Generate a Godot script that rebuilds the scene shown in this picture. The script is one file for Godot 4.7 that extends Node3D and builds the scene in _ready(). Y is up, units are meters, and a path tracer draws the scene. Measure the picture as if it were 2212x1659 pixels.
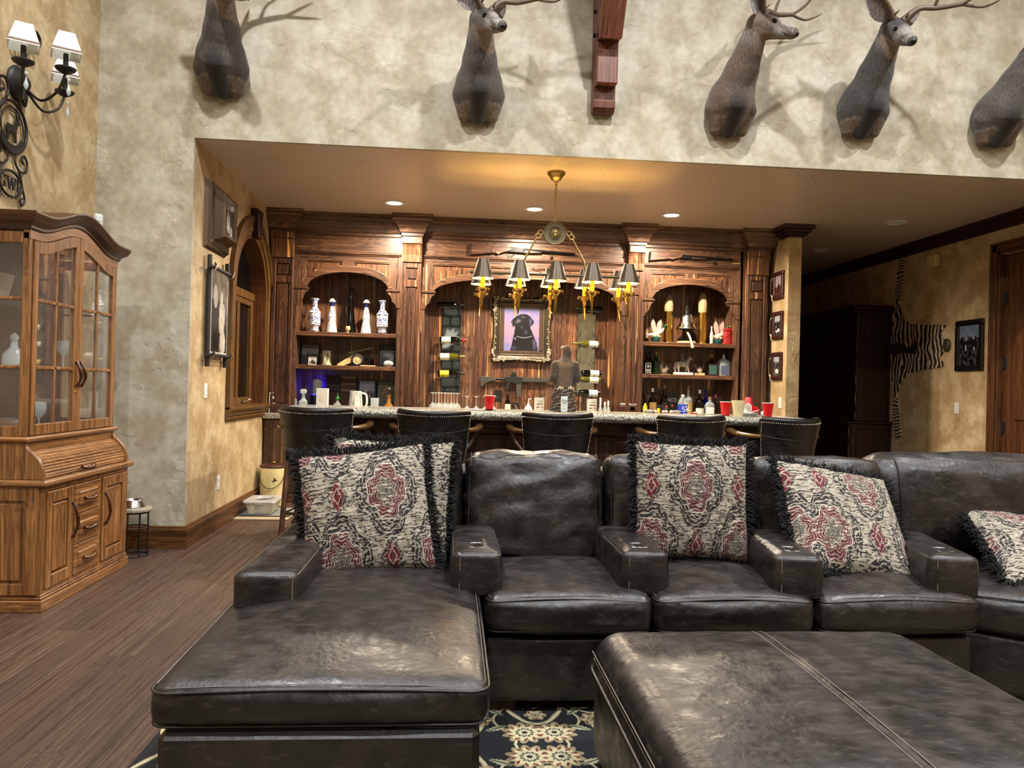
extends Node3D

class G:
	# collects shapes for one mesh
	var v := PackedVector3Array()
	var n := PackedVector3Array()
	var uv := PackedVector2Array()
	var c := PackedColorArray()
	var idx := PackedInt32Array()
	var t := Transform3D()
	var col := Color(1, 1, 1)
	func vert(p: Vector3, nr: Vector3, w := Vector2.ZERO) -> int:
		v.append(t * p)
		n.append((t.basis * nr).normalized())
		uv.append(w)
		c.append(col)
		return v.size() - 1
	func tri(a: int, b: int, d: int) -> void:
		var f := (v[b] - v[a]).cross(v[d] - v[a])
		if f.dot(n[a] + n[b] + n[d]) > 0.0:
			idx.append_array([a, d, b])
		else:
			idx.append_array([a, b, d])
	func face(p: Array, nr := Vector3.ZERO) -> void:
		# flat polygon fan; four corners get uv 0..1
		if nr == Vector3.ZERO:
			nr = (p[1] - p[0]).cross(p[2] - p[0]).normalized()
		var w := [Vector2(0, 1), Vector2(1, 1), Vector2(1, 0), Vector2(0, 0)]
		var at := v.size()
		for i in p.size():
			vert(p[i], nr, w[i % 4])
		for i in range(1, p.size() - 1):
			tri(at, at + i, at + i + 1)
	func box(ctr: Vector3, s: Vector3, b := 0.0) -> void:
		var h := s * 0.5
		b = minf(b, minf(h.x, minf(h.y, h.z)) * 0.95)
		var k := h - Vector3.ONE * b
		for ax in 3:
			for sg in [-1.0, 1.0]:
				var nr := Vector3.ZERO
				nr[ax] = sg
				var i := (ax + 1) % 3
				var j := (ax + 2) % 3
				var pts := []
				for q in [[-1, -1], [1, -1], [1, 1], [-1, 1]]:
					var p := Vector3.ZERO
					p[ax] = sg * h[ax]
					p[i] = q[0] * k[i]
					p[j] = q[1] * k[j]
					pts.append(ctr + p)
				face(pts, nr)
		if b <= 0.0:
			return
		for ax in 3:
			var i := (ax + 1) % 3
			var j := (ax + 2) % 3
			for si in [-1.0, 1.0]:
				for sj in [-1.0, 1.0]:
					var nr := Vector3.ZERO
					nr[i] = si
					nr[j] = sj
					var pts := []
					for q in [[-1.0, 0], [1.0, 0], [1.0, 1], [-1.0, 1]]:
						var p := Vector3.ZERO
						p[ax] = q[0] * k[ax]
						p[i] = si * (h[i] if q[1] == 0 else k[i])
						p[j] = sj * (k[j] if q[1] == 0 else h[j])
						pts.append(ctr + p)
					face(pts, nr.normalized())
		for sx in [-1.0, 1.0]:
			for sy in [-1.0, 1.0]:
				for sz in [-1.0, 1.0]:
					var sg := Vector3(sx, sy, sz)
					face([ctr + sg * Vector3(h.x, k.y, k.z), ctr + sg * Vector3(k.x, h.y, k.z), ctr + sg * Vector3(k.x, k.y, h.z)], sg.normalized())
	func bx(x0: float, x1: float, y0: float, y1: float, z0: float, z1: float, b := 0.0) -> void:
		box(Vector3(x0 + x1, y0 + y1, z0 + z1) * 0.5, Vector3(absf(x1 - x0), absf(y1 - y0), absf(z1 - z0)), b)
	func grid(nu: int, nv: int, fn: Callable, wrap_u := false, wrap_v := false) -> void:
		# smooth surface fn(u, v) with u, v in 0..1; outward side is taken from du x dv
		var at := v.size()
		var pts := PackedVector3Array()
		for j in nv + 1:
			for i in nu + 1:
				pts.append(fn.call(float(i) / nu, float(j) / nv))
		var w := nu + 1
		for j in nv + 1:
			for i in nu + 1:
				var i0 := i - 1 if i > 0 else (nu - 1 if wrap_u else 0)
				var i1 := i + 1 if i < nu else (1 if wrap_u else nu)
				var j0 := j - 1 if j > 0 else (nv - 1 if wrap_v else 0)
				var j1 := j + 1 if j < nv else (1 if wrap_v else nv)
				var nr := (pts[j * w + i1] - pts[j * w + i0]).cross(pts[j1 * w + i] - pts[j0 * w + i])
				if nr.length() < 1e-12:
					var jj := clampi(j, 1, nv - 1)
					nr = (pts[jj * w + i1] - pts[jj * w + i0]).cross(pts[mini(jj + 1, nv) * w + i] - pts[maxi(jj - 1, 0) * w + i])
				vert(pts[j * w + i], nr.normalized(), Vector2(float(i) / nu, float(j) / nv))
		for j in nv:
			for i in nu:
				var a := at + j * w + i
				tri(a, a + 1, a + w + 1)
				tri(a, a + w + 1, a + w)
	func lathe(prof: Array, ctr := Vector3.ZERO, sides := 20) -> void:
		# prof: Vector2(radius, y) from bottom to top (outside); split runs at sharp corners by repeating a point
		var runs := [[prof[0]]]
		for i in range(1, prof.size()):
			if prof[i].distance_to(prof[i - 1]) < 1e-6:
				runs.append([prof[i]])
			else:
				runs[-1].append(prof[i])
		for r in runs:
			if r.size() < 2:
				continue
			var at := v.size()
			for k in r.size():
				var a: Vector2 = r[maxi(k - 1, 0)]
				var b: Vector2 = r[mini(k + 1, r.size() - 1)]
				var d := (b - a).normalized()
				for i in sides + 1:
					var th := TAU * i / sides
					var e := Vector3(cos(th), 0, sin(th))
					vert(ctr + e * r[k].x + Vector3.UP * r[k].y, e * d.y + Vector3.UP * -d.x, Vector2(float(i) / sides, float(k) / (r.size() - 1)))
			for k in r.size() - 1:
				for i in sides:
					var a = at + k * (sides + 1) + i
					tri(a, a + 1, a + sides + 2)
					tri(a, a + sides + 2, a + sides + 1)
	func tube(path: Array, rad, sides := 8, caps := true, closed := false, flat := 1.0) -> void:
		# rad: number or array; flat squeezes the section along the carried normal
		var m := path.size()
		var up := Vector3.UP
		var d0: Vector3 = (path[1] - path[0]).normalized()
		if absf(d0.dot(up)) > 0.9:
			up = Vector3.RIGHT
		var side := d0.cross(up).normalized()
		var at := v.size()
		for k in m:
			var a: Vector3 = path[(k - 1 + m) % m] if closed else path[maxi(k - 1, 0)]
			var b: Vector3 = path[(k + 1) % m] if closed else path[mini(k + 1, m - 1)]
			var d := (b - a).normalized()
			side = (side - d * side.dot(d)).normalized()
			var o := d.cross(side)
			var r: float = rad[k] if rad is Array else rad
			for i in sides + 1:
				var th := TAU * i / sides
				var e := side * cos(th) + o * sin(th) * flat
				vert(path[k] + e * r, side * cos(th) * flat + o * sin(th), Vector2(float(i) / sides, float(k) / (m - 1)))
		for k in (m if closed else m - 1):
			for i in sides:
				var a := at + k * (sides + 1) + i
				var b := at + ((k + 1) % m) * (sides + 1) + i
				tri(a, a + 1, b + 1)
				tri(a, b + 1, b)
		if caps and not closed:
			for e in [0, m - 1]:
				var d: Vector3 = (path[0] - path[1]).normalized() if e == 0 else (path[m - 1] - path[m - 2]).normalized()
				var s0 := v.size()
				for i in sides:
					var p := t.affine_inverse() * v[at + e * (sides + 1) + i]
					vert(p, d)
				for i in range(1, sides - 1):
					tri(s0, s0 + i, s0 + i + 1)
	func prism(poly: Array, z0: float, z1: float, b := 0.0) -> void:
		# polygon in local xy, extruded along z, edges chamfered by b
		var pp := PackedVector2Array(poly)
		if Geometry2D.is_polygon_clockwise(pp):
			pp.reverse()
		var inner := pp
		if b > 0.0:
			var off := Geometry2D.offset_polygon(pp, -b, Geometry2D.JOIN_MITER)
			if off.size() == 1 and off[0].size() == pp.size():
				# line the shrunk outline up with the outer one
				var best := 0
				for i in pp.size():
					if off[0][i].distance_to(pp[0]) < off[0][best].distance_to(pp[0]):
						best = i
				inner = PackedVector2Array()
				var ow: PackedVector2Array = off[0]
				if Geometry2D.is_polygon_clockwise(ow):
					ow.reverse()
					best = pp.size() - 1 - best
				for i in pp.size():
					inner.append(ow[(best + i) % pp.size()])
			else:
				b = 0.0
		var tris := Geometry2D.triangulate_polygon(inner)
		for e in [[z0, -1.0], [z1, 1.0]]:
			var at := v.size()
			for p in inner:
				vert(Vector3(p.x, p.y, e[0]), Vector3(0, 0, e[1]), p)
			for i in range(0, tris.size(), 3):
				tri(at + tris[i], at + tris[i + 1], at + tris[i + 2])
		var lo := z0 + b * signf(z1 - z0)
		var hi := z1 - b * signf(z1 - z0)
		for i in pp.size():
			var p := pp[i]
			var q := pp[(i + 1) % pp.size()]
			var e := (q - p).normalized()
			var nr := Vector3(e.y, -e.x, 0)
			face([Vector3(p.x, p.y, lo), Vector3(q.x, q.y, lo), Vector3(q.x, q.y, hi), Vector3(p.x, p.y, hi)], nr)
			if b > 0.0:
				var r := inner[i]
				var s := inner[(i + 1) % pp.size()]
				face([Vector3(p.x, p.y, lo), Vector3(q.x, q.y, lo), Vector3(s.x, s.y, z0), Vector3(r.x, r.y, z0)], (nr + Vector3(0, 0, -signf(z1 - z0))).normalized())
				face([Vector3(p.x, p.y, hi), Vector3(q.x, q.y, hi), Vector3(s.x, s.y, z1), Vector3(r.x, r.y, z1)], (nr + Vector3(0, 0, signf(z1 - z0))).normalized())
	func ball(ctr: Vector3, r: Vector3, nu := 14, nv := 9) -> void:
		grid(nu, nv, func(a, b): return ctr + Vector3(cos(-a * TAU) * sin(b * PI) * r.x, -cos(b * PI) * r.y, sin(-a * TAU) * sin(b * PI) * r.z), true)
	func run(prof: Array, a: Vector3, b: Vector3, out: Vector3) -> void:
		# a moulding: prof of Vector2(out, up) carried from a to b, ends capped
		var up := Vector3.UP
		var d := (b - a).normalized()
		if absf(d.y) > 0.9:
			up = d.cross(out)
		for i in prof.size() - 1:
			var p: Vector2 = prof[i]
			var q: Vector2 = prof[i + 1]
			var e := (q - p).normalized()
			face([a + out * p.x + up * p.y, b + out * p.x + up * p.y, b + out * q.x + up * q.y, a + out * q.x + up * q.y], out * e.y - up * e.x)
		var pl := PackedVector2Array(prof)
		var tr := Geometry2D.triangulate_polygon(pl)
		for e in [a, b]:
			var at := v.size()
			for p in prof:
				vert(e + out * p.x + up * p.y, -d if e == a else d)
			for i in range(0, tr.size(), 3):
				tri(at + tr[i], at + tr[i + 1], at + tr[i + 2])
	func mesh() -> ArrayMesh:
		var a := []
		a.resize(Mesh.ARRAY_MAX)
		a[Mesh.ARRAY_VERTEX] = v
		a[Mesh.ARRAY_NORMAL] = n
		a[Mesh.ARRAY_TEX_UV] = uv
		a[Mesh.ARRAY_COLOR] = c
		a[Mesh.ARRAY_INDEX] = idx
		var m := ArrayMesh.new()
		m.add_surface_from_arrays(Mesh.PRIMITIVE_TRIANGLES, a)
		return m

var M := {}
var taken := {}
var rng := RandomNumberGenerator.new()

func numbered(called: String) -> String:
	var k: int = taken.get(called, 0)
	taken[called] = k + 1
	return called if k == 0 else "%s_%03d" % [called, k]

func thing(called: String, label: String, category: String, at := Vector3.ZERO, turn := 0.0, group := "") -> Node3D:
	var o := Node3D.new()
	o.name = numbered(called)
	add_child(o)
	o.position = at
	o.rotation.y = turn
	o.set_meta("label", label)
	o.set_meta("category", category)
	if group:
		o.set_meta("group", group)
	return o

func part(parent: Node3D, called: String, g, m: Material, at := Vector3.ZERO) -> MeshInstance3D:
	var o := MeshInstance3D.new()
	o.mesh = g.mesh() if g is G else g
	o.material_override = m
	o.name = called
	parent.add_child(o, true)
	o.position = at
	return o

func one(called: String, label: String, category: String, g, m: Material, at := Vector3.ZERO, group := "") -> MeshInstance3D:
	var o := part(self, numbered(called), g, m, at)
	o.set_meta("label", label)
	o.set_meta("category", category)
	if group:
		o.set_meta("group", group)
	return o

func struct(called: String, g, m: Material) -> MeshInstance3D:
	var o := part(self, numbered(called), g, m)
	o.set_meta("kind", "structure")
	return o

func letters(parent: Node3D, called: String, txt: String, height: float, m: Material, xf: Transform3D, face_name := "Droid Sans", depth := 0.002) -> MeshInstance3D:
	var f := SystemFont.new()
	f.font_names = PackedStringArray([face_name])
	var tm := TextMesh.new()
	tm.font = f
	tm.text = txt
	tm.font_size = 32
	tm.pixel_size = height / 24.0
	tm.depth = depth
	tm.curve_step = 2.0
	var o := MeshInstance3D.new()
	o.mesh = tm
	o.material_override = m
	o.name = called
	parent.add_child(o, true)
	o.transform = xf
	return o

func sm(a: float, b: float, k: float) -> float:
	var h := clampf(0.5 + 0.5 * (b - a) / k, 0.0, 1.0)
	return lerpf(b, a, h) - k * h * (1.0 - h)

# distance to a tapered capsule chain; bones: [a, b, ra, rb, squash(Vector3)]
func field(p: Vector3, bones: Array, k: float) -> float:
	var d := 9.0
	for b in bones:
		var q: Vector3 = p
		var a: Vector3 = b[0]
		var ab: Vector3 = b[1] - a
		var l := ab.length_squared()
		var h := clampf((q - a).dot(ab) / l, 0.0, 1.0) if l > 1e-9 else 0.0
		var e := (q - a - ab * h)
		var s: float = 1.0
		if b.size() > 4:
			e *= b[4]
			s = 1.0 / maxf(b[4].x, maxf(b[4].y, b[4].z))
		var dd: float = (e.length() - lerpf(b[2], b[3], h)) * s
		d = dd if d > 8.0 else sm(d, dd, k)
	return d

# surface nets over a grid round the bones, with vertex colours from tint(position)
func skin(g: G, bones: Array, cell: float, k: float, tint: Callable, cut := -99.0) -> void:
	var lo := Vector3.ONE * 99.0
	var hi := -lo
	for b in bones:
		for e in [[b[0], b[2]], [b[1], b[3]]]:
			lo = lo.min(e[0] - Vector3.ONE * e[1] * 1.3)
			hi = hi.max(e[0] + Vector3.ONE * e[1] * 1.3)
	lo -= Vector3.ONE * cell * 2.0
	hi += Vector3.ONE * cell * 2.0
	if cut > -90.0:
		lo.z = cut - cell * 1.5
	var nx := int(ceil((hi.x - lo.x) / cell / 4.0)) * 4 + 1
	var ny := int(ceil((hi.y - lo.y) / cell / 4.0)) * 4 + 1
	var nz := int(ceil((hi.z - lo.z) / cell / 4.0)) * 4 + 1
	var f := PackedFloat32Array()
	f.resize(nx * ny * nz)
	f.fill(1.0)
	var bl := cell * 4.0
	for bz in nz / 4:
		for by in ny / 4:
			for bxx in nx / 4:
				var ctr := lo + (Vector3(bxx, by, bz) + Vector3.ONE * 0.5) * bl
				if absf(field(ctr, bones, k)) > bl * 1.5 + k * 0.3:
					if field(ctr, bones, k) < 0.0:
						for z in 5:
							for y in 5:
								for x in 5:
									f[((bz * 4 + z) * ny + by * 4 + y) * nx + bxx * 4 + x] = -1.0
					continue
				for z in 5:
					for y in 5:
						for x in 5:
							var at := ((bz * 4 + z) * ny + by * 4 + y) * nx + bxx * 4 + x
							if f[at] == 1.0 or f[at] == -1.0:
								var p := lo + Vector3(bxx * 4 + x, by * 4 + y, bz * 4 + z) * cell
								var d := field(p, bones, k)
								if cut > -90.0:
									d = maxf(d, cut - p.z)
								f[at] = d
	var at_cell := {}
	var keep := g.col
	for z in nz - 1:
		for y in ny - 1:
			for x in nx - 1:
				var o := (z * ny + y) * nx + x
				var s0 := f[o] < 0.0
				if (f[o + 1] < 0.0) == s0 and (f[o + nx] < 0.0) == s0 and (f[o + nx + 1] < 0.0) == s0 and (f[o + nx * ny] < 0.0) == s0 and (f[o + nx * ny + 1] < 0.0) == s0 and (f[o + nx * ny + nx] < 0.0) == s0 and (f[o + nx * ny + nx + 1] < 0.0) == s0:
					continue
				var sum := Vector3.ZERO
				var cnt := 0
				for e in EDGES:
					var a: Vector3i = e[0]
					var b: Vector3i = e[1]
					var fa := f[o + (a.z * ny + a.y) * nx + a.x]
					var fb := f[o + (b.z * ny + b.y) * nx + b.x]
					if (fa < 0.0) != (fb < 0.0):
						sum += Vector3(a).lerp(Vector3(b), fa / (fa - fb))
						cnt += 1
				var p := lo + (Vector3(x, y, z) + sum / cnt) * cell
				var h := cell * 0.5
				var nr := Vector3(field(p + Vector3(h, 0, 0), bones, k) - field(p - Vector3(h, 0, 0), bones, k), field(p + Vector3(0, h, 0), bones, k) - field(p - Vector3(0, h, 0), bones, k), field(p + Vector3(0, 0, h), bones, k) - field(p - Vector3(0, 0, h), bones, k))
				g.col = tint.call(p)
				at_cell[o] = g.vert(p, nr.normalized())
	g.col = keep
	var st := [1, nx, nx * ny]
	for o in at_cell:
		for ax in 3:
			var d1: int = st[(ax + 1) % 3]
			var d2: int = st[(ax + 2) % 3]
			if (f[o] < 0.0) != (f[o + st[ax]] < 0.0) and at_cell.has(o - d1) and at_cell.has(o - d2) and at_cell.has(o - d1 - d2):
				g.tri(at_cell[o], at_cell[o - d1], at_cell[o - d1 - d2])
				g.tri(at_cell[o], at_cell[o - d1 - d2], at_cell[o - d2])

const EDGES := [[Vector3i(0, 0, 0), Vector3i(1, 0, 0)], [Vector3i(0, 1, 0), Vector3i(1, 1, 0)], [Vector3i(0, 0, 1), Vector3i(1, 0, 1)], [Vector3i(0, 1, 1), Vector3i(1, 1, 1)],
	[Vector3i(0, 0, 0), Vector3i(0, 1, 0)], [Vector3i(1, 0, 0), Vector3i(1, 1, 0)], [Vector3i(0, 0, 1), Vector3i(0, 1, 1)], [Vector3i(1, 0, 1), Vector3i(1, 1, 1)],
	[Vector3i(0, 0, 0), Vector3i(0, 0, 1)], [Vector3i(1, 0, 0), Vector3i(1, 0, 1)], [Vector3i(0, 1, 0), Vector3i(0, 1, 1)], [Vector3i(1, 1, 0), Vector3i(1, 1, 1)]]

# points of a smooth curve through pts
func curve(pts: Array, per := 6) -> Array:
	var out := []
	for i in pts.size() - 1:
		var a = pts[maxi(i - 1, 0)]
		var d = pts[mini(i + 2, pts.size() - 1)]
		for k in per:
			out.append(pts[i].cubic_interpolate(pts[i + 1], a, d, float(k) / per))
	out.append(pts[-1])
	return out

# a padded leather block: rounded box whose faces swell, fine creases left to the material
func pad(g: G, ctr: Vector3, s: Vector3, r: float, puff: Vector3, crease := 0.0, sd := 1.0) -> void:
	var h := s * 0.5
	var nse := FastNoiseLite.new()
	nse.seed = int(sd * 31.0)
	nse.frequency = 6.0
	for ax in 3:
		for sg in [-1.0, 1.0]:
			var i := (ax + 1) % 3
			var j := (ax + 2) % 3
			var div := 22
			g.grid(div, div, func(a, b):
				var u: float = a * 2.0 - 1.0
				var w: float = (b * 2.0 - 1.0) * sg
				# crowd the samples towards the rounded rim
				u = signf(u) * (1.0 - pow(1.0 - absf(u), 1.7))
				w = signf(w) * (1.0 - pow(1.0 - absf(w), 1.7))
				var p := Vector3.ZERO
				p[ax] = sg * h[ax]
				p[i] = u * h[i]
				p[j] = w * h[j]
				var core := p.clamp(-(h - Vector3.ONE * r), h - Vector3.ONE * r)
				var d := (p - core)
				var q := core + (d.normalized() * r if d.length() > 1e-6 else Vector3.ZERO)
				var f := q / h
				var sw := Vector3((1.0 - f.y * f.y) * (1.0 - f.z * f.z) * f.x * puff.x, (1.0 - f.x * f.x) * (1.0 - f.z * f.z) * f.y * puff.y, (1.0 - f.x * f.x) * (1.0 - f.y * f.y) * f.z * puff.z)
				q += sw
				if crease > 0.0:
					q += q.normalized() * crease * nse.get_noise_3d(q.x * 0.6 + sd, q.y * 2.2, q.z * 1.6)
				return ctr + q)

# a seam: a thin cord carried round a rectangle on a pad
func cord_loop(g: G, pts: Array, r: float) -> void:
	g.tube(pts, r, 6, false, true)

func nz(sd: int, freq: float, w: int, h: int, sx := 1, sy := 1, oct := 4) -> PackedByteArray:
	var f := FastNoiseLite.new()
	f.seed = sd
	f.frequency = freq
	f.fractal_octaves = oct
	f.noise_type = FastNoiseLite.TYPE_SIMPLEX_SMOOTH
	var im := f.get_seamless_image(w / sx, h / sy)
	im.convert(Image.FORMAT_L8)
	if sx * sy > 1:
		im.resize(w, h, Image.INTERPOLATE_CUBIC)
	return im.get_data()

func tex(w: int, h: int, fn: Callable) -> ImageTexture:
	var d := PackedByteArray()
	d.resize(w * h * 3)
	var k := 0
	for y in h:
		for x in w:
			var c: Color = fn.call(x, y)
			d[k] = int(clampf(c.r, 0, 1) * 255.0)
			d[k + 1] = int(clampf(c.g, 0, 1) * 255.0)
			d[k + 2] = int(clampf(c.b, 0, 1) * 255.0)
			k += 3
	return ImageTexture.create_from_image(Image.create_from_data(w, h, false, Image.FORMAT_RGB8, d))

func grey(d: PackedByteArray, w: int, h: int) -> ImageTexture:
	return ImageTexture.create_from_image(Image.create_from_data(w, h, false, Image.FORMAT_L8, d))

func turned(t: ImageTexture) -> ImageTexture:
	var im := t.get_image().duplicate()
	im.rotate_90(CLOCKWISE)
	return ImageTexture.create_from_image(im)

func mat(called: String, color: Color, rough := 0.6, metal := 0.0) -> StandardMaterial3D:
	var m := StandardMaterial3D.new()
	m.resource_name = called
	m.albedo_color = color
	m.roughness = rough
	m.metallic = metal
	M[called] = m
	return m

func tri(m: StandardMaterial3D, t: Texture2D, scale: Vector3, world := true) -> StandardMaterial3D:
	m.albedo_texture = t
	m.uv1_triplanar = true
	m.uv1_world_triplanar = world
	m.uv1_scale = scale
	m.uv1_triplanar_sharpness = 8.0
	return m

func relief(m: StandardMaterial3D, t: Texture2D, cm: float) -> void:
	m.heightmap_enabled = true
	m.heightmap_texture = t
	m.heightmap_scale = cm

func glow(called: String, color: Color, energy: float) -> StandardMaterial3D:
	var m := mat(called, Color(0.9, 0.9, 0.9))
	m.emission_enabled = true
	m.emission = color
	m.emission_energy_multiplier = energy
	return m

func pane(called: String, color: Color, alpha: float, rough := 0.03) -> StandardMaterial3D:
	var m := mat(called, Color(color.r, color.g, color.b, alpha), rough)
	m.transparency = BaseMaterial3D.TRANSPARENCY_ALPHA
	return m

func wood_tex(sd: int, dark: Color, mid: Color, light: Color, sap: float, fine := 1.0) -> ImageTexture:
	var w := 512
	var h := 512
	var n1 := nz(sd, 0.012, w, h, 1, 16, 3)
	var n2 := nz(sd + 1, 0.05, w, h, 1, 32, 3)
	var n3 := nz(sd + 2, 0.006, w, h, 1, 4, 2)
	var n4 := nz(sd + 3, 0.09, w, h, 1, 16, 2)
	return tex(w, h, func(x, y):
		var k: int = y * w + x
		var a: float = n1[k] / 255.0
		var f: float = n2[k] / 255.0
		var ring: float = absf(fmod(n3[k] / 255.0 * 7.0 + a * 1.5, 1.0) - 0.5) * 2.0
		var q := clampf(0.45 * a + 0.35 * ring + 0.35 * f - 0.1, 0, 1)
		var c: Color = dark.lerp(mid, smoothstep(0.1, 0.5, q)).lerp(light, smoothstep(0.5, 0.95, q))
		if sap > 0.0:
			c = c.lerp(Color(0.80, 0.64, 0.43), smoothstep(0.80, 0.90, a) * sap)
		c = c * (0.975 + fine * (0.35 * f - 0.175))
		if n4[k] < 70:
			c = c * (1.0 - 0.25 * fine)
		return c)

func make_materials() -> void:
	# plaster
	var w := 768
	var n1 := nz(3, 0.006, w, w, 1, 1, 4)
	var n2 := nz(4, 0.012, w, w, 1, 1, 4)
	var n3 := nz(5, 0.05, w, w, 1, 1, 4)
	var drip := nz(6, 0.014, w, w, 1, 3, 3)
	var plaster := func(base: Color, stain: Color, pale: Color, streak: float):
		return tex(w, w, func(x, y):
			var k: int = y * w + x
			var a: float = n1[k] / 255.0
			var b: float = n2[k] / 255.0
			var c: Color = base.lerp(stain, smoothstep(0.35, 0.85, a * 0.6 + b * 0.5) * 0.75)
			c = c.lerp(pale, smoothstep(0.4, 0.95, 1.0 - b) * 0.6)
			c = c.lerp(stain, smoothstep(0.5, 0.9, drip[k] / 255.0) * streak)
			return c * (0.93 + 0.14 * n3[k] / 255.0))
	# knocked-down trowel marks: ridges at the edges of patches
	var r1 := nz(11, 0.02, w, w, 1, 1, 4)
	var r2 := nz(12, 0.008, w, w, 1, 1, 3)
	var rel := PackedByteArray()
	rel.resize(w * w)
	for k in w * w:
		var a := r1[k] / 255.0
		var m := smoothstep(0.5, 0.72, r2[k] / 255.0)
		rel[k] = int(clampf(0.25 + 0.5 * smoothstep(0.5, 0.6, a) * m + 0.2 * n3[k] / 255.0, 0, 1) * 255.0)
	var rel_tex := grey(rel, w, w)
	var p1: ImageTexture = plaster.call(Color(0.70, 0.668, 0.585), Color(0.60, 0.555, 0.46), Color(0.745, 0.722, 0.655), 0.3)
	var p2: ImageTexture = plaster.call(Color(0.73, 0.645, 0.495), Color(0.62, 0.515, 0.36), Color(0.785, 0.715, 0.58), 0.45)
	for e in [["plaster_grey", p1], ["plaster_gold", p2]]:
		var m := tri(mat(e[0], Color.WHITE, 0.62), e[1], Vector3.ONE * 0.36)
		relief(m, rel_tex, 0.45)
	var cm := mat("ceiling_paint", Color(0.80, 0.735, 0.645), 0.28)
	cm.metallic_specular = 0.5
	cm.uv1_triplanar = true
	cm.uv1_world_triplanar = true
	cm.uv1_scale = Vector3.ONE * 1.1
	relief(cm, grey(nz(21, 0.03, 512, 512, 1, 1, 4), 512, 512), 0.35)
	mat("great_ceiling", Color(0.80, 0.80, 0.79), 0.7)
	# wood
	var wal := wood_tex(40, Color(0.155, 0.095, 0.07), Color(0.365, 0.25, 0.18), Color(0.555, 0.40, 0.285), 0.9)
	var wal_h := turned(wal)
	var k := 0
	for tone in [Color(1.0, 1.0, 1.0), Color(0.82, 0.78, 0.76), Color(1.15, 1.1, 1.02), Color(0.92, 0.86, 0.86)]:
		for e in [["v", wal], ["h", wal_h]]:
			var m := tri(mat("walnut_%s%d" % [e[0], k], tone, 0.38), e[1], Vector3(1.7, 0.8, 1.7) if e[0] == "v" else Vector3(0.8, 1.7, 1.7))
			m.uv1_offset = Vector3(k * 0.37, k * 0.21, k * 0.53)
			m.clearcoat_enabled = true
			m.clearcoat = 0.25
			m.clearcoat_roughness = 0.25
		k += 1
	var oak := wood_tex(60, Color(0.43, 0.275, 0.145), Color(0.565, 0.385, 0.215), Color(0.665, 0.475, 0.285), 0.0)
	var oak_h := turned(oak)
	for e in [["oak_v", oak, Vector3(1.6, 0.8, 1.6)], ["oak_h", oak_h, Vector3(1.6, 1.6, 0.8)]]:
		var m := tri(mat(e[0], Color(1.0, 1.0, 1.0), 0.35), e[1], e[2])
		m.clearcoat_enabled = true
		m.clearcoat = 0.3
		m.clearcoat_roughness = 0.2
	tri(mat("oak_dark", Color(0.50, 0.38, 0.33), 0.3), oak_h, Vector3(1.6, 1.6, 0.8))
	tri(mat("alder", Color(0.62, 0.55, 0.44), 0.45), oak, Vector3(1.2, 0.7, 1.2))
	tri(mat("casing_wood", Color(0.70, 0.72, 0.62), 0.4), oak, Vector3(1.8, 0.9, 1.8))
	tri(mat("base_wood", Color(0.66, 0.62, 0.52), 0.42), oak_h, Vector3(1.2, 1.2, 1.2))
	tri(mat("beam_wood", Color(0.74, 0.64, 0.80), 0.45), oak, Vector3(1.4, 0.9, 1.4))
	tri(mat("crown_dark", Color(0.36, 0.23, 0.19), 0.4), oak_h, Vector3(1.2, 1.2, 0.8))
	tri(mat("armoire_wood", Color(0.30, 0.21, 0.18), 0.35), oak, Vector3(1.4, 0.8, 1.4))
	var fl := wood_tex(80, Color(0.235, 0.175, 0.148), Color(0.325, 0.25, 0.21), Color(0.395, 0.315, 0.268), 0.0, 0.45)
	k = 0
	for tone in [Color(1, 1, 1), Color(0.95, 0.95, 0.96), Color(1.05, 1.03, 1.0), Color(0.99, 0.95, 0.93)]:
		var m := tri(mat("plank%d" % k, tone, 0.45), fl, Vector3(2.2, 1.0, 0.55))
		m.uv1_offset = Vector3(k * 0.31, 0.0, k * 0.43)
		k += 1
	# leather
	var l1 := nz(90, 0.012, 512, 512, 1, 1, 5)
	var l2 := nz(91, 0.05, 512, 512, 3, 1, 4)
	var l3 := nz(92, 0.004, 512, 512, 1, 1, 3)
	var lt := tex(512, 512, func(x, y):
		var q: int = y * 512 + x
		var a: float = l1[q] / 255.0 * 0.6 + l3[q] / 255.0 * 0.5
		var c := Color(0.098, 0.085, 0.08).lerp(Color(0.168, 0.138, 0.12), smoothstep(0.4, 0.85, a))
		if l2[q] > 196:
			c = c.lerp(Color(0.27, 0.23, 0.20), 0.5)
		return c)
	var lr := tex(512, 512, func(x, y):
		var q: int = y * 512 + x
		var a: float = clampf(0.24 + 0.26 * l1[q] / 255.0 + 0.14 * l2[q] / 255.0, 0, 1)
		return Color(a, a, a))
	var lb := nz(93, 0.05, 512, 512, 1, 1, 5)
	for e in [["leather", Color(1, 1, 1), 1.0], ["stool_leather", Color(0.30, 0.30, 0.31), 1.0]]:
		var m := tri(mat(e[0], e[1], 0.95), lt, Vector3.ONE * 1.3)
		m.roughness_texture = lr
		m.metallic_specular = 0.55
		relief(m, grey(lb, 512, 512), 0.10)
	mat("stitch", Color(0.46, 0.42, 0.38), 0.6)
	mat("underside", Color(0.05, 0.045, 0.04), 0.8)
	tri(mat("foot_wood", Color(0.42, 0.27, 0.2), 0.5), oak_h, Vector3.ONE)
	# stone
	var g1 := nz(100, 0.05, 512, 512, 1, 1, 4)
	var g2 := nz(101, 0.09, 512, 512, 1, 1, 3)
	var g3 := nz(102, 0.02, 512, 512, 1, 1, 3)
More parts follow.
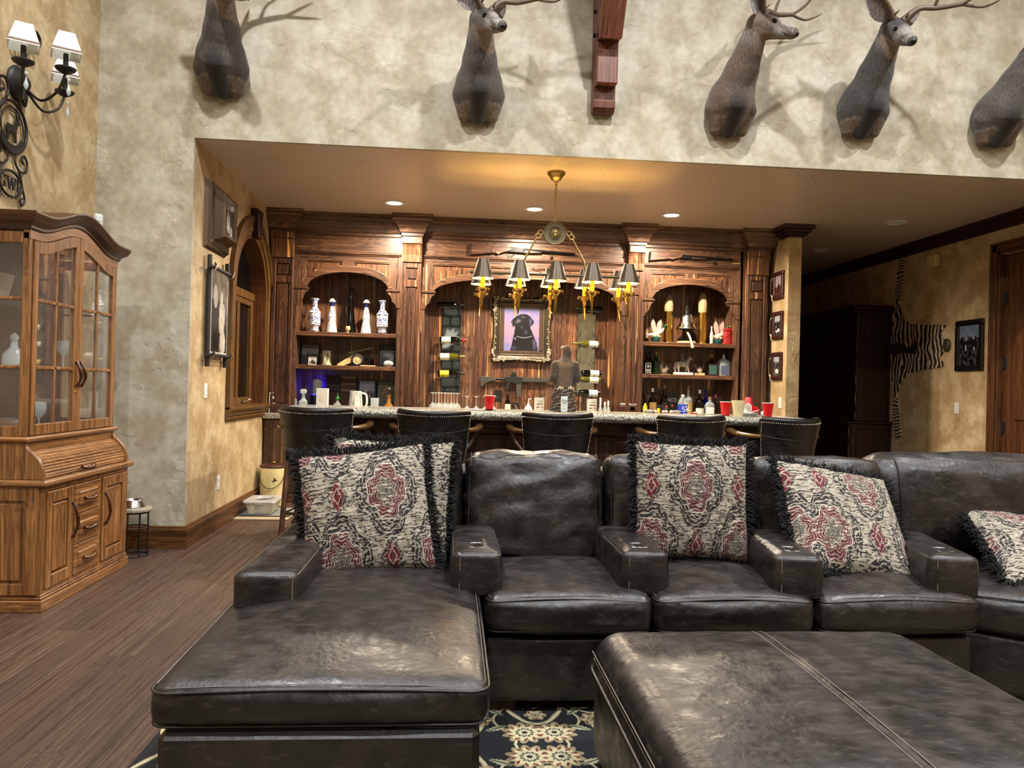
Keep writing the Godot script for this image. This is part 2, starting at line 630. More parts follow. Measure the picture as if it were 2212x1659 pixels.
	var gt := tex(512, 512, func(x, y):
		var q: int = y * 512 + x
		var a: float = g1[q] / 255.0
		var c := Color(0.64, 0.63, 0.58).lerp(Color(0.80, 0.78, 0.70), g3[q] / 255.0)
		c = c.lerp(Color(0.13, 0.14, 0.14), smoothstep(0.56, 0.66, a))
		if g2[q] > 178:
			c = c.lerp(Color(0.35, 0.37, 0.36), 0.8)
		if g2[q] < 60:
			c = Color(0.88, 0.87, 0.83)
		return c)
	tri(mat("granite", Color(1, 1, 1), 0.16), gt, Vector3.ONE * 2.4)
	var gr := tri(mat("granite_rough", Color(0.92, 0.94, 0.94), 0.5), gt, Vector3.ONE * 2.4)
	relief(gr, grey(g1, 512, 512), 1.2)
	tri(mat("chimney_stone", Color(0.55, 0.56, 0.55), 0.8), gt, Vector3.ONE * 0.9)
	mat("mortar", Color(0.12, 0.12, 0.12), 0.9)
	# metals
	mat("brass", Color(0.80, 0.62, 0.30), 0.24, 1.0)
	mat("old_brass", Color(0.62, 0.53, 0.33), 0.36, 1.0)
	mat("bronze", Color(0.40, 0.36, 0.27), 0.42, 0.9)
	mat("shade_out", Color(0.31, 0.265, 0.20), 0.38, 0.5)
	mat("shade_in", Color(0.93, 0.88, 0.72), 0.5, 0.0)
	mat("iron", Color(0.20, 0.19, 0.18), 0.5, 0.6)
	mat("steel", Color(0.80, 0.80, 0.80), 0.22, 1.0)
	mat("nail", Color(0.82, 0.80, 0.75), 0.25, 1.0)
	mat("gun_metal", Color(0.12, 0.12, 0.13), 0.35, 0.7)
	mat("gun_black", Color(0.10, 0.10, 0.105), 0.5)
	mat("gun_grey", Color(0.24, 0.23, 0.21), 0.5)
	mat("mirror", Color(0.86, 0.88, 0.87), 0.03, 1.0)
	mat("frame_bronze", Color(0.40, 0.335, 0.28), 0.2, 0.6)
	mat("frame_gilt", Color(0.66, 0.60, 0.50), 0.33, 0.75)
	mat("frame_gilt_dark", Color(0.25, 0.21, 0.16), 0.4, 0.6)
	mat("frame_black", Color(0.055, 0.052, 0.05), 0.35)
	mat("frame_red", Color(0.22, 0.09, 0.085), 0.35)
	mat("twig", Color(0.13, 0.10, 0.09), 0.6)
	# plain colours
	for e in [["white", Color(0.86, 0.86, 0.84), 0.4], ["porcelain", Color(0.88, 0.89, 0.90), 0.12], ["blue_glaze", Color(0.13, 0.17, 0.42), 0.15], ["black_gloss", Color(0.02, 0.02, 0.022), 0.06], ["black", Color(0.035, 0.035, 0.037), 0.5], ["cream", Color(0.80, 0.72, 0.50), 0.45], ["bin_yellow", Color(0.84, 0.78, 0.56), 0.4], ["grey_plastic", Color(0.62, 0.62, 0.62), 0.4], ["mat_grey", Color(0.50, 0.51, 0.51), 0.8], ["mat_beige", Color(0.66, 0.60, 0.50), 0.8], ["red", Color(0.72, 0.07, 0.085), 0.32], ["red_cloth", Color(0.55, 0.05, 0.06), 0.6], ["yellow", Color(0.88, 0.75, 0.06), 0.35], ["candle", Color(0.90, 0.80, 0.42), 0.5], ["jamb_grey", Color(0.2, 0.15, 0.1), 0.6], ["blue_label", Color(0.05, 0.20, 0.66), 0.4], ["paper", Color(0.84, 0.82, 0.76), 0.7], ["label_yellow", Color(0.80, 0.72, 0.14), 0.6], ["olive", Color(0.40, 0.37, 0.22), 0.5], ["rubber", Color(0.10, 0.10, 0.10), 0.7], ["teal", Color(0.12, 0.36, 0.36), 0.35], ["duck_white", Color(0.74, 0.64, 0.60), 0.5], ["duck_green", Color(0.08, 0.25, 0.16), 0.35], ["shell_wood", Color(0.64, 0.57, 0.43), 0.6], ["rope", Color(0.78, 0.74, 0.64), 0.8], ["figure_silver", Color(0.62, 0.58, 0.50), 0.35], ["figure_dark", Color(0.22, 0.18, 0.14), 0.45], ["cork", Color(0.50, 0.33, 0.20), 0.7], ["cap_white", Color(0.85, 0.85, 0.85), 0.35], ["slate", Color(0.14, 0.15, 0.15), 0.6], ["navy", Color(0.035, 0.04, 0.14), 0.3], ["blue_bottle", Color(0.03, 0.06, 0.40), 0.1], ["antler", Color(0.36, 0.29, 0.23), 0.5], ["eye", Color(0.012, 0.01, 0.01), 0.05], ["nose", Color(0.025, 0.022, 0.022), 0.35], ["shade_white", Color(0.88, 0.88, 0.85), 0.8], ["trim_band", Color(0.42, 0.33, 0.25), 0.7], ["fringe", Color(0.045, 0.045, 0.047), 0.9], ["plaque_green", Color(0.30, 0.36, 0.33), 0.6], ["plaque_gold", Color(0.42, 0.34, 0.20), 0.45], ["flag_dark", Color(0.10, 0.085, 0.085), 0.7], ["flag_pale", Color(0.42, 0.35, 0.25), 0.7], ["flag_red", Color(0.24, 0.15, 0.11), 0.7], ["ice", Color(0.80, 0.84, 0.84), 0.3], ["quartz", Color(0.74, 0.77, 0.75), 0.3], ["armrest", Color(0.33, 0.24, 0.15), 0.14], ["cup_cream", Color(0.80, 0.75, 0.58), 0.4], ["pink", Color(0.80, 0.40, 0.42), 0.4], ["gold_glass", Color(0.55, 0.38, 0.14), 0.12], ["green_label", Color(0.20, 0.36, 0.32), 0.5], ["blue_grey_label", Color(0.32, 0.36, 0.46), 0.5], ["beige_label", Color(0.66, 0.55, 0.30), 0.5], ["lip_pink", Color(0.62, 0.45, 0.38), 0.6], ["whisky", Color(0.30, 0.11, 0.03), 0.1], ["dish", Color(0.74, 0.74, 0.72), 0.3], ["moose_white", Color(0.80, 0.79, 0.74), 0.6], ["travertine", Color(0.60, 0.56, 0.49), 0.5], ["leaf_green", Color(0.10, 0.42, 0.12), 0.4], ["walnut_box", Color(0.24, 0.11, 0.075), 0.4]]:
		mat(e[0], e[1], e[2])
	var sw: StandardMaterial3D = M.shade_white
	sw.backlight_enabled = true
	sw.backlight = Color(0.6, 0.6, 0.56)
	# glass
	pane("glass", Color(1, 1, 1), 0.02)
	pane("glass_night", Color(0.03, 0.035, 0.04), 0.9)
	pane("glass_picture", Color(1, 1, 1), 0.04)
	pane("tub", Color(0.75, 0.74, 0.70), 0.45, 0.2)
	pane("glass_green", Color(0.04, 0.16, 0.05), 0.82)
	pane("glass_dark", Color(0.012, 0.016, 0.012), 0.92)
	pane("glass_olive", Color(0.34, 0.33, 0.05), 0.7)
	pane("glass_brown", Color(0.10, 0.035, 0.01), 0.85)
	pane("glass_clear", Color(0.9, 0.95, 0.95), 0.22)
	pane("glass_white", Color(0.85, 0.9, 0.9), 0.45)
	glow("lens", Color(1.0, 0.93, 0.80), 12.0)
	glow("great_lens", Color(0.95, 0.97, 1.0), 12.0)
	glow("bulb", Color(1.0, 0.80, 0.40), 9.0)
	glow("sleeve_bulb_glow", Color(1.0, 0.74, 0.16), 0.8)  # emission painted onto the candle sleeves for bulb light; the sleeve is no lamp
	M.sleeve_bulb_glow.albedo_color = Color(0.85, 0.70, 0.25)
	glow("led_blue", Color(0.10, 0.08, 1.0), 4.0)
	# fur: vertex colours times fine hair
	var h1 := nz(120, 0.12, 256, 256, 1, 4, 3)
	var ft := tex(256, 256, func(x, y):
		var a: float = 0.72 + 0.5 * h1[y * 256 + x] / 255.0
		return Color(a, a, a) * 0.8)
	var fm := tri(mat("fur", Color.WHITE, 0.85), ft, Vector3.ONE * 3.0)
	fm.vertex_color_use_as_albedo = true
	relief(fm, grey(h1, 256, 256), 0.25)
	fm.rim_enabled = true
	fm.rim = 0.25
	var vm := mat("painted", Color.WHITE, 0.5)
	vm.vertex_color_use_as_albedo = true
	make_prints()

func print_mat(called: String, t: Texture2D, rough := 0.5) -> void:
	mat(called, Color.WHITE, rough).albedo_texture = t

func blot(p: Vector2, poly: Array) -> bool:
	return Geometry2D.is_point_in_polygon(p, PackedVector2Array(poly))

func make_prints() -> void:
	# woven cushion cloth: half-drop lattice of worn medallions over streaked cream
	var w := 512
	var s1 := nz(130, 0.085, w, w, 5, 1, 3)
	var s2 := nz(131, 0.07, w, w, 2, 1, 3)
	var s3 := nz(132, 0.02, w, w, 1, 1, 3)
	var cloth := tex(w, w, func(x, y):
		var k: int = y * w + x
		var st: float = s1[k] / 255.0 + 0.05
		var br: float = s2[k] / 255.0
		var c := Color(0.69, 0.66, 0.59).lerp(Color(0.56, 0.53, 0.46), s3[k] / 255.0)
		if st > 0.60:
			c = Color(0.15, 0.125, 0.11)
		var best := 9.0
		var small := 9.0
		var rel := Vector2.ZERO
		var p := Vector2(float(x) / w, float(y) / w)
		for i in range(-1, 3):
			for j in range(-1, 3):
				for half in 2:
					var q := p - Vector2(0.5 + (i - 0.5 * half) * 0.74, 0.38 + (j - 0.5 * half) * 0.98)
					var r := pow(absf(q.x) / 0.235, 1.25) + pow(absf(q.y) / 0.36, 1.25) + 0.07 * cos(atan2(q.y * 0.7, q.x) * 8.0)
					if r < best:
						best = r
						rel = q
					var q2 := p - Vector2(0.5 + (i + 0.5 - 0.5 * half) * 0.74, 0.38 + (j - 0.5 * half) * 0.98)
					small = minf(small, absf(q2.x) / 0.062 + absf(q2.y) / 0.125)
		var worn := br > 0.40
		var red := Color(0.36, 0.06, 0.095)
		var dark := Color(0.095, 0.08, 0.075)
		if best < 1.0:
			var ang := atan2(rel.y, rel.x * 1.5)
			if best > 0.62:
				if worn and st < 0.72:
					c = dark if sin(best * 46.0 + 2.0 * sin(ang * 10.0)) > -0.55 else c
			elif best > 0.585:
				c = Color(0.74, 0.70, 0.63)
			elif best > 0.26:
				if worn or st < 0.52:
					c = red.lerp(dark, 0.15 + 0.25 * s3[k] / 255.0)
				if sin(best * 62.0 + sin(ang * 8.0) * 1.3) > 0.86:
					c = Color(0.74, 0.66, 0.60)
			elif best > 0.23:
				c = Color(0.70, 0.66, 0.58)
			else:
				c = dark if sin(best * 90.0) > -0.3 else Color(0.62, 0.58, 0.5)
		elif best < 1.05 and br > 0.3:
			c = dark
		if small < 1.0:
			c = red if (small > 0.55 or small < 0.3) and br > 0.3 else (Color(0.66, 0.6, 0.54) if small > 0.42 else Color(0.25, 0.03, 0.06))
		elif small < 1.35 and absf(small - 1.2) < 0.12 and br > 0.45:
			c = dark
		if st > 0.72 and br < 0.55:
			c = Color(0.70, 0.66, 0.6)
		return c)
	print_mat("cushion_cloth", cloth, 0.85)
	M.cushion_cloth.rim_enabled = true
	M.cushion_cloth.rim = 0.2
	relief(M.cushion_cloth, grey(s1, w, w), 0.12)
	# rug: navy field, cream vines, palmettes and leaves
	w = 768
	var rn := nz(140, 0.2, w, w, 1, 1, 2)
	var rug := tex(w, w, func(x, y):
		var p := Vector2(float(x) / w, float(y) / w)
		var c := Color(0.045, 0.055, 0.085)
		var cream := Color(0.72, 0.68, 0.53)
		var u := Vector2(0.5 - absf(p.x - 0.5), 0.5 - absf(p.y - 0.5))
		for e in [[Vector2(0.14, 0.14), 0.125], [Vector2(0.5, 0.30), 0.11], [Vector2(0.30, 0.44), 0.10]]:
			var d: Vector2 = u - e[0]
			var th := d.angle()
			var rr: float = absf(d.length() - e[1] * (1.0 + 0.12 * sin(th * 3.0)))
			if rr < 0.009 + (0.006 if fmod(absf(th) * 26.0, 1.0) > 0.55 and d.length() < e[1] else 0.0):
				c = cream
		var q := absf(u.y - 0.33 - 0.05 * sin(u.x * 19.0))
		if q < 0.006:
			c = cream
		q = absf(u.x - 0.36 - 0.04 * sin(u.y * 17.0 + 1.0))
		if q < 0.006:
			c = cream
		for e in [[Vector2(0.02, 0.30), 0.085, 9.0], [Vector2(0.26, 0.22), 0.062, 6.0], [Vector2(0.44, 0.10), 0.095, 11.0], [Vector2(0.14, 0.14), 0.055, 5.0], [Vector2(0.40, 0.44), 0.07, 8.0], [Vector2(0.5, 0.26), 0.05, 6.0], [Vector2(0.22, 0.36), 0.04, 5.0]]:
			var d: Vector2 = u - e[0]
			var r := d.length()
			var th := d.angle()
			var lim: float = e[1] * (0.72 + 0.28 * absf(cos(th * e[2] * 0.5)))
			if r < lim:
				var f: float = r / lim
				c = cream
				if f > 0.80:
					c = Color(0.56, 0.50, 0.37)
				elif f > 0.62 and sin(th * e[2]) > 0.2:
					c = Color(0.38, 0.14, 0.13)
				elif f < 0.42 and f > 0.30:
					c = Color(0.27, 0.28, 0.24)
				elif f < 0.14:
					c = Color(0.10, 0.08, 0.1)
		for e in [[Vector2(0.10, 0.24), 0.6], [Vector2(0.33, 0.14), -0.5], [Vector2(0.33, 0.30), 0.9], [Vector2(0.47, 0.38), -0.9], [Vector2(0.07, 0.42), 0.2], [Vector2(0.20, 0.05), 0.1]]:
			var d: Vector2 = (u - e[0]).rotated(e[1])
			if absf(d.x) < 0.055 and absf(d.y) < 0.017 * (1.0 - absf(d.x) / 0.055) + 0.006 * absf(sin(d.x * 190.0)):
				c = Color(0.60, 0.60, 0.47) if absf(d.y) > 0.004 else Color(0.24, 0.25, 0.22)
		return c * (0.82 + 0.3 * rn[y * w + x] / 255.0))
	print_mat("rug_pile", rug, 0.9)
	# zebra: stripes bent by noise; u runs along the spine
	var zn := nz(150, 0.01, 512, 512, 1, 1, 3)
	print_mat("zebra_hide", tex(512, 512, func(x, y):
		var u: float = x / 512.0
		var v: float = y / 512.0
		var nn: float = zn[y * 512 + x] / 255.0 - 0.5
		var body := sin((u * 27.0 + nn * 1.6 + 2.6 * pow(absf(v - 0.5), 1.3)) * TAU)
		var legs := sin((v * 60.0 + nn * 2.0) * TAU)
		var is_leg := absf(v - 0.5) > 0.27
		var s: float = legs if is_leg else body
		var c := Color(0.10, 0.075, 0.06) if s > (0.1 if is_leg else -0.25) else Color(0.74, 0.66, 0.55)
		if not is_leg and absf(v - 0.5 + nn * 0.08) < 0.025 and u < 0.7:
			c = Color(0.08, 0.06, 0.05)
		return c), 0.8)
	# portrait of a black dog on lilac
	var dn := nz(160, 0.02, 240, 300, 1, 1, 3)
	var body_p := [Vector2(0.18, 1.0), Vector2(0.22, 0.90), Vector2(0.245, 0.77), Vector2(0.29, 0.57), Vector2(0.31, 0.45), Vector2(0.30, 0.40), Vector2(0.255, 0.45), Vector2(0.19, 0.315), Vector2(0.28, 0.21), Vector2(0.38, 0.165), Vector2(0.48, 0.13), Vector2(0.63, 0.135), Vector2(0.73, 0.18), Vector2(0.80, 0.25), Vector2(0.85, 0.305), Vector2(0.80, 0.38), Vector2(0.74, 0.44), Vector2(0.78, 0.52), Vector2(0.86, 0.67), Vector2(0.93, 0.80), Vector2(0.97, 1.0)]
	# soft lights on the coat: centre, radii, tone, strength
	var lights := [[Vector2(0.39, 0.29), Vector2(0.10, 0.075), Color(0.62, 0.58, 0.66), 0.75], [Vector2(0.53, 0.20), Vector2(0.10, 0.035), Color(0.42, 0.40, 0.55), 0.7], [Vector2(0.74, 0.31), Vector2(0.055, 0.12), Color(0.46, 0.44, 0.62), 0.8], [Vector2(0.23, 0.33), Vector2(0.03, 0.07), Color(0.36, 0.35, 0.5), 0.7], [Vector2(0.87, 0.80), Vector2(0.07, 0.19), Color(0.46, 0.42, 0.58), 0.75], [Vector2(0.50, 0.44), Vector2(0.06, 0.05), Color(0.36, 0.35, 0.48), 0.6], [Vector2(0.62, 0.55), Vector2(0.07, 0.09), Color(0.33, 0.31, 0.50), 0.6], [Vector2(0.30, 0.93), Vector2(0.10, 0.07), Color(0.40, 0.38, 0.55), 0.6]]
	print_mat("dog_painting", tex(240, 300, func(x, y):
		var p := Vector2(x / 240.0, y / 300.0)
		var nn: float = dn[y * 240 + x] / 255.0
		var c := Color(0.50, 0.50, 0.72).lerp(Color(0.68, 0.54, 0.64), smoothstep(0.2, 0.8, nn * 0.5 + 0.5 * (1.0 - absf(p.y - 0.5) * 2.0)))
		if blot(p + Vector2(nn - 0.5, nn - 0.5) * 0.012, body_p):
			c = Color(0.05, 0.05, 0.08)
			for l in lights:
				var d: Vector2 = (p - l[0]) / l[1]
				c = c.lerp(l[2], clampf(1.15 - d.length() + (nn - 0.5) * 0.6, 0.0, 1.0) * l[3])
		for e in [[Vector2(0.325, 0.265), 0.034], [Vector2(0.43, 0.225), 0.014], [Vector2(0.545, 0.245), 0.020]]:
			if p.distance_to(e[0]) < e[1]:
				c = Color(0.03, 0.03, 0.04)
		if absf(p.y - 0.655 - 0.03 * sin((p.x - 0.36) * 8.0)) < 0.008 and p.x > 0.36 and p.x < 0.80:
			c = Color(0.60, 0.60, 0.68)
		if Vector2((p.x - 0.32) * 1.6, p.y - 0.71).length() < 0.03:
			c = Color(0.58, 0.58, 0.68)
		return c * 0.85), 0.4)
	# small photographs: sky, ground, figures
	var pn := nz(170, 0.04, 128, 128, 1, 1, 4)
	var shot := func(sky: Color, ground: Color, dark: Color, pale: Color, hor: float, men: Array, lights: Array):
		return tex(128, 128, func(x, y):
			var p := Vector2(x / 128.0, y / 128.0)
			var nn: float = pn[y * 128 + x] / 255.0
			var c: Color = sky.lerp(pale, nn * 0.4) if p.y < hor + (nn - 0.5) * 0.2 else ground.lerp(dark, smoothstep(0.3, 0.7, nn))
			for m in men:
				if absf(p.x - m[0]) < m[2] * (0.6 + 0.6 * nn) and p.y > m[1] and p.y < m[3]:
					c = dark.lerp(ground, nn * 0.3)
				if p.distance_to(Vector2(m[0], m[1] - 0.03)) < m[2] * 0.55:
					c = pale.lerp(dark, 0.25)
			for m in lights:
				if Vector2((p.x - m[0]) / m[2], (p.y - m[1]) / m[3]).length() < 0.7 + nn * 0.5:
					c = pale.lerp(sky, nn * 0.4)
			return c)
	print_mat("photo_indoor", shot.call(Color(0.35, 0.33, 0.34), Color(0.20, 0.18, 0.18), Color(0.05, 0.05, 0.055), Color(0.80, 0.79, 0.78), 0.25, [[0.3, 0.4, 0.13, 1.0], [0.8, 0.15, 0.12, 0.95]], [[0.35, 0.65, 0.16, 0.3], [0.62, 0.9, 0.14, 0.2], [0.7, 0.15, 0.2, 0.08]]), 0.25)
	print_mat("photo_couple", shot.call(Color(0.36, 0.33, 0.30), Color(0.30, 0.27, 0.25), Color(0.08, 0.08, 0.09), Color(0.80, 0.77, 0.72), 0.5, [[0.25, 0.34, 0.25, 1.0]], [[0.22, 0.24, 0.09, 0.11], [0.66, 0.55, 0.2, 0.24], [0.72, 0.86, 0.18, 0.2], [0.62, 0.3, 0.09, 0.09]]), 0.25)
	print_mat("photo_canyon", shot.call(Color(0.62, 0.52, 0.55), Color(0.42, 0.24, 0.18), Color(0.09, 0.07, 0.07), Color(0.78, 0.70, 0.68), 0.55, [[0.5, 0.4, 0.14, 0.8]], []), 0.25)
	print_mat("photo_flock", shot.call(Color(0.55, 0.56, 0.57), Color(0.32, 0.33, 0.33), Color(0.06, 0.06, 0.065), Color(0.80, 0.81, 0.81), 0.3, [[0.5, 0.3, 0.15, 0.75], [0.25, 0.6, 0.08, 0.95]], [[0.6, 0.75, 0.2, 0.1], [0.3, 0.8, 0.12, 0.07]]), 0.25)
	print_mat("photo_sheep", shot.call(Color(0.55, 0.60, 0.62), Color(0.40, 0.43, 0.42), Color(0.08, 0.09, 0.09), Color(0.84, 0.84, 0.80), 0.25, [[0.55, 0.3, 0.13, 0.65]], [[0.5, 0.75, 0.28, 0.12]]), 0.25)
	print_mat("photo_riders", shot.call(Color(0.34, 0.42, 0.52), Color(0.26, 0.25, 0.24), Color(0.04, 0.045, 0.05), Color(0.66, 0.68, 0.70), 0.28, [[0.33, 0.35, 0.13, 0.6], [0.68, 0.32, 0.13, 0.6]], [[0.32, 0.55, 0.05, 0.08], [0.72, 0.58, 0.04, 0.06]]), 0.25)
	print_mat("photo_hunter", shot.call(Color(0.40, 0.42, 0.50), Color(0.30, 0.27, 0.27), Color(0.05, 0.05, 0.06), Color(0.66, 0.64, 0.66), 0.35, [[0.4, 0.35, 0.2, 0.95], [0.7, 0.5, 0.12, 0.95]], []), 0.3)
	print_mat("photo_landscape", shot.call(Color(0.40, 0.38, 0.35), Color(0.15, 0.14, 0.13), Color(0.05, 0.045, 0.04), Color(0.48, 0.46, 0.43), 0.5, [[0.4, 0.42, 0.08, 0.9], [0.75, 0.45, 0.08, 0.9]], []), 0.4)
	print_mat("photo_monkey", shot.call(Color(0.74, 0.72, 0.70), Color(0.66, 0.62, 0.60), Color(0.10, 0.06, 0.05), Color(0.82, 0.80, 0.78), 0.5, [[0.5, 0.3, 0.2, 0.9], [0.75, 0.55, 0.15, 0.9]], []), 0.4)
	print_mat("photo_horse", shot.call(Color(0.06, 0.06, 0.06), Color(0.10, 0.10, 0.10), Color(0.02, 0.02, 0.02), Color(0.72, 0.71, 0.70), 0.5, [], [[0.55, 0.45, 0.35, 0.12], [0.8, 0.6, 0.2, 0.25]]), 0.3)
	# printed porcelain and labels
	var vn := nz(180, 0.05, 256, 256, 1, 1, 3)
	print_mat("vase_print", tex(256, 256, func(x, y):
		var p := Vector2(fmod(x / 64.0, 1.0) - 0.5, y / 256.0)
		var nn: float = vn[y * 256 + x] / 255.0
		var c := Color(0.86, 0.87, 0.90)
		var d := Vector2(p.x, (p.y - 0.5) * 2.0)
		if d.length() < 0.2:
			c = Color(0.22, 0.28, 0.60) if nn > 0.42 else Color(0.55, 0.60, 0.80)
		elif (absf(d.length() - 0.42) < 0.09 or absf(p.y - 0.12) < 0.05 or absf(p.y - 0.9) < 0.04) and nn > 0.5:
			c = Color(0.12, 0.16, 0.48)
		return c), 0.12)
	print_mat("gourd_print", tex(256, 256, func(x, y):
		var p := Vector2(fmod(x / 128.0, 1.0) - 0.5, y / 256.0)
		var c := Color(0.87, 0.87, 0.86)
		var d := Vector2(p.x * 1.4, (p.y - 0.24) * 2.4)
		if absf(d.length() - 0.38) < 0.035 and vn[y * 256 + x] > 105:
			c = Color(0.46, 0.49, 0.62)
		d = Vector2(absf(p.x) - 0.22, (p.y - 0.72) * 1.6)
		if absf(d.length() - 0.14) < 0.03 and vn[y * 256 + x] > 95:
			c = Color(0.46, 0.47, 0.58)
		return c), 0.12)
	print_mat("mug_print", tex(256, 128, func(x, y):
		var n: float = vn[y * 256 + x] / 255.0
		return Color(0.80, 0.80, 0.77) if n < 0.6 or y < 30 else Color(0.58, 0.58, 0.55)), 0.3)
	print_mat("stein_print", tex(256, 128, func(x, y):
		var n: float = vn[y * 256 + x] / 255.0
		var c := Color(0.78, 0.77, 0.68)
		if y > 30 and y < 105 and n > 0.52:
			c = Color(0.52, 0.54, 0.28) if n < 0.66 else Color(0.36, 0.33, 0.26)
		return c), 0.3)
	print_mat("etched", tex(128, 128, func(x, y):
		var on: bool = y % 22 > 10 and vn[(y / 6) * 256 + x] > 125 and x > 14 and x < 114 and y > 14
		return Color(0.42, 0.36, 0.34) if on else Color(0.80, 0.78, 0.74)), 0.3)
	print_mat("star_label", tex(128, 128, func(x, y):
		var p := Vector2(x / 128.0 - 0.5, y / 128.0 - 0.5)
		var c := Color(0.05, 0.05, 0.05)
		if absf(p.x) > 0.44 or absf(p.y) > 0.45 or (Vector2(p.x * 1.1, (p.y + 0.16) * 1.8).length() < 0.26 and (y / 6) % 2 == 0) or (p.y > 0.12 and p.y < 0.38 and (y / 7) % 2 == 0 and absf(p.x) < 0.34):
			c = Color(0.80, 0.80, 0.78)
		return c), 0.5)

func spot(at: Vector3, towards: Vector3, color: Color, energy: float, angle: float, size: float, parent: Node = self) -> void:
	var l := SpotLight3D.new()
	l.name = "spot_light"
	l.light_color = color
	l.light_energy = energy
	l.spot_angle = angle
	l.spot_angle_attenuation = 0.6
	l.spot_range = 20.0
	l.spot_attenuation = 2.0
	l.light_size = size
	l.shadow_enabled = true
	parent.add_child(l, true)
	l.global_position = at
	l.look_at(at + towards, Vector3.FORWARD if absf(towards.normalized().y) > 0.9 else Vector3.UP)

func omni(at: Vector3, color: Color, energy: float, size: float, parent: Node = self) -> void:
	var l := OmniLight3D.new()
	l.name = "lamp_light"
	l.light_color = color
	l.light_energy = energy
	l.omni_range = 12.0
	l.omni_attenuation = 2.0
	l.light_size = size
	l.shadow_enabled = true
	parent.add_child(l, true)
	l.global_position = at

const WARM := Color(1.0, 0.925, 0.82)
const COOL := Color(0.985, 0.99, 1.0)

func view_and_light() -> void:
	var cam := Camera3D.new()
	cam.name = "camera"
	cam.fov = 53.67
	cam.near = 0.05
	cam.position = Vector3(0, 1.258, 0)
	cam.rotation_order = EULER_ORDER_YXZ
	cam.rotation_degrees = Vector3(0.24, -4.57, 1.44)
	add_child(cam)
	cam.current = true
	var we := WorldEnvironment.new()
	we.name = "surroundings"
	var e := Environment.new()
	e.background_mode = Environment.BG_COLOR
	e.background_color = Color(0.004, 0.005, 0.008)
	e.ambient_light_source = Environment.AMBIENT_SOURCE_DISABLED
	e.tonemap_mode = Environment.TONE_MAPPER_LINEAR
	e.tonemap_exposure = 1.0
	e.sdfgi_enabled = true
	e.ssao_enabled = true
	e.ssil_enabled = true
	we.environment = e
	add_child(we)
	# the bar's three downlights, and the great room's high ones (out of frame, over the sofa)
	for x in [-0.604, 0.785, 2.184]:
		spot(Vector3(x, 3.03, -7.55), Vector3.DOWN, WARM, 9.5, 84.0, 0.05)
	for p in GREAT:
		spot(Vector3(p.x, 5.57, p.y), Vector3.DOWN, COOL, 12.0, 80.0, 0.06)

const GREAT := [Vector2(-1.2, -3.6), Vector2(1.4, -3.6), Vector2(4.0, -3.6), Vector2(-1.2, -0.6), Vector2(1.4, -0.6), Vector2(4.0, -0.6), Vector2(1.4, 2.4)]

func downlight(label: String, at: Vector3, lit: Material, group: String) -> void:
	var t := thing("recessed_light", label, "light", at, 0.0, group)
	var g := G.new()
	g.lathe([Vector2(0.075, -0.001), Vector2(0.105, -0.001), Vector2(0.105, -0.001), Vector2(0.108, -0.004), Vector2(0.100, -0.010), Vector2(0.078, -0.012), Vector2(0.074, 0.0)], Vector3.ZERO, 28)
	part(t, "trim_ring", g, M.white)
	g = G.new()
	g.lathe([Vector2(0.0, -0.005), Vector2(0.0741, -0.005)], Vector3.ZERO, 24)
	part(t, "lens", g, lit)

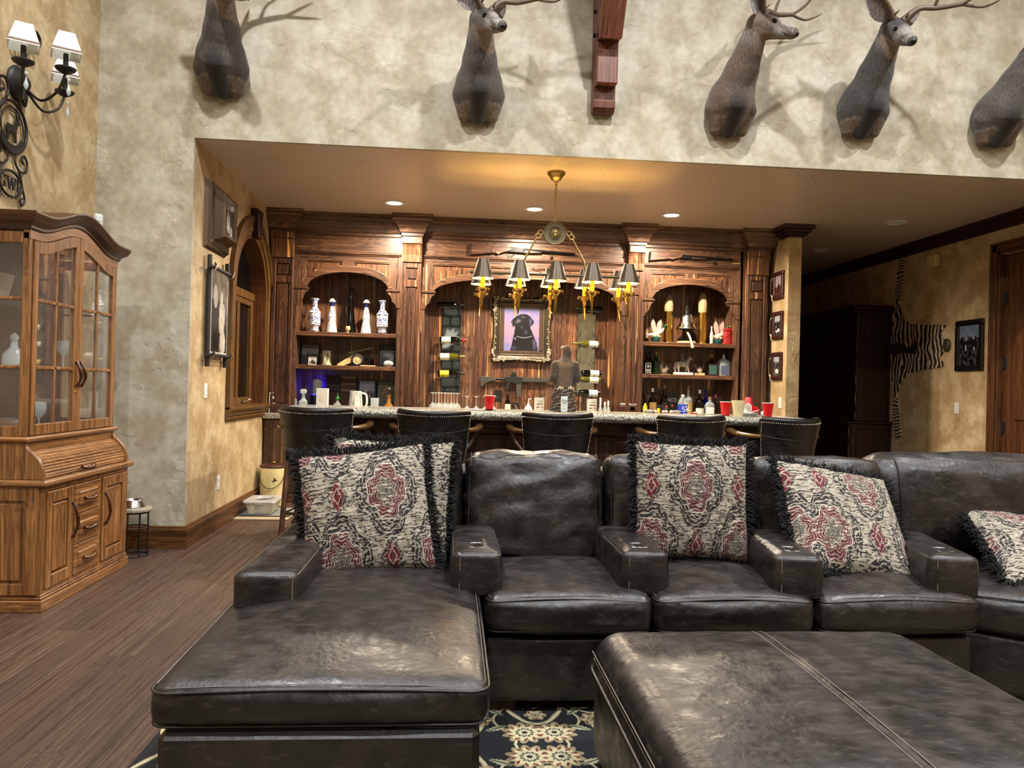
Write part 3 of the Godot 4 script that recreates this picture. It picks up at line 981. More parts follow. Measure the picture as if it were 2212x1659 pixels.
func room() -> void:
	# floor
	var g := G.new()
	g.bx(-2.84, 5.55, -0.12, -0.004, -12.2, 5.2)
	var fl := struct("floor", g, M.plank0)
	rng.seed = 5
	var shapes := {}
	for i in 17:
		var x := -2.64 + i * 0.14
		var z := -1.2 + rng.randf() * 1.2
		while z > -8.3:
			var l: float = [0.9, 1.2, 1.5][rng.randi() % 3]
			if not shapes.has(l):
				g = G.new()
				g.box(Vector3(0, -0.006, 0), Vector3(0.1388, 0.012, l - 0.0015), 0.0016)
				shapes[l] = g.mesh()
			part(fl, "plank", shapes[l], M["plank%d" % (rng.randi() % 4)], Vector3(x + 0.07, 0, z - l * 0.5))
			z -= l
	# great room shell
	g = G.new()
	g.bx(-2.84, -2.64, 0, 5.8, -5.8, 5.2)
	struct("wall_left", g, M.plaster_gold)
	g = G.new()
	g.bx(-2.84, -1.945, 0, 3.05, -5.84, -5.8)
	g.bx(-2.84, 5.55, 3.05, 5.8, -5.84, -5.8)
	struct("wall_back", g, M.plaster_grey)
	g = G.new()
	g.bx(-2.84, 5.55, 5.6, 5.8, -5.8, 5.2)
	struct("ceiling_great_room", g, M.great_ceiling)
	g = G.new()
	g.bx(-2.84, 5.55, 0, 5.8, 5.0, 5.2)
	struct("wall_front", g, M.plaster_gold)
	g = G.new()
	g.bx(5.35, 5.55, 0, 5.8, -6.04, 5.2)
	g.bx(5.35, 5.55, 0, 3.05, -12.2, -7.04)
	g.bx(5.35, 5.55, 2.68, 3.05, -7.04, -6.04)
	g.bx(5.5, 5.55, 0, 2.68, -7.04, -6.04)
	struct("wall_right", g, M.plaster_gold)
	# alcove: window wall with an arched opening, s runs away from the camera
	var half := []
	for k in 13:
		var a := PI / 2 * k / 12.0
		half.append(Vector2(7.49 - 0.56 * sin(a), 2.09 + 0.56 * cos(a)))
	g = G.new()
	g.t = Transform3D(Basis(Vector3(0, 0, -1), Vector3.UP, Vector3(1, 0, 0)), Vector3.ZERO)
	var left: Array = [Vector2(7.49, 0), Vector2(5.84, 0), Vector2(5.84, 3.05), Vector2(7.49, 3.05)] + half + [Vector2(6.93, 1.0), Vector2(7.49, 1.0)]
	g.prism(left, -2.2, -1.945)
	var right := []
	for p in left:
		var q := Vector2(14.98 - p.x, p.y)
		if q.x > 8.6:
			q.x = 8.9
		right.append(q)
	g.prism(right, -2.2, -1.945)
	struct("wall_window", g, M.plaster_gold)
	g = G.new()
	g.bx(-2.2, 3.54, 0, 3.05, -8.95, -8.75)
	struct("wall_bar", g, M.plaster_gold)
	g = G.new()
	g.bx(3.54, 3.68, 0, 3.05, -12.0, -7.8)
	struct("wall_pillar", g, M.plaster_gold)
	g = G.new()
	g.bx(3.54, 5.55, 0, 3.05, -12.2, -12.0)
	struct("wall_hall", g, M.plaster_gold)
	g = G.new()
	g.bx(-2.2, 5.55, 3.05, 3.25, -12.2, -5.84)
	struct("ceiling_alcove", g, M.ceiling_paint)
	# skirting
	var skirt := [Vector2(0, 0), Vector2(0.016, 0), Vector2(0.016, 0.118), Vector2(0.022, 0.128), Vector2(0.022, 0.145), Vector2(0.013, 0.152), Vector2(0.013, 0.163), Vector2(0.005, 0.17), Vector2(0, 0.17)]
	g = G.new()
	g.run(skirt, Vector3(-2.64, 0, -5.8), Vector3(-1.923, 0, -5.8), Vector3(0, 0, 1))
	struct("baseboard_back", g, M.base_wood)
	g = G.new()
	g.run(skirt, Vector3(-1.945, 0, -5.79), Vector3(-1.945, 0, -8.03), Vector3(1, 0, 0))
	struct("baseboard_window", g, M.base_wood)
	g = G.new()
	g.run(skirt, Vector3(-2.64, 0, -5.8), Vector3(-2.64, 0, 5.0), Vector3(1, 0, 0))
	struct("baseboard_left", g, M.base_wood)
	g = G.new()
	g.run(skirt, Vector3(5.35, 0, -12), Vector3(5.35, 0, -7.16), Vector3(-1, 0, 0))
	struct("baseboard_right", g, M.base_wood)
	# crown on the hall wall and the pillar's cap
	var crown := [Vector2(0, 2.925), Vector2(0.02, 2.925), Vector2(0.028, 2.95), Vector2(0.05, 2.97), Vector2(0.085, 3.0), Vector2(0.10, 3.03), Vector2(0.10, 3.05), Vector2(0, 3.05)]
	g = G.new()
	g.run(crown, Vector3(5.35, 0, -12), Vector3(5.35, 0, -5.84), Vector3(-1, 0, 0))
	struct("trim_1", g, M.crown_dark)
	g = G.new()
	for e in [[0.02, 2.925, 2.95], [0.045, 2.95, 2.975], [0.075, 2.975, 3.005], [0.10, 3.005, 3.05]]:
		g.bx(3.54 - e[0], 3.68 + e[0], e[1], e[2], -8.0, -7.8 + e[0], 0.006)
	struct("trim_2", g, M.crown_dark)
	window()
	door()
	for i in 3:
		downlight("lit recessed light in the bar ceiling, " + ["left of the chandelier chain", "nearest the chandelier chain", "right of the chandelier above the arched shelves"][i], Vector3([-0.604, 0.785, 2.184][i], 3.05, -7.55), M.lens, "lit recessed lights over the bar")
	downlight("unlit recessed light in the hall ceiling nearer the doorway", Vector3(4.505, 3.05, -7.45), M.shade_white, "unlit recessed lights")
	downlight("unlit recessed light deeper in the dark hall ceiling", Vector3(4.522, 3.05, -9.05), M.shade_white, "unlit recessed lights")
	for i in GREAT.size():
		var p: Vector2 = GREAT[i]
		downlight(["recessed light high over the deer wall, left one", "recessed light high over the deer wall, middle one", "recessed light high over the deer wall, right one", "recessed light high over the chaise", "recessed light high over the ottoman", "recessed light high over the corner seat", "recessed light high behind the camera"][i], Vector3(p.x, 5.6, p.y), M.great_lens, "great room recessed lights")
	g = G.new()
	g.lathe([Vector2(0.0, -0.006), Vector2(0.05, -0.006), Vector2(0.05, -0.006), Vector2(0.056, 0.0)], Vector3.ZERO, 24)
	one("ceiling_cover_plate", "painted-over round cover plate on the bar ceiling", "cover plate", g, M.ceiling_paint, Vector3(-0.749, 3.05, -6.23))
	chimney()

func window() -> void:
	# casing, jamb, mullioned sashes and night panes; local x runs along the wall (away from the camera), z into the room
	var t := Node3D.new()
	t.name = "window_1"
	t.set_meta("kind", "structure")
	add_child(t)
	t.transform = Transform3D(Basis(Vector3(0, 0, -1), Vector3.UP, Vector3(1, 0, 0)), Vector3(-1.945, 0, -7.49))
	var cs := [[0.555, 0.60, 0.012], [0.60, 0.69, 0.026], [0.69, 0.745, 0.04]]
	var g := G.new()
	for e in cs:
		for sg in [-1.0, 1.0]:
			g.bx(sg * e[0], sg * e[1], 1.0, 2.09, 0.0, e[2], 0.004)
		var outer := []
		var inner := []
		for k in 25:
			var a := PI * k / 24.0
			outer.append(Vector2(cos(a), sin(a)) * e[1] + Vector2(0, 2.09))
			inner.append(Vector2(cos(a), sin(a)) * e[0] + Vector2(0, 2.09))
		inner.reverse()
		g.prism(outer + inner, 0.0, e[2], 0.0)
	part(t, "casing", g, M.casing_wood)
	g = G.new()
	g.prism([Vector2(-0.055, 2.63), Vector2(0.055, 2.63), Vector2(0.10, 2.90), Vector2(-0.10, 2.90)], 0.0, 0.075, 0.006)
	part(t, "keystone", g, M.crown_dark)
	g = G.new()
	g.run([Vector2(0, 0.90), Vector2(0.02, 0.90), Vector2(0.028, 0.925), Vector2(0.02, 0.935), Vector2(0.035, 0.95), Vector2(0.035, 0.968), Vector2(0.05, 0.98), Vector2(0.06, 1.0), Vector2(0.06, 1.02), Vector2(0, 1.02)], Vector3(-0.745, 0, 0), Vector3(0.745, 0, 0), Vector3(0, 0, 1))
	part(t, "sill", g, M.casing_wood)
	g = G.new()
	for sg in [-1.0, 1.0]:
		g.bx(sg * 0.56, sg * 0.535, 1.0, 2.09, -0.2, 0.012)
	var o2 := []
	var i2 := []
	for k in 25:
		var a := PI * k / 24.0
		o2.append(Vector2(cos(a), sin(a)) * 0.56 + Vector2(0, 2.09))
		i2.append(Vector2(cos(a), sin(a)) * 0.535 + Vector2(0, 2.09))
	i2.reverse()
	g.prism(o2 + i2, -0.2, 0.012)
	g.bx(-0.535, 0.535, 1.0, 1.03, -0.2, 0.012)
	part(t, "jamb", g, M.alder)
	g = G.new()
	g.bx(-0.535, 0.535, 2.07, 2.15, -0.16, -0.10, 0.004)
	for x in [-0.50, 0.0, 0.50]:
		g.bx(x - 0.04, x + 0.04, 1.03, 2.07, -0.16, -0.11, 0.004)
	for y in [1.06, 2.05]:
		g.bx(-0.535, 0.535, y - 0.035, y + 0.03, -0.16, -0.112, 0.004)
	part(t, "sash", g, M.casing_wood)
	for x in [-0.25, 0.25]:
		g = G.new()
		g.bx(x - 0.212, x + 0.212, 1.09, 2.02, -0.152, -0.146)
		part(t, "pane", g, M.glass_night)
	g = G.new()
	var fan := []
	for k in 17:
		var a := PI * k / 16.0
		fan.append(Vector2(cos(a) * 0.53, sin(a) * 0.53) + Vector2(0, 2.14))
	g.prism(fan, -0.152, -0.146)
	part(t, "arched_pane", g, M.glass_night)
	g = G.new()
	g.box(Vector3(0.22, 1.045, -0.09), Vector3(0.10, 0.025, 0.03), 0.005)
	g.tube([Vector3(0.22, 1.05, -0.08), Vector3(0.24, 1.075, -0.05), Vector3(0.28, 1.06, -0.035)], 0.007)
	part(t, "crank", g, M.steel)
	g = G.new()
	g.bx(-0.56, 0.56, 1.0, 2.66, -0.265, -0.255)
	part(t, "night_screen", g, M.black)

func door() -> void:
	var t := Node3D.new()
	t.name = "door_1"
	t.set_meta("kind", "structure")
	add_child(t)
	t.transform = Transform3D(Basis(Vector3(0, 0, 1), Vector3.UP, Vector3(-1, 0, 0)), Vector3(5.35, 0, -6.54))
	# local x towards the camera, z into the room
	var g := G.new()
	for e in [[0.50, 0.53, 0.015], [0.53, 0.59, 0.03], [0.59, 0.615, 0.04]]:
		for sg in [-1.0, 1.0]:
			g.bx(sg * e[0], sg * e[1], 0.0, 2.68 + e[1] - 0.5, 0.0, e[2], 0.004)
		g.bx(-e[1], e[1], 2.68 + e[0] - 0.5, 2.68 + e[1] - 0.5, 0.0, e[2], 0.004)
	part(t, "casing", g, M.alder)
	g = G.new()
	for sg in [-1.0, 1.0]:
		g.bx(sg * 0.50, sg * 0.492, 0.0, 2.68, -0.15, 0.004)
	part(t, "jamb", g, M.alder)
	g = G.new()
	g.bx(-0.495, 0.495, 0.01, 2.67, -0.09, -0.045, 0.003)
	var leaf := part(t, "door_leaf", g, M.alder)
	for y in [[0.12, 0.92], [1.06, 2.28]]:
		g = G.new()
		var arch: float = 0.12 if y[1] > 2.0 else 0.0
		g.prism([Vector2(-0.34, y[0]), Vector2(0.34, y[0]), Vector2(0.34, y[1]), Vector2(0.2, y[1] + arch * 0.8), Vector2(0, y[1] + arch), Vector2(-0.2, y[1] + arch * 0.8), Vector2(-0.34, y[1])], -0.05, -0.03, 0.012)
		part(leaf, "raised_panel", g, M.alder)
	for y in [0.98, 1.61, 2.25]:
		g = G.new()
		g.box(Vector3(-0.475, y, -0.04), Vector3(0.03, 0.11, 0.014), 0.003)
		g.tube([Vector3(-0.49, y - 0.06, -0.03), Vector3(-0.49, y + 0.06, -0.03)], 0.008, 8)
		part(leaf, "hinge", g, M.black)

func chimney() -> void:
	# stone fireplace breast behind the camera: the bar's left mirror strip shows it
	var t := thing("stone_chimney", "dark fieldstone chimney breast seen in the left wine rack mirror", "chimney", Vector3(-0.45, 0, 4.65))
	var g := G.new()
	g.bx(-1.3, 1.3, 0, 5.6, -0.02, 0.35)
	part(t, "mortar_core", g, M.mortar)
	rng.seed = 77
	var y := 0.0
	while y < 4.0:
		var h := rng.randf_range(0.2, 0.3)
		var x := -1.3
		while x < 1.28:
			var w := minf(rng.randf_range(0.28, 0.5), 1.3 - x)
			g = G.new()
			g.t = Transform3D(Basis(Vector3(0, 0, 1), rng.randf_range(-0.06, 0.06)), Vector3(x + w * 0.5, y + h * 0.5, -0.05))
			g.box(Vector3.ZERO, Vector3(w - 0.03, h - 0.03, rng.randf_range(0.10, 0.15)), 0.035)
			part(t, "stone", g, M.chimney_stone)
			x += w
		y += h
	g = G.new()
	for sg in [-1.0, 1.0]:
		var pts := []
		for q in [[0.05, 0.0], [0.30, 0.02], [0.42, 0.12], [0.55, 0.16], [0.50, 0.24], [0.66, 0.34], [0.54, 0.36], [0.62, 0.50], [0.48, 0.45], [0.50, 0.60], [0.36, 0.48], [0.30, 0.58], [0.24, 0.38], [0.14, 0.2]]:
			pts.append(Vector2(q[0] * sg, q[1]))
		g.prism(pts, -0.01, 0.015, 0.0)
	one("moose_antlers", "pale moose antlers on the stone chimney, seen in the mirror", "antlers", g, M.moose_white, Vector3(-0.45, 2.3, 4.42))

func raised(g: G, x0: float, x1: float, y0: float, y1: float, z: float, d := 0.012, b := 0.012) -> void:
	g.bx(x0, x1, y0, y1, z - 0.002, z + d, b)

func wavy(g: G, a: Vector3, along: Vector3, out: Vector3, l: float) -> void:
	var pts := []
	var side := along.cross(out)
	for k in 13:
		var s := k / 12.0
		pts.append(a + along * l * (s - 0.5) + out * (0.008 + 0.026 * sin(PI * s)) + side * 0.007 * sin(TAU * s))
	g.tube(pts, [0.011, 0.009, 0.007, 0.0075, 0.009, 0.010, 0.0105, 0.010, 0.009, 0.0075, 0.007, 0.009, 0.011], 8)

func bell(x: float) -> float:
	return 0.105 * pow(cos(clampf(x / 0.46, -1, 1) * PI / 2), 2.0)

func hutch() -> void:
	var t := thing("china_hutch", "oak roll-top china hutch with arched bonnet and glazed doors against the left wall", "cabinet")
	t.transform = Transform3D(Basis(Vector3(0, 0, -1), Vector3.UP, Vector3(1, 0, 0)), Vector3(-2.62, 0, -4.75))
	# local: x away from the camera, z out of the wall; lower front at z = 0.473
	var F := 0.473
	var g := G.new()
	g.bx(-0.545, 0.545, 0, 0.062, 0, F + 0.015, 0.004)
	g.bx(-0.538, 0.538, 0.062, 0.078, 0, F + 0.008, 0.005)
	g.bx(-0.532, 0.532, 0.078, 0.09, 0, F + 0.003, 0.004)
	part(t, "plinth", g, M.oak_h)
	g = G.new()
	g.bx(-0.53, 0.53, 0.09, 0.665, 0, F - 0.012)
	# face frame
	for e in [[-0.53, -0.50], [-0.215, -0.20], [0.118, 0.15], [0.482, 0.53]]:
		g.bx(e[0], e[1], 0.1125, 0.6345, F - 0.014, F, 0.002)
	g.bx(-0.53, 0.53, 0.635, 0.665, F - 0.014, F, 0.002)
	g.bx(-0.53, 0.53, 0.09, 0.112, F - 0.014, F, 0.002)
	part(t, "body", g, M.oak_v)
	# near side panel
	g = G.new()
	g.t = Transform3D(Basis(Vector3(0, 0, 1), Vector3.UP, Vector3(-1, 0, 0)), Vector3(-0.53, 0, 0))
	for e in [[0.0, 0.075], [0.385, F - 0.015]]:
		g.bx(e[0], e[1], 0.091, 0.664, 0, 0.012, 0.002)
	g.bx(0.0755, 0.3845, 0.59, 0.664, 0, 0.012, 0.002)
	g.bx(0.0755, 0.3845, 0.091, 0.15, 0, 0.012, 0.002)
	raised(g, 0.09, 0.37, 0.165, 0.575, 0.0, 0.011, 0.011)
	part(t, "side_panel", g, M.oak_v)
	for e in [[-0.498, -0.217, -0.235], [0.152, 0.48, 0.175]]:
		g = G.new()
		var w: float = 0.052
		g.bx(e[0], e[0] + w, 0.114, 0.633, F - 0.012, F + 0.012, 0.003)
		g.bx(e[1] - w, e[1], 0.114, 0.633, F - 0.012, F + 0.012, 0.003)
		g.bx(e[0] + w, e[1] - w, 0.57, 0.633, F - 0.012, F + 0.012, 0.003)
		g.bx(e[0] + w, e[1] - w, 0.114, 0.18, F - 0.012, F + 0.012, 0.003)
		raised(g, e[0] + w + 0.008, e[1] - w - 0.008, 0.188, 0.562, F - 0.008, 0.014, 0.014)
		var d := part(t, "door", g, M.oak_v)
		g = G.new()
		wavy(g, Vector3(e[2], 0.44, F + 0.012), Vector3.UP, Vector3(0, 0, 1), 0.20)
		part(d, "handle", g, M.oak_dark)
		g = G.new()
		g.ball(Vector3(e[2], 0.315, F + 0.014), Vector3(0.006, 0.008, 0.004), 8, 5)
		part(d, "lock", g, M.brass)
	for i in 3:
		var y0 := 0.114 + i * 0.174
		g = G.new()
		g.bx(-0.198, 0.116, y0, y0 + 0.17, F - 0.012, F + 0.010, 0.003)
		g.bx(-0.15, 0.068, y0 + 0.042, y0 + 0.128, F + 0.004, F + 0.020, 0.012)
		var d := part(t, "drawer", g, M.oak_h)
		g = G.new()
		wavy(g, Vector3(-0.041, y0 + 0.085, F + 0.018), Vector3.RIGHT, Vector3(0, 0, 1), 0.15)
		part(d, "handle", g, M.oak_dark)
	# ledge and roll top
	g = G.new()
	g.bx(-0.56, 0.56, 0.665, 0.70, 0, F + 0.03, 0.010)
	part(t, "ledge", g, M.oak_h)
	var s_prof := curve([Vector2(F + 0.002, 0.70), Vector2(F, 0.745), Vector2(F - 0.02, 0.80), Vector2(F - 0.06, 0.845), Vector2(F - 0.088, 0.872), Vector2(F - 0.095, 0.90)], 5)
	for x in [[-0.53, -0.505], [0.505, 0.53]]:
		g = G.new()
		g.t = Transform3D(Basis(Vector3(0, 0, 1), Vector3.UP, Vector3(-1, 0, 0)), Vector3.ZERO)
		g.prism(s_prof + [Vector2(0, 0.90), Vector2(0, 0.70)], -x[1], -x[0], 0.004)
		part(t, "roll_end", g, M.oak_v)
	var inner := curve([Vector2(F - 0.015, 0.702), Vector2(F - 0.018, 0.745), Vector2(F - 0.04, 0.79), Vector2(F - 0.08, 0.832), Vector2(F - 0.115, 0.855)], 12)
	var n_slat := 11
	for i in n_slat:
		var a: Vector2 = inner[int(float(i) / n_slat * (inner.size() - 1))]
		var b: Vector2 = inner[int(float(i + 1) / n_slat * (inner.size() - 1))]
		g = G.new()
		var mid := (a + b) * 0.5
		var r := a.distance_to(b) * 0.5
		var arc := []
		for k in 7:
			var f := k / 6.0
			var nrm := Vector2(b.y - a.y, a.x - b.x).normalized()
			arc.append(a.lerp(b, f) + nrm * r * 0.55 * sin(PI * f))
		arc.append(b - Vector2(0.006, 0.0))
		arc.append(a - Vector2(0.006, 0.0))
		g.t = Transform3D(Basis(Vector3(0, 0, 1), Vector3.UP, Vector3(-1, 0, 0)), Vector3.ZERO)
		g.prism(arc, -0.504, 0.504)
		part(t, "tambour_slat", g, M.oak_h)
	g = G.new()
	wavy(g, Vector3(-0.02, 0.725, F - 0.012), Vector3.RIGHT, Vector3(0, 0, 1), 0.16)
	part(t, "roll_handle", g, M.oak_dark)
	g = G.new()
	g.bx(-0.505, 0.505, 0.85, 0.90, 0, F - 0.10)
	g.bx(-0.50, 0.50, 0.70, 0.86, 0.0, 0.30)
	part(t, "roll_back", g, M.oak_h)
	# upper case
	var U := 0.37
	g = G.new()
	g.bx(-0.55, 0.55, 0.90, 0.928, 0, U + 0.028, 0.010)
	part(t, "upper_sill", g, M.oak_h)
	g = G.new()
	g.bx(-0.525, 0.525, 0.928, 2.02, 0.0, 0.012)
	part(t, "case_back", g, M.oak_dark)
	for sg in [-1.0, 1.0]:
		g = G.new()
		g.bx(sg * 0.53, sg * 0.495, 0.928, 2.02, U - 0.035, U, 0.004)
		g.bx(sg * 0.53, sg * 0.50, 0.928, 2.02, 0.0, 0.04, 0.003)
		g.bx(sg * 0.53, sg * 0.505, 0.928, 0.985, 0.0405, U - 0.0355, 0.003)
		g.bx(sg * 0.53, sg * 0.505, 1.96, 2.02, 0.0405, U - 0.0355, 0.003)
		for y in [1.30, 1.665]:
			g.bx(sg * 0.525, sg * 0.508, y - 0.009, y + 0.009, 0.04, U - 0.03, 0.004)
		part(t, "side_frame", g, M.oak_v)
	for sg in [-1.0, 1.0]:
		g = G.new()
		g.bx(sg * 0.516, sg * 0.513, 0.985, 1.96, 0.04, U - 0.035)
		part(t, "side_pane", g, M.glass)
	for y in [1.30, 1.665]:
		g = G.new()
		g.bx(-0.50, 0.50, y - 0.003, y + 0.003, 0.02, U - 0.05)
		part(t, "glass_shelf", g, M.glass_clear)
	# frieze above the doors, then bonnet cornice carried along the bell curve
	g = G.new()
	var fr := []
	for k in 33:
		var x := -0.53 + 1.06 * k / 32.0
		fr.append(Vector2(x, 2.055 + bell(x)))
	for k in 33:
		var x := 0.53 - 1.06 * k / 32.0
		fr.append(Vector2(x, 1.985 + bell(x)))
	g.prism(fr, U - 0.03, U + 0.004)
	part(t, "frieze", g, M.oak_h)
	g = G.new()
	var prof := [Vector2(-0.37, 2.03), Vector2(0.004, 2.03), Vector2(0.014, 2.04), Vector2(0.014, 2.052), Vector2(0.024, 2.06), Vector2(0.045, 2.075), Vector2(0.056, 2.095), Vector2(0.062, 2.112), Vector2(0.062, 2.122), Vector2(-0.37, 2.122)]
	for i in prof.size() - 1:
		var p: Vector2 = prof[i]
		var q: Vector2 = prof[i + 1]
		g.grid(48, 1, func(a, b):
			var ex: float = 0.53 + maxf(0.0, lerpf(p.x, q.x, b))
			var x: float = ex - a * 2.0 * ex
			return Vector3(x, lerpf(p.y, q.y, b) + bell(x), U + lerpf(p.x, q.x, b)))
	for sg in [-1.0, 1.0]:
		for i in range(1, prof.size() - 1):
			var p: Vector2 = prof[i]
			var q: Vector2 = prof[i + 1]
			if i == prof.size() - 2:
				q = Vector2(0.0, q.y)
			g.face([Vector3(sg * (0.53 + p.x), p.y, U + p.x), Vector3(sg * (0.53 + p.x), p.y, 0.0), Vector3(sg * (0.53 + q.x), q.y, 0.0), Vector3(sg * (0.53 + q.x), q.y, U + q.x)], Vector3(sg * (q.y - p.y), -(q.x - p.x), 0).normalized())
	part(t, "bonnet_cornice", g, M.oak_dark)
	for sg in [-1.0, 1.0]:
		# glazed door: stiles, wavy top rail, muntins, six panes
		var x_out: float = sg * 0.492
		var x_in: float = sg * 0.004
		g = G.new()
		g.bx(x_out, x_out - sg * 0.042, 0.932, 1.985 + bell(x_out) - 0.004, U - 0.02, U + 0.012, 0.004)
		g.bx(x_in, x_in + sg * 0.042, 0.932, 1.985 + bell(x_in) - 0.004, U - 0.02, U + 0.012, 0.004)
		g.bx(x_out - sg * 0.042, x_in + sg * 0.042, 0.932, 0.992, U - 0.02, U + 0.012, 0.004)
		var rail := []
		for k in 17:
			var x := lerpf(x_out - sg * 0.04, x_in + sg * 0.04, k / 16.0)
			rail.append(Vector2(x, 1.981 + bell(x)))
		for k in 17:
			var x := lerpf(x_in + sg * 0.04, x_out - sg * 0.04, k / 16.0)
			rail.append(Vector2(x, 1.92 + bell(x)))
		g.prism(rail, U - 0.02, U + 0.012, 0.0)
		var d := part(t, "glazed_door", g, M.oak_v)
		var xm := (x_out + x_in) * 0.5
		g = G.new()
		g.bx(xm - 0.009, xm + 0.009, 0.992, 1.93 + bell(xm), U - 0.010, U + 0.008, 0.004)
		for y in [1.30, 1.665]:
			g.bx(x_out - sg * 0.042, x_in + sg * 0.042, y - 0.010, y + 0.010, U - 0.010, U + 0.008, 0.004)
		part(d, "muntin", g, M.oak_v)
		for row in [[0.992, 1.30], [1.30, 1.665], [1.665, 1.98]]:
			for cx in [[x_out - sg * 0.04, xm], [xm, x_in + sg * 0.04]]:
				g = G.new()
				var top0: float = row[1] if row[1] < 1.9 else 1.93 + bell(cx[0])
				var top1: float = row[1] if row[1] < 1.9 else 1.93 + bell(cx[1])
				g.prism([Vector2(cx[0], row[0]), Vector2(cx[1], row[0]), Vector2(cx[1], top1), Vector2(cx[0], top0)], U - 0.003, U)
				part(d, "pane", g, M.glass)
		g = G.new()
		wavy(g, Vector3(sg * 0.026, 1.27, U + 0.012), Vector3.UP, Vector3(0, 0, 1), 0.15)
		part(d, "handle", g, M.oak_dark)
	g = G.new()
	g.ball(Vector3(-0.026, 1.165, U + 0.014), Vector3(0.006, 0.008, 0.004), 8, 5)
	part(t, "lock", g, M.brass)
	# what stands inside
	var base := Vector3(-2.62, 0, -4.75)
	var inside := func(x: float, y: float, z: float) -> Vector3: return base + Vector3(z, y, -x)
	var cup := [Vector2(0.0, 0.0), Vector2(0.034, 0.0), Vector2(0.034, 0.004), Vector2(0.005, 0.010), Vector2(0.004, 0.075), Vector2(0.012, 0.085), Vector2(0.034, 0.11), Vector2(0.038, 0.14), Vector2(0.034, 0.175)]
	var k2 := 0
	for e in [[-0.33, 0.929, 0.27, "crystal goblet on the hutch floor behind the near door"], [-0.14, 0.929, 0.24, "crystal goblet on the hutch floor beside the near door's inner stile"], [0.20, 1.303, 0.20, "crystal goblet on the middle glass shelf of the hutch"]]:
		g = G.new()
		g.lathe(cup, Vector3.ZERO, 16)
		one("crystal_goblet", e[3], "goblet", g, M.glass_white, inside.call(e[0], e[1], e[2]), "crystal in the hutch")
	g = G.new()
	g.lathe([Vector2(0.0, 0.0), Vector2(0.06, 0.0), Vector2(0.07, 0.01), Vector2(0.11, 0.05), Vector2(0.13, 0.08), Vector2(0.126, 0.08), Vector2(0.10, 0.048), Vector2(0.05, 0.014), Vector2(0.0, 0.012)], Vector3.ZERO, 24)
	one("silver_bowl", "wide silver bowl on the hutch floor behind glass", "bowl", g, M.steel, inside.call(-0.24, 0.929, 0.14))
	g = G.new()
	g.lathe([Vector2(0.0, 0.0), Vector2(0.05, 0.0), Vector2(0.06, 0.02), Vector2(0.055, 0.07), Vector2(0.02, 0.11), Vector2(0.016, 0.15), Vector2(0.024, 0.155), Vector2(0.024, 0.155), Vector2(0.02, 0.175), Vector2(0.0, 0.19)], Vector3.ZERO, 16)
	one("crystal_decanter", "crystal decanter on the middle shelf behind the near glazed door", "decanter", g, M.glass_white, inside.call(-0.30, 1.303, 0.18))
	g = G.new()
	g.t = Transform3D(Basis(Vector3(1, 0, 0), -0.25), Vector3.ZERO)
	g.t.basis = Basis(Vector3.UP, -PI / 2) * g.t.basis
	g.prism([Vector2(-0.13, 0.0), Vector2(0.13, 0.0), Vector2(0.13, 0.16), Vector2(-0.13, 0.16)], 0.0, 0.012, 0.004)
	one("leaning_tray", "silver tray leaning inside the hutch on the top shelf", "tray", g, M.steel, inside.call(-0.36, 1.669, 0.10))
	k2 += 1

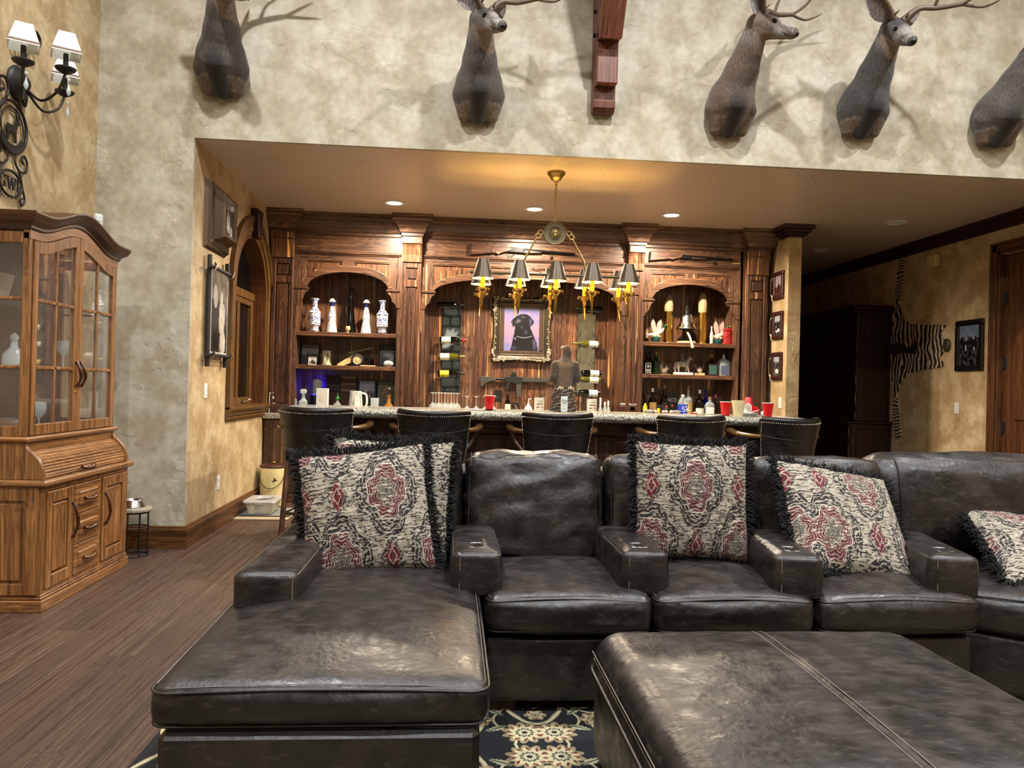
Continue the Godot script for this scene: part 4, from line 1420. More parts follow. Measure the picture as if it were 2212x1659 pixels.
func left_corner() -> void:
	# small pedestal with a steel bowl
	var at := Vector3(-2.215, 0, -5.57)
	var t := thing("wire_side_table", "small round stone-topped table on black wire legs beside the hutch", "side table", at)
	var g := G.new()
	g.lathe([Vector2(0.0, 0.315), Vector2(0.115, 0.315), Vector2(0.122, 0.32), Vector2(0.122, 0.338), Vector2(0.116, 0.343), Vector2(0.0, 0.343)], Vector3.ZERO, 28)
	part(t, "top", g, M.travertine)
	var ring := []
	for k in 24:
		ring.append(Vector3(cos(TAU * k / 24.0), 0, sin(TAU * k / 24.0)) * 0.10)
	for y in [0.006, 0.20, 0.308]:
		var pts := []
		for p in ring:
			pts.append(p + Vector3.UP * y)
		g = G.new()
		g.tube(pts, 0.0045, 6, false, true)
		part(t, "ring", g, M.iron)
	for k in 8:
		g = G.new()
		var p := Vector3(cos(TAU * k / 8.0), 0, sin(TAU * k / 8.0)) * 0.10
		g.tube([p, p + Vector3.UP * 0.312], 0.0045, 6)
		part(t, "rod", g, M.iron)
	g = G.new()
	g.lathe([Vector2(0.0, 0.0), Vector2(0.082, 0.0), Vector2(0.085, 0.006), Vector2(0.066, 0.05), Vector2(0.066, 0.055), Vector2(0.060, 0.055), Vector2(0.058, 0.05), Vector2(0.05, 0.015), Vector2(0.0, 0.012)], Vector3.ZERO, 28)
	one("pet_bowl", "hammered steel pet bowl on the small wire table", "bowl", g, M.steel, at + Vector3(-0.01, 0.343, 0))
	# bin, tub and mats at the end of the bar
	t = thing("storage_bin", "pale yellow metal bin with a flying duck motif beside the bar", "bin", Vector3(-1.775, 0, -7.885))
	g = G.new()
	g.lathe([Vector2(0.0, 0.0), Vector2(0.128, 0.0), Vector2(0.130, 0.01), Vector2(0.135, 0.39)], Vector3.ZERO, 32)
	part(t, "body", g, M.bin_yellow)
	g = G.new()
	g.lathe([Vector2(0.137, 0.385), Vector2(0.139, 0.39), Vector2(0.139, 0.405), Vector2(0.13, 0.412), Vector2(0.05, 0.42), Vector2(0.0, 0.42)], Vector3.ZERO, 32)
	part(t, "lid", g, M.walnut_box)
	g = G.new()
	g.ball(Vector3(0, 0.432, 0), Vector3(0.016, 0.014, 0.016), 10, 6)
	part(t, "lid_knob", g, M.brass)
	g = G.new()
	var hp := []
	for k in 17:
		var a := PI * k / 16.0
		hp.append(Vector3(cos(a) * 0.125, 0.345 - 0.16 * sin(a), sin(a) * 0.10 + 0.055))
	g.tube(hp, 0.004, 6)
	part(t, "bail_handle", g, M.iron)
	g = G.new()
	for q in [[Vector2(0.02, 0.25), Vector2(0.05, 0.262), Vector2(0.075, 0.27), Vector2(0.05, 0.272), Vector2(0.03, 0.30), Vector2(0.032, 0.268), Vector2(0.0, 0.25)]]:
		g.prism(q, 0.127, 0.132)
	part(t, "duck_motif", g, M.black)
	t = thing("plastic_tub", "clear plastic litter tub with pale grey lid on the mats", "tub", Vector3(-1.745, 0.022, -7.36))
	g = G.new()
	var tub_ring := func(hx: float, hz: float, y: float, r: float) -> Array:
		var pts := []
		for c in [[hx - r, hz - r, 0.0], [-hx + r, hz - r, PI / 2], [-hx + r, -hz + r, PI], [hx - r, -hz + r, PI * 1.5]]:
			for k in 5:
				var a: float = c[2] + PI / 2 * k / 4.0
				pts.append(Vector3(c[0] + cos(a) * r, y, c[1] + sin(a) * r))
		return pts
	var r0: Array = tub_ring.call(0.105, 0.15, 0.0, 0.02)
	var r1: Array = tub_ring.call(0.135, 0.185, 0.105, 0.025)
	g.grid(20, 1, func(a, b): return (r0[(20 - int(round(a * 20))) % 20] as Vector3).lerp(r1[(20 - int(round(a * 20))) % 20], b), true)
	g.face(r0, Vector3.DOWN)
	part(t, "tub_body", g, M.tub)
	g = G.new()
	var o1: Array = tub_ring.call(0.148, 0.20, 0.105, 0.03)
	var o2: Array = tub_ring.call(0.148, 0.20, 0.125, 0.03)
	var i2: Array = tub_ring.call(0.085, 0.12, 0.128, 0.06)
	var i1: Array = tub_ring.call(0.085, 0.12, 0.10, 0.06)
	var stack := [o1, o2, i2, i1]
	g.grid(20, 3, func(a, b): return stack[int(round(b * 3))][(20 - int(round(a * 20))) % 20], true)
	part(t, "lid", g, M.grey_plastic)
	g = G.new()
	g.bx(-0.035, 0.035, 0.085, 0.115, 0.198, 0.21, 0.004)
	part(t, "latch", g, M.grey_plastic)
	g = G.new()
	g.bx(-1.93, -1.45, 0.0, 0.010, -7.62, -7.02, 0.003)
	one("floor_mat", "beige floor mat lying flat by the window wall", "mat", g, M.mat_beige)
	g = G.new()
	g.grid(12, 12, func(a, b):
		var e := pow(absf(a - 0.5) * 2.0, 6.0) * 0.5 + pow(absf(b - 0.5) * 2.0, 6.0) * 0.5
		return Vector3(-1.915 + 0.46 * a, 0.014 + 0.012 * e, -7.14 - 0.46 * b))
	g.bx(-1.90, -1.47, 0.010, 0.0135, -7.58, -7.16)
	one("rubber_mat", "grey rubber tray mat under the litter tub", "mat", g, M.mat_grey)
	# motion sensor in the corner
	t = thing("motion_sensor", "white motion sensor in the corner above the hutch", "sensor", Vector3(-2.60, 2.40, -5.765), 0.75)
	g = G.new()
	g.box(Vector3(0, 0, 0), Vector3(0.062, 0.095, 0.035), 0.012)
	part(t, "housing", g, M.white)
	g = G.new()
	g.box(Vector3(0, 0.012, 0.016), Vector3(0.048, 0.045, 0.01), 0.004)
	part(t, "lens", g, M.cap_white)

func seam_rect(g: G, x0: float, x1: float, z0: float, z1: float, y: float, r := 0.0035, rc := 0.04, sag := 0.0) -> void:
	# a stitched cord along a rounded rectangle lying at height y
	var pts := []
	for c in [[x1 - rc, z1 - rc, 0.0], [x0 + rc, z1 - rc, PI / 2], [x0 + rc, z0 + rc, PI], [x1 - rc, z0 + rc, PI * 1.5]]:
		for k in 6:
			var a: float = c[2] + PI / 2 * k / 5.0
			pts.append(Vector3(c[0] + cos(a) * rc, y, c[1] + sin(a) * rc))
	var fine := []
	for i in pts.size():
		var a: Vector3 = pts[i]
		var b: Vector3 = pts[(i + 1) % pts.size()]
		var n := maxi(1, int(a.distance_to(b) / 0.06))
		for k in n:
			var p := a.lerp(b, float(k) / n)
			if sag > 0.0 and n > 2:
				p.y += sag * sin(PI * k / n)
			fine.append(p)
	g.tube(fine, r, 6, false, true)

func console_block(t: Node3D, at: Vector3, turn: float, hole_back := 0.13) -> void:
	# padded armrest block with a steel cup holder let into its top
	var hx := 0.097
	var hz := 0.30
	var rc := 0.035
	var top := 0.165
	var er := 0.028
	var hc := Vector2(0, hz - hole_back)
	var ring := []
	for c in [[hx - rc, hz - rc, 0.0], [-hx + rc, hz - rc, PI / 2], [-hx + rc, -hz + rc, PI], [hx - rc, -hz + rc, PI * 1.5]]:
		for k in 7:
			var a: float = c[2] + PI / 2 * k / 6.0
			ring.append([Vector2(c[0], c[1]), Vector2(cos(a), sin(a))])
	var n := ring.size()
	var g := G.new()
	var nse := FastNoiseLite.new()
	nse.seed = int(at.x * 100.0)
	nse.frequency = 9.0
	g.grid(n, 16, func(u, v):
		var q = ring[(n - int(round(u * n))) % n]
		var outer: Vector2 = q[0] + q[1] * rc
		var inset: Vector2 = q[0] + q[1] * (rc - er)
		var hole: Vector2 = hc + (inset - hc).normalized() * 0.043
		var k: float = 1.0 - v
		var p := Vector3.ZERO
		if k < 0.375:
			var m := hole.lerp(inset, k / 0.375)
			p = Vector3(m.x, top + 0.006 * sin(PI * k / 0.375), m.y)
		elif k < 0.70:
			var a := (k - 0.375) / 0.325 * PI / 2
			var m := inset.lerp(outer, sin(a))
			p = Vector3(m.x, top - er + er * cos(a), m.y)
		else:
			var f := (k - 0.70) / 0.30
			var m = outer + q[1] * 0.006 * sin(PI * f)
			p = Vector3(m.x, lerpf(top - er, 0.0, f), m.y)
		return p + Vector3.ONE * 0.003 * nse.get_noise_3d(p.x, p.y, p.z), true)
	var o := part(t, "console", g, M.leather, at)
	o.rotation.y = turn
	g = G.new()
	g.lathe([Vector2(0.0, top - 0.07), Vector2(0.038, top - 0.07), Vector2(0.038, top - 0.07), Vector2(0.040, top + 0.001), Vector2(0.043, top + 0.004), Vector2(0.049, top + 0.003), Vector2(0.050, top - 0.002)], Vector3(hc.x, 0, hc.y), 28)
	part(o, "cup_holder", g, M.steel)
	g = G.new()
	seam_rect(g, -hx + 0.006, hx - 0.006, -hz + 0.006, hz - 0.006, top - 0.014, 0.0022, 0.03)
	g.tube([Vector3(-hx + 0.03, 0.01, hz + 0.004), Vector3(-hx + 0.03, top - 0.02, hz + 0.001)], 0.002, 5, false)
	part(o, "stitching", g, M.stitch)

func sofa() -> void:
	var t := thing("sectional_sofa", "dark brown leather sectional sofa with chaise, cup holder consoles and padded backs", "sofa", Vector3(0.7, 0, -3.3))
	var o := -t.position
	# chaise on the left
	var g := G.new()
	g.t.origin = o
	g.bx(-0.735, 0.10, 0.05, 0.345, -3.72, -2.02, 0.02)
	part(t, "chaise_base", g, M.leather)
	g = G.new()
	g.t.origin = o
	pad(g, Vector3(-0.319, 0.405, -2.78), Vector3(0.892, 0.125, 1.52), 0.05, Vector3(0.004, 0.05, 0.012), 0.006, 1.0)
	var ch := part(t, "chaise_cushion", g, M.leather)
	g = G.new()
	g.t.origin = o
	seam_rect(g, -0.762, 0.124, -3.53, -2.022, 0.445, 0.0042, 0.05, 0.008)
	part(ch, "piping", g, M.leather)
	g = G.new()
	g.t.origin = o
	seam_rect(g, -0.760, 0.122, -3.53, -2.024, 0.358, 0.003, 0.05)
	part(ch, "piping", g, M.leather)
	g = G.new()
	g.t.origin = o
	seam_rect(g, -0.752, 0.114, -3.53, -2.034, 0.4545, 0.0012, 0.05, 0.009)
	part(ch, "stitching", g, M.stitch)
	# left arm
	g = G.new()
	g.t.origin = o
	pad(g, Vector3(-0.622, 0.50, -3.20), Vector3(0.225, 0.20, 1.05), 0.035, Vector3(0.004, 0.006, 0.006), 0.004, 2.0)
	var arm := part(t, "arm", g, M.leather)
	g = G.new()
	g.t.origin = o
	seam_rect(g, -0.728, -0.516, -3.72, -2.682, 0.585, 0.0022, 0.035)
	g.tube([o * 0.0 + Vector3(-0.53, 0.42, -2.677), Vector3(-0.53, 0.585, -2.677)], 0.002, 5, false)
	part(arm, "stitching", g, M.stitch)
	# three recliner seats
	var seats := [[0.15, 0.795], [0.803, 1.445], [1.455, 2.125]]
	for i in 3:
		var x0: float = seats[i][0]
		var x1: float = seats[i][1]
		var xc := (x0 + x1) * 0.5
		g = G.new()
		g.t.origin = o
		pad(g, Vector3(xc, 0.395, -3.20), Vector3(x1 - x0, 0.15, 0.70), 0.05, Vector3(0.003, 0.045, 0.015), 0.008, 3.0 + i)
		var s := part(t, "seat_cushion", g, M.leather)
		g = G.new()
		g.t.origin = o
		seam_rect(g, x0 + 0.004, x1 - 0.004, -3.5, -2.857, 0.447, 0.0035, 0.045, 0.012)
		part(s, "piping", g, M.leather)
		g = G.new()
		g.t.origin = o
		seam_rect(g, x0 + 0.004, x1 - 0.004, -3.5, -2.857, 0.335, 0.0025, 0.045)
		part(s, "piping", g, M.leather)
		g = G.new()
		g.t.origin = o
		seam_rect(g, x0 + 0.014, x1 - 0.014, -3.5, -2.868, 0.458, 0.0012, 0.045, 0.013)
		part(s, "stitching", g, M.stitch)
		g = G.new()
		g.t.origin = o
		pad(g, Vector3(xc, 0.175, -3.28), Vector3(x1 - x0 - 0.006, 0.25, 0.76), 0.02, Vector3(0, 0, 0.008), 0.004, 6.0 + i)
		part(t, "footrest_panel", g, M.leather)
		# back cushion, leaning
		g = G.new()
		var bw: float = [0.64, 0.65, 0.66][i]
		var bc: float = [0.402, 1.077, 1.79][i]
		g.t = Transform3D(Basis(Vector3.RIGHT, -0.17), Vector3(bc, 0.69, -3.62) + o)
		pad(g, Vector3.ZERO, Vector3(bw, 0.50, 0.22), 0.06, Vector3(0.006, 0.012, 0.035), 0.030 if i == 0 else 0.016, 9.0 + i)
		var b := part(t, "back_cushion", g, M.leather)
		g = G.new()
		g.t = Transform3D(Basis(Vector3.RIGHT, -0.17), Vector3(bc, 0.69, -3.62) + o)
		for sg in [-1.0, 1.0]:
			g = G.new()
			g.t = Transform3D(Basis(Vector3.RIGHT, -0.17), Vector3(bc, 0.69, -3.62) + o)
			g.tube(curve([Vector3(sg * (bw * 0.5 - 0.02), -0.24, 0.092), Vector3(sg * (bw * 0.5 - 0.012), 0.0, 0.104), Vector3(sg * (bw * 0.5 - 0.02), 0.215, 0.085), Vector3(sg * (bw * 0.5 - 0.02), 0.248, 0.03)], 4), 0.003, 5, false)
			part(b, "piping", g, M.leather)
	# chaise back, mostly behind cushions
	g = G.new()
	g.t = Transform3D(Basis(Vector3.RIGHT, -0.17), Vector3(-0.27, 0.70, -3.63) + o)
	pad(g, Vector3.ZERO, Vector3(0.66, 0.52, 0.22), 0.06, Vector3(0.006, 0.012, 0.035), 0.02, 15.0)
	part(t, "back_cushion", g, M.leather)
	# frame behind the backs
	g = G.new()
	g.t.origin = o
	g.bx(-0.735, 2.12, 0.05, 0.86, -3.92, -3.72, 0.03)
	part(t, "back_frame", g, M.leather)
	# consoles between the seats
	for e in [[0.117, -3.22, 0.0], [0.783, -3.24, 0.0], [1.43, -3.19, -0.15], [2.105, -3.20, -0.21]]:
		console_block(t, Vector3(e[0], 0.455, e[1]) + o, e[2])
	# corner seat and back on the right
	g = G.new()
	g.t = Transform3D(Basis(Vector3.UP, -0.62), Vector3(2.66, 0.385, -3.12) + o)
	pad(g, Vector3.ZERO, Vector3(1.0, 0.16, 0.86), 0.05, Vector3(0.003, 0.04, 0.015), 0.008, 20.0)
	var cs := part(t, "corner_seat", g, M.leather)
	g = G.new()
	g.t = Transform3D(Basis(Vector3.UP, -0.62), Vector3(2.66, 0, -3.12) + o)
	seam_rect(g, -0.497, 0.497, -0.42, 0.427, 0.447, 0.0038, 0.05, 0.01)
	part(cs, "piping", g, M.leather)
	g = G.new()
	g.t = Transform3D(Basis(Vector3.UP, -0.62), Vector3(2.66, 0.17, -3.12) + o)
	pad(g, Vector3.ZERO, Vector3(0.98, 0.26, 0.80), 0.03, Vector3(0, 0, 0.01), 0.004, 21.0)
	part(t, "corner_base", g, M.leather)
	g = G.new()
	g.t = Transform3D(Basis(Vector3.UP, -0.08) * Basis(Vector3.RIGHT, -0.12), Vector3(2.70, 0.72, -3.66) + o)
	pad(g, Vector3.ZERO, Vector3(1.24, 0.50, 0.34), 0.13, Vector3(0.01, 0.012, 0.03), 0.018, 22.0)
	var cb := part(t, "corner_back", g, M.leather)
	g = G.new()
	g.t = Transform3D(Basis(Vector3.UP, -0.08) * Basis(Vector3.RIGHT, -0.12), Vector3(2.70, 0.72, -3.66) + o)
	g.tube(curve([Vector3(-0.50, -0.25, 0.165), Vector3(-0.50, 0.0, 0.188), Vector3(-0.50, 0.19, 0.16), Vector3(-0.50, 0.25, 0.05)], 5), 0.004, 5, false)
	part(cb, "piping", g, M.leather)
	for p in [Vector3(0.22, 0.025, -2.98), Vector3(2.0, 0.025, -2.98), Vector3(-0.66, 0.025, -2.1), Vector3(0.02, 0.025, -2.1), Vector3(-0.6, 0.025, -3.8), Vector3(1.1, 0.025, -3.8)]:
		g = G.new()
		g.box(p + o, Vector3(0.12, 0.05, 0.08), 0.006)
		part(t, "foot", g, M.foot_wood)

func ottoman() -> void:
	var t := thing("ottoman", "large square dark leather ottoman with double stitched centre seam", "ottoman", Vector3(1.03, 0, -1.98))
	var g := G.new()
	pad(g, Vector3(0, 0.215, 0), Vector3(1.06, 0.33, 1.08), 0.03, Vector3(0.004, 0, 0.004), 0.004, 30.0)
	part(t, "base", g, M.leather)
	for sg in [-1.0, 1.0]:
		g = G.new()
		# each half of the lid: flat towards the seam, rounded away at the outer rim
		var nse := FastNoiseLite.new()
		nse.seed = 40
		nse.frequency = 3.0
		g.grid(30, 36, func(a, b):
			var x: float = a * 0.553 if sg > 0 else (a - 1.0) * 0.553
			var z: float = (0.5 - b) * 1.12
			var ex := maxf(0.0, (absf(x) - 0.455) / 0.098)
			var ez := maxf(0.0, (absf(z) - 0.43) / 0.13)
			var e := minf(1.0, sqrt(ex * ex + ez * ez))
			if ex > 0.0 and ez > 0.0 and ex * ex + ez * ez > 1.0:
				var sc := 1.0 / sqrt(ex * ex + ez * ez)
				x = signf(x) * (0.455 + 0.098 * ex * sc)
				z = signf(z) * (0.43 + 0.13 * ez * sc)
			var y := 0.355 + 0.115 * sqrt(maxf(0.0, 1.0 - e * e)) + 0.012 * (1.0 - pow(absf(x) / 0.55, 2.0)) * (1.0 - pow(absf(z) / 0.56, 2.0))
			y -= 0.006 * exp(-pow(x / 0.012, 2.0))
			return Vector3(x, y + 0.004 * nse.get_noise_2d(x * 2.0, z * 2.0), z))
		part(t, "lid_panel", g, M.leather)
	g = G.new()
	for sg in [-1.0, 1.0]:
		var pts := []
		for k in 41:
			var z := 0.545 - 1.09 * k / 40.0
			var ez := maxf(0.0, (absf(z) - 0.43) / 0.13)
			pts.append(Vector3(sg * 0.014, 0.355 + 0.115 * sqrt(maxf(0.0, 1.0 - ez * ez)) + 0.012 * (1.0 - pow(absf(z) / 0.56, 2.0)) - 0.001, z))
		g.tube(pts, 0.0016, 5, false)
		var side := []
		for k in 31:
			var z := 0.46 - 0.92 * k / 30.0
			side.append(Vector3(-0.5475 - 0.003 * sg, 0.395 + 0.012 * sg, z))
		g.tube(side, 0.0016, 5, false)
	part(t, "stitching", g, M.stitch)
	g = G.new()
	seam_rect(g, -0.553, 0.553, -0.56, 0.56, 0.35, 0.008, 0.13)
	part(t, "welt", g, M.leather)
	for p in [Vector3(-0.45, 0.03, 0.45), Vector3(0.45, 0.03, 0.45), Vector3(-0.45, 0.03, -0.45), Vector3(0.45, 0.03, -0.45)]:
		g = G.new()
		g.box(p, Vector3(0.09, 0.06, 0.09), 0.006)
		part(t, "foot", g, M.foot_wood)
	# rug under it all
	g = G.new()
	var n := 0.0
	for ix in 5:
		for iz in 4:
			var x0 := -1.0 + ix * 0.9
			var z0 := -3.55 + iz * 0.9
			g.face([Vector3(x0, 0.009, z0 + 0.9), Vector3(x0 + 0.9, 0.009, z0 + 0.9), Vector3(x0 + 0.9, 0.009, z0), Vector3(x0, 0.009, z0)], Vector3.UP)
	g.bx(-1.0, 3.5, 0.0, 0.0085, -3.55, 0.05)
	one("area_rug", "navy floral rug with cream vines and palmettes under the ottoman", "rug", g, M.rug_pile)

func cushion(label: String, at: Vector3, half: float, roll: float, lean: float, yaw: float, sd: int, uvo: Vector2) -> void:
	var t := thing("throw_pillow", label, "pillow", at, 0.0, "fringed throw pillows on the sofa")
	t.basis = Basis(Vector3.UP, yaw) * Basis(Vector3(0, 0, 1), roll) * Basis(Vector3.RIGHT, -lean)
	var nse := FastNoiseLite.new()
	nse.seed = sd
	nse.frequency = 4.0
	var outline := func(u: float, v: float) -> Vector2:
		# pointed corners, edges drawn in a little
		return Vector2(u * (1.0 - 0.05 * (1.0 - v * v)), v * (1.0 - 0.06 * (1.0 - u * u))) * half
	var g := G.new()
	for sg in [1.0, -1.0]:
		g.grid(28, 28, func(a, b):
			var u: float = (a * 2.0 - 1.0) * sg
			var v: float = b * 2.0 - 1.0
			var p: Vector2 = outline.call(u, v)
			var th: float = half * 0.30 * pow(maxf(0.0, (1.0 - u * u) * (1.0 - v * v)), 0.42)
			th *= 1.0 + 0.22 * nse.get_noise_2d(u * 1.2 + sg * 3.0, v * 1.2)
			return Vector3(p.x, p.y, sg * th))
	for i in g.uv.size():
		var q := Vector2(g.v[i].x, -g.v[i].y) / (half * 2.0)
		g.uv[i] = q + Vector2(0.5, 0.5) + uvo
	part(t, "cover", g, M.cushion_cloth)
	g = G.new()
	rng.seed = sd
	var loop := []
	for s in 4:
		for k in 110:
			var q := -1.0 + 2.0 * k / 110.0
			var e: Array = [[q, 1.0, Vector2(0, 1)], [1.0, -q, Vector2(1, 0)], [-q, -1.0, Vector2(0, -1)], [-1.0, q, Vector2(-1, 0)]][s]
			var p: Vector2 = outline.call(e[0], e[1])
			var dir: Vector2 = (e[2] + p / half * 0.35).normalized()
			for r in 2:
				var l := rng.randf_range(0.028, 0.048) * half / 0.27
				var w := rng.randf_range(-0.6, 0.6)
				var zz := rng.randf_range(-0.5, 0.5)
				var a := Vector3(p.x, p.y, rng.randf_range(-0.012, 0.012))
				var d := Vector3(dir.x - dir.y * w, dir.y + dir.x * w, zz).normalized()
				var d2 := (d + Vector3(-dir.y * w, dir.x * w, zz) * 0.8 + Vector3(0, -0.3, 0)).normalized()
				g.tube([a - d * 0.01, a + d * l * 0.5, a + d * l * 0.5 + d2 * l * 0.5], [0.0028, 0.0034, 0.0012], 4, false)
	var f := part(t, "fringe", g, M.fringe)
	f.set_meta("kind", "stuff")

func cushions() -> void:
	cushion("patterned pillow with black fringe at the back, right of the chaise pillow", Vector3(-0.262, 0.742, -3.43), 0.275, -0.03, 0.20, 0.0, 2, Vector2(0.37, 0.1))
	cushion("large patterned fringed pillow leaning in front on the chaise", Vector3(-0.345, 0.715, -3.26), 0.275, 0.13, 0.32, 0.06, 1, Vector2(-0.17, 0.0))
	cushion("upright patterned fringed pillow with one centred red medallion", Vector3(1.095, 0.765, -3.36), 0.268, -0.02, 0.16, 0.0, 3, Vector2(0, 0.0))
	cushion("tilted patterned fringed pillow slumped on the third seat", Vector3(1.77, 0.695, -3.28), 0.285, -0.16, 0.72, 0.05, 4, Vector2(-0.16, 0.17))
	cushion("patterned fringed pillow lying flat on the corner seat", Vector3(2.70, 0.575, -3.20), 0.29, -0.1, 1.18, -0.25, 5, Vector2(0.2, 0.3))

func bar() -> void:
	var t := thing("bar_counter", "long granite bar counter with a chiselled live edge", "counter", Vector3(0.8, 0, -6.42))
	var o := -t.position
	var g := G.new()
	g.t.origin = o
	g.bx(-1.33, 2.93, 0.99, 1.06, -6.78, -6.125, 0.004)
	part(t, "slab", g, M.granite)
	g = G.new()
	g.t.origin = o
	var nse := FastNoiseLite.new()
	nse.seed = 9
	nse.frequency = 5.0
	var rim := [Vector3(-1.34, 0, -6.78), Vector3(-1.34, 0, -6.12), Vector3(-1.31, 0, -6.10), Vector3(2.92, 0, -6.10), Vector3(2.955, 0, -6.12), Vector3(2.955, 0, -6.78)]
	for s in 5:
		var a: Vector3 = rim[s]
		var b: Vector3 = rim[s + 1]
		var n := maxi(2, int(a.distance_to(b) / 0.02))
		var out := Vector3.UP.cross(a - b).normalized()
		g.grid(n, 7, func(u, v):
			var p := a.lerp(b, u)
			var w: float = sin(PI * v)
			var k: float = 0.5 + 0.5 * nse.get_noise_3d(p.x * 3.0, v * 2.2, p.z * 3.0)
			return p + Vector3(0, lerpf(0.985, 1.0595, v), 0) + out * ((0.006 + 0.030 * k) * w - 0.012 * (1.0 - w)))
	part(t, "chiselled_edge", g, M.granite_rough)
	t = thing("bar_cabinet", "walnut panelled bar front under the granite counter", "bar", Vector3(0.8, 0, -6.6))
	o = -t.position
	g = G.new()
	g.t.origin = o
	g.bx(-1.28, 2.88, 0.0, 0.985, -6.76, -6.47)
	g.bx(-1.30, 2.90, 0.0, 0.10, -6.76, -6.455, 0.004)
	g.bx(-1.29, 2.89, 0.90, 0.985, -6.76, -6.45, 0.004)
	part(t, "carcass", g, M.walnut_h1)
	for i in 6:
		var x0 := -1.24 + i * 0.69
		g = G.new()
		g.t.origin = o
		g.bx(x0 + 0.03, x0 + 0.62, 0.15, 0.86, -6.475, -6.445, 0.014)
		part(t, "raised_panel", g, M.walnut_v1)

func stool(label: String, at: Vector3, turn: float) -> void:
	var t := thing("bar_stool", label, "bar stool", at, turn, "leather bar stools along the counter")
	# local: the sitter faces -z (towards the bar); the camera sees the back at +z
	var shell := func(u: float, v: float, off: float) -> Vector3:
		var a := (u - 0.5) * 2.25
		var y := lerpf(0.66, 1.055, v)
		var w := lerpf(0.235, 0.285, pow(v, 0.8)) + off
		var dip := -0.014 * pow(cos(a * 1.1), 2.0) * v
		return Vector3(sin(a) / sin(1.125) * w, y + dip, (cos(a) - 0.43) * 0.24 + lerpf(0.0, 0.045, v * v) + off)
	var g := G.new()
	g.grid(28, 14, func(u, v): return shell.call(u, v, 0.0))
	g.grid(28, 14, func(u, v): return shell.call(1.0 - u, v, -0.045))
	part(t, "back_shell", g, M.stool_leather)
	# rolled rim
	g = G.new()
	var rim := []
	for k in 29:
		rim.append(shell.call(k / 28.0, 1.0, -0.022))
	g.tube(rim, 0.025, 8)
	for e in [0.0, 1.0]:
		var side := []
		for k in 11:
			side.append(shell.call(e, k / 10.0, -0.022))
		g.tube(side, 0.023, 8)
	part(t, "rolled_edge", g, M.stool_leather)
	g = G.new()
	for k in 44:
		g.ball(shell.call(k / 43.0, 0.945, 0.003), Vector3.ONE * 0.0048, 6, 4)
	for e in [0.004, 0.996]:
		for k in 24:
			g.ball(shell.call(e, k / 25.0, 0.002), Vector3.ONE * 0.0045, 6, 4)
	var nails := part(t, "nailheads", g, M.nail)
	nails.set_meta("kind", "stuff")
	g = G.new()
	var seam := []
	for k in 25:
		seam.append(shell.call(k / 24.0, 0.68 - 0.07 * sin(PI * k / 24.0), 0.002))
	g.tube(seam, 0.0022, 5, false)
	part(t, "seam", g, M.leather)
	g = G.new()
	pad(g, Vector3(0, 0.71, -0.12), Vector3(0.46, 0.11, 0.46), 0.045, Vector3(0, 0.03, 0), 0.0, 3.0)
	part(t, "seat", g, M.stool_leather)
	for sg in [-1.0, 1.0]:
		g = G.new()
		g.tube(curve([Vector3(sg * 0.268, 0.915, 0.02), Vector3(sg * 0.315, 0.915, -0.08), Vector3(sg * 0.345, 0.925, -0.20), Vector3(sg * 0.345, 0.945, -0.30), Vector3(sg * 0.335, 0.935, -0.35)], 5), [0.020, 0.022, 0.024, 0.026, 0.028, 0.029, 0.030, 0.031, 0.032, 0.033, 0.034, 0.035, 0.036, 0.037, 0.037, 0.037, 0.036, 0.034, 0.030, 0.022, 0.010], 10, true, false, 0.8)
		var a := part(t, "armrest", g, M.armrest)
		g = G.new()
		g.tube(curve([Vector3(sg * 0.335, 0.90, -0.26), Vector3(sg * 0.30, 0.82, -0.27), Vector3(sg * 0.24, 0.74, -0.24)], 4), 0.018, 8)
		part(a, "arm_support", g, M.walnut_v1)
		for z in [-0.30, 0.06]:
			g = G.new()
			g.tube([Vector3(sg * 0.20, 0.66, z), Vector3(sg * 0.235, 0.0, z + (-0.04 if z < 0.0 else 0.05))], [0.026, 0.018], 8)
			part(t, "leg", g, M.walnut_v1)
	g = G.new()
	g.tube([Vector3(-0.215, 0.26, -0.32), Vector3(0.215, 0.26, -0.32), Vector3(0.215, 0.26, 0.09), Vector3(-0.215, 0.26, 0.09)], 0.012, 6, false, true)
	part(t, "foot_rail", g, M.old_brass)

func stools() -> void:
	stool("leather bar stool nearest the arched window, at the bar's left end", Vector3(-1.015, 0, -5.93), -0.12)
	stool("leather bar stool second from the window, behind the chaise pillows", Vector3(-0.125, 0, -5.93), -0.05)
	stool("leather bar stool in the middle of the row, under the eagle statue", Vector3(0.835, 0, -5.93), 0.03)
	stool("leather bar stool behind the upright medallion pillow", Vector3(1.905, 0, -5.93), 0.05)
	stool("leather bar stool at the dark hall end of the counter", Vector3(2.715, 0, -5.93), 0.24)

func arch_pts(xc: float, hw: float, spring: float, rise: float, n := 16) -> Array:
	var out := []
	for k in n + 1:
		var a := PI * k / n
		out.append(Vector2(xc - cos(a) * hw, spring + pow(sin(a), 0.9) * rise))
	return out

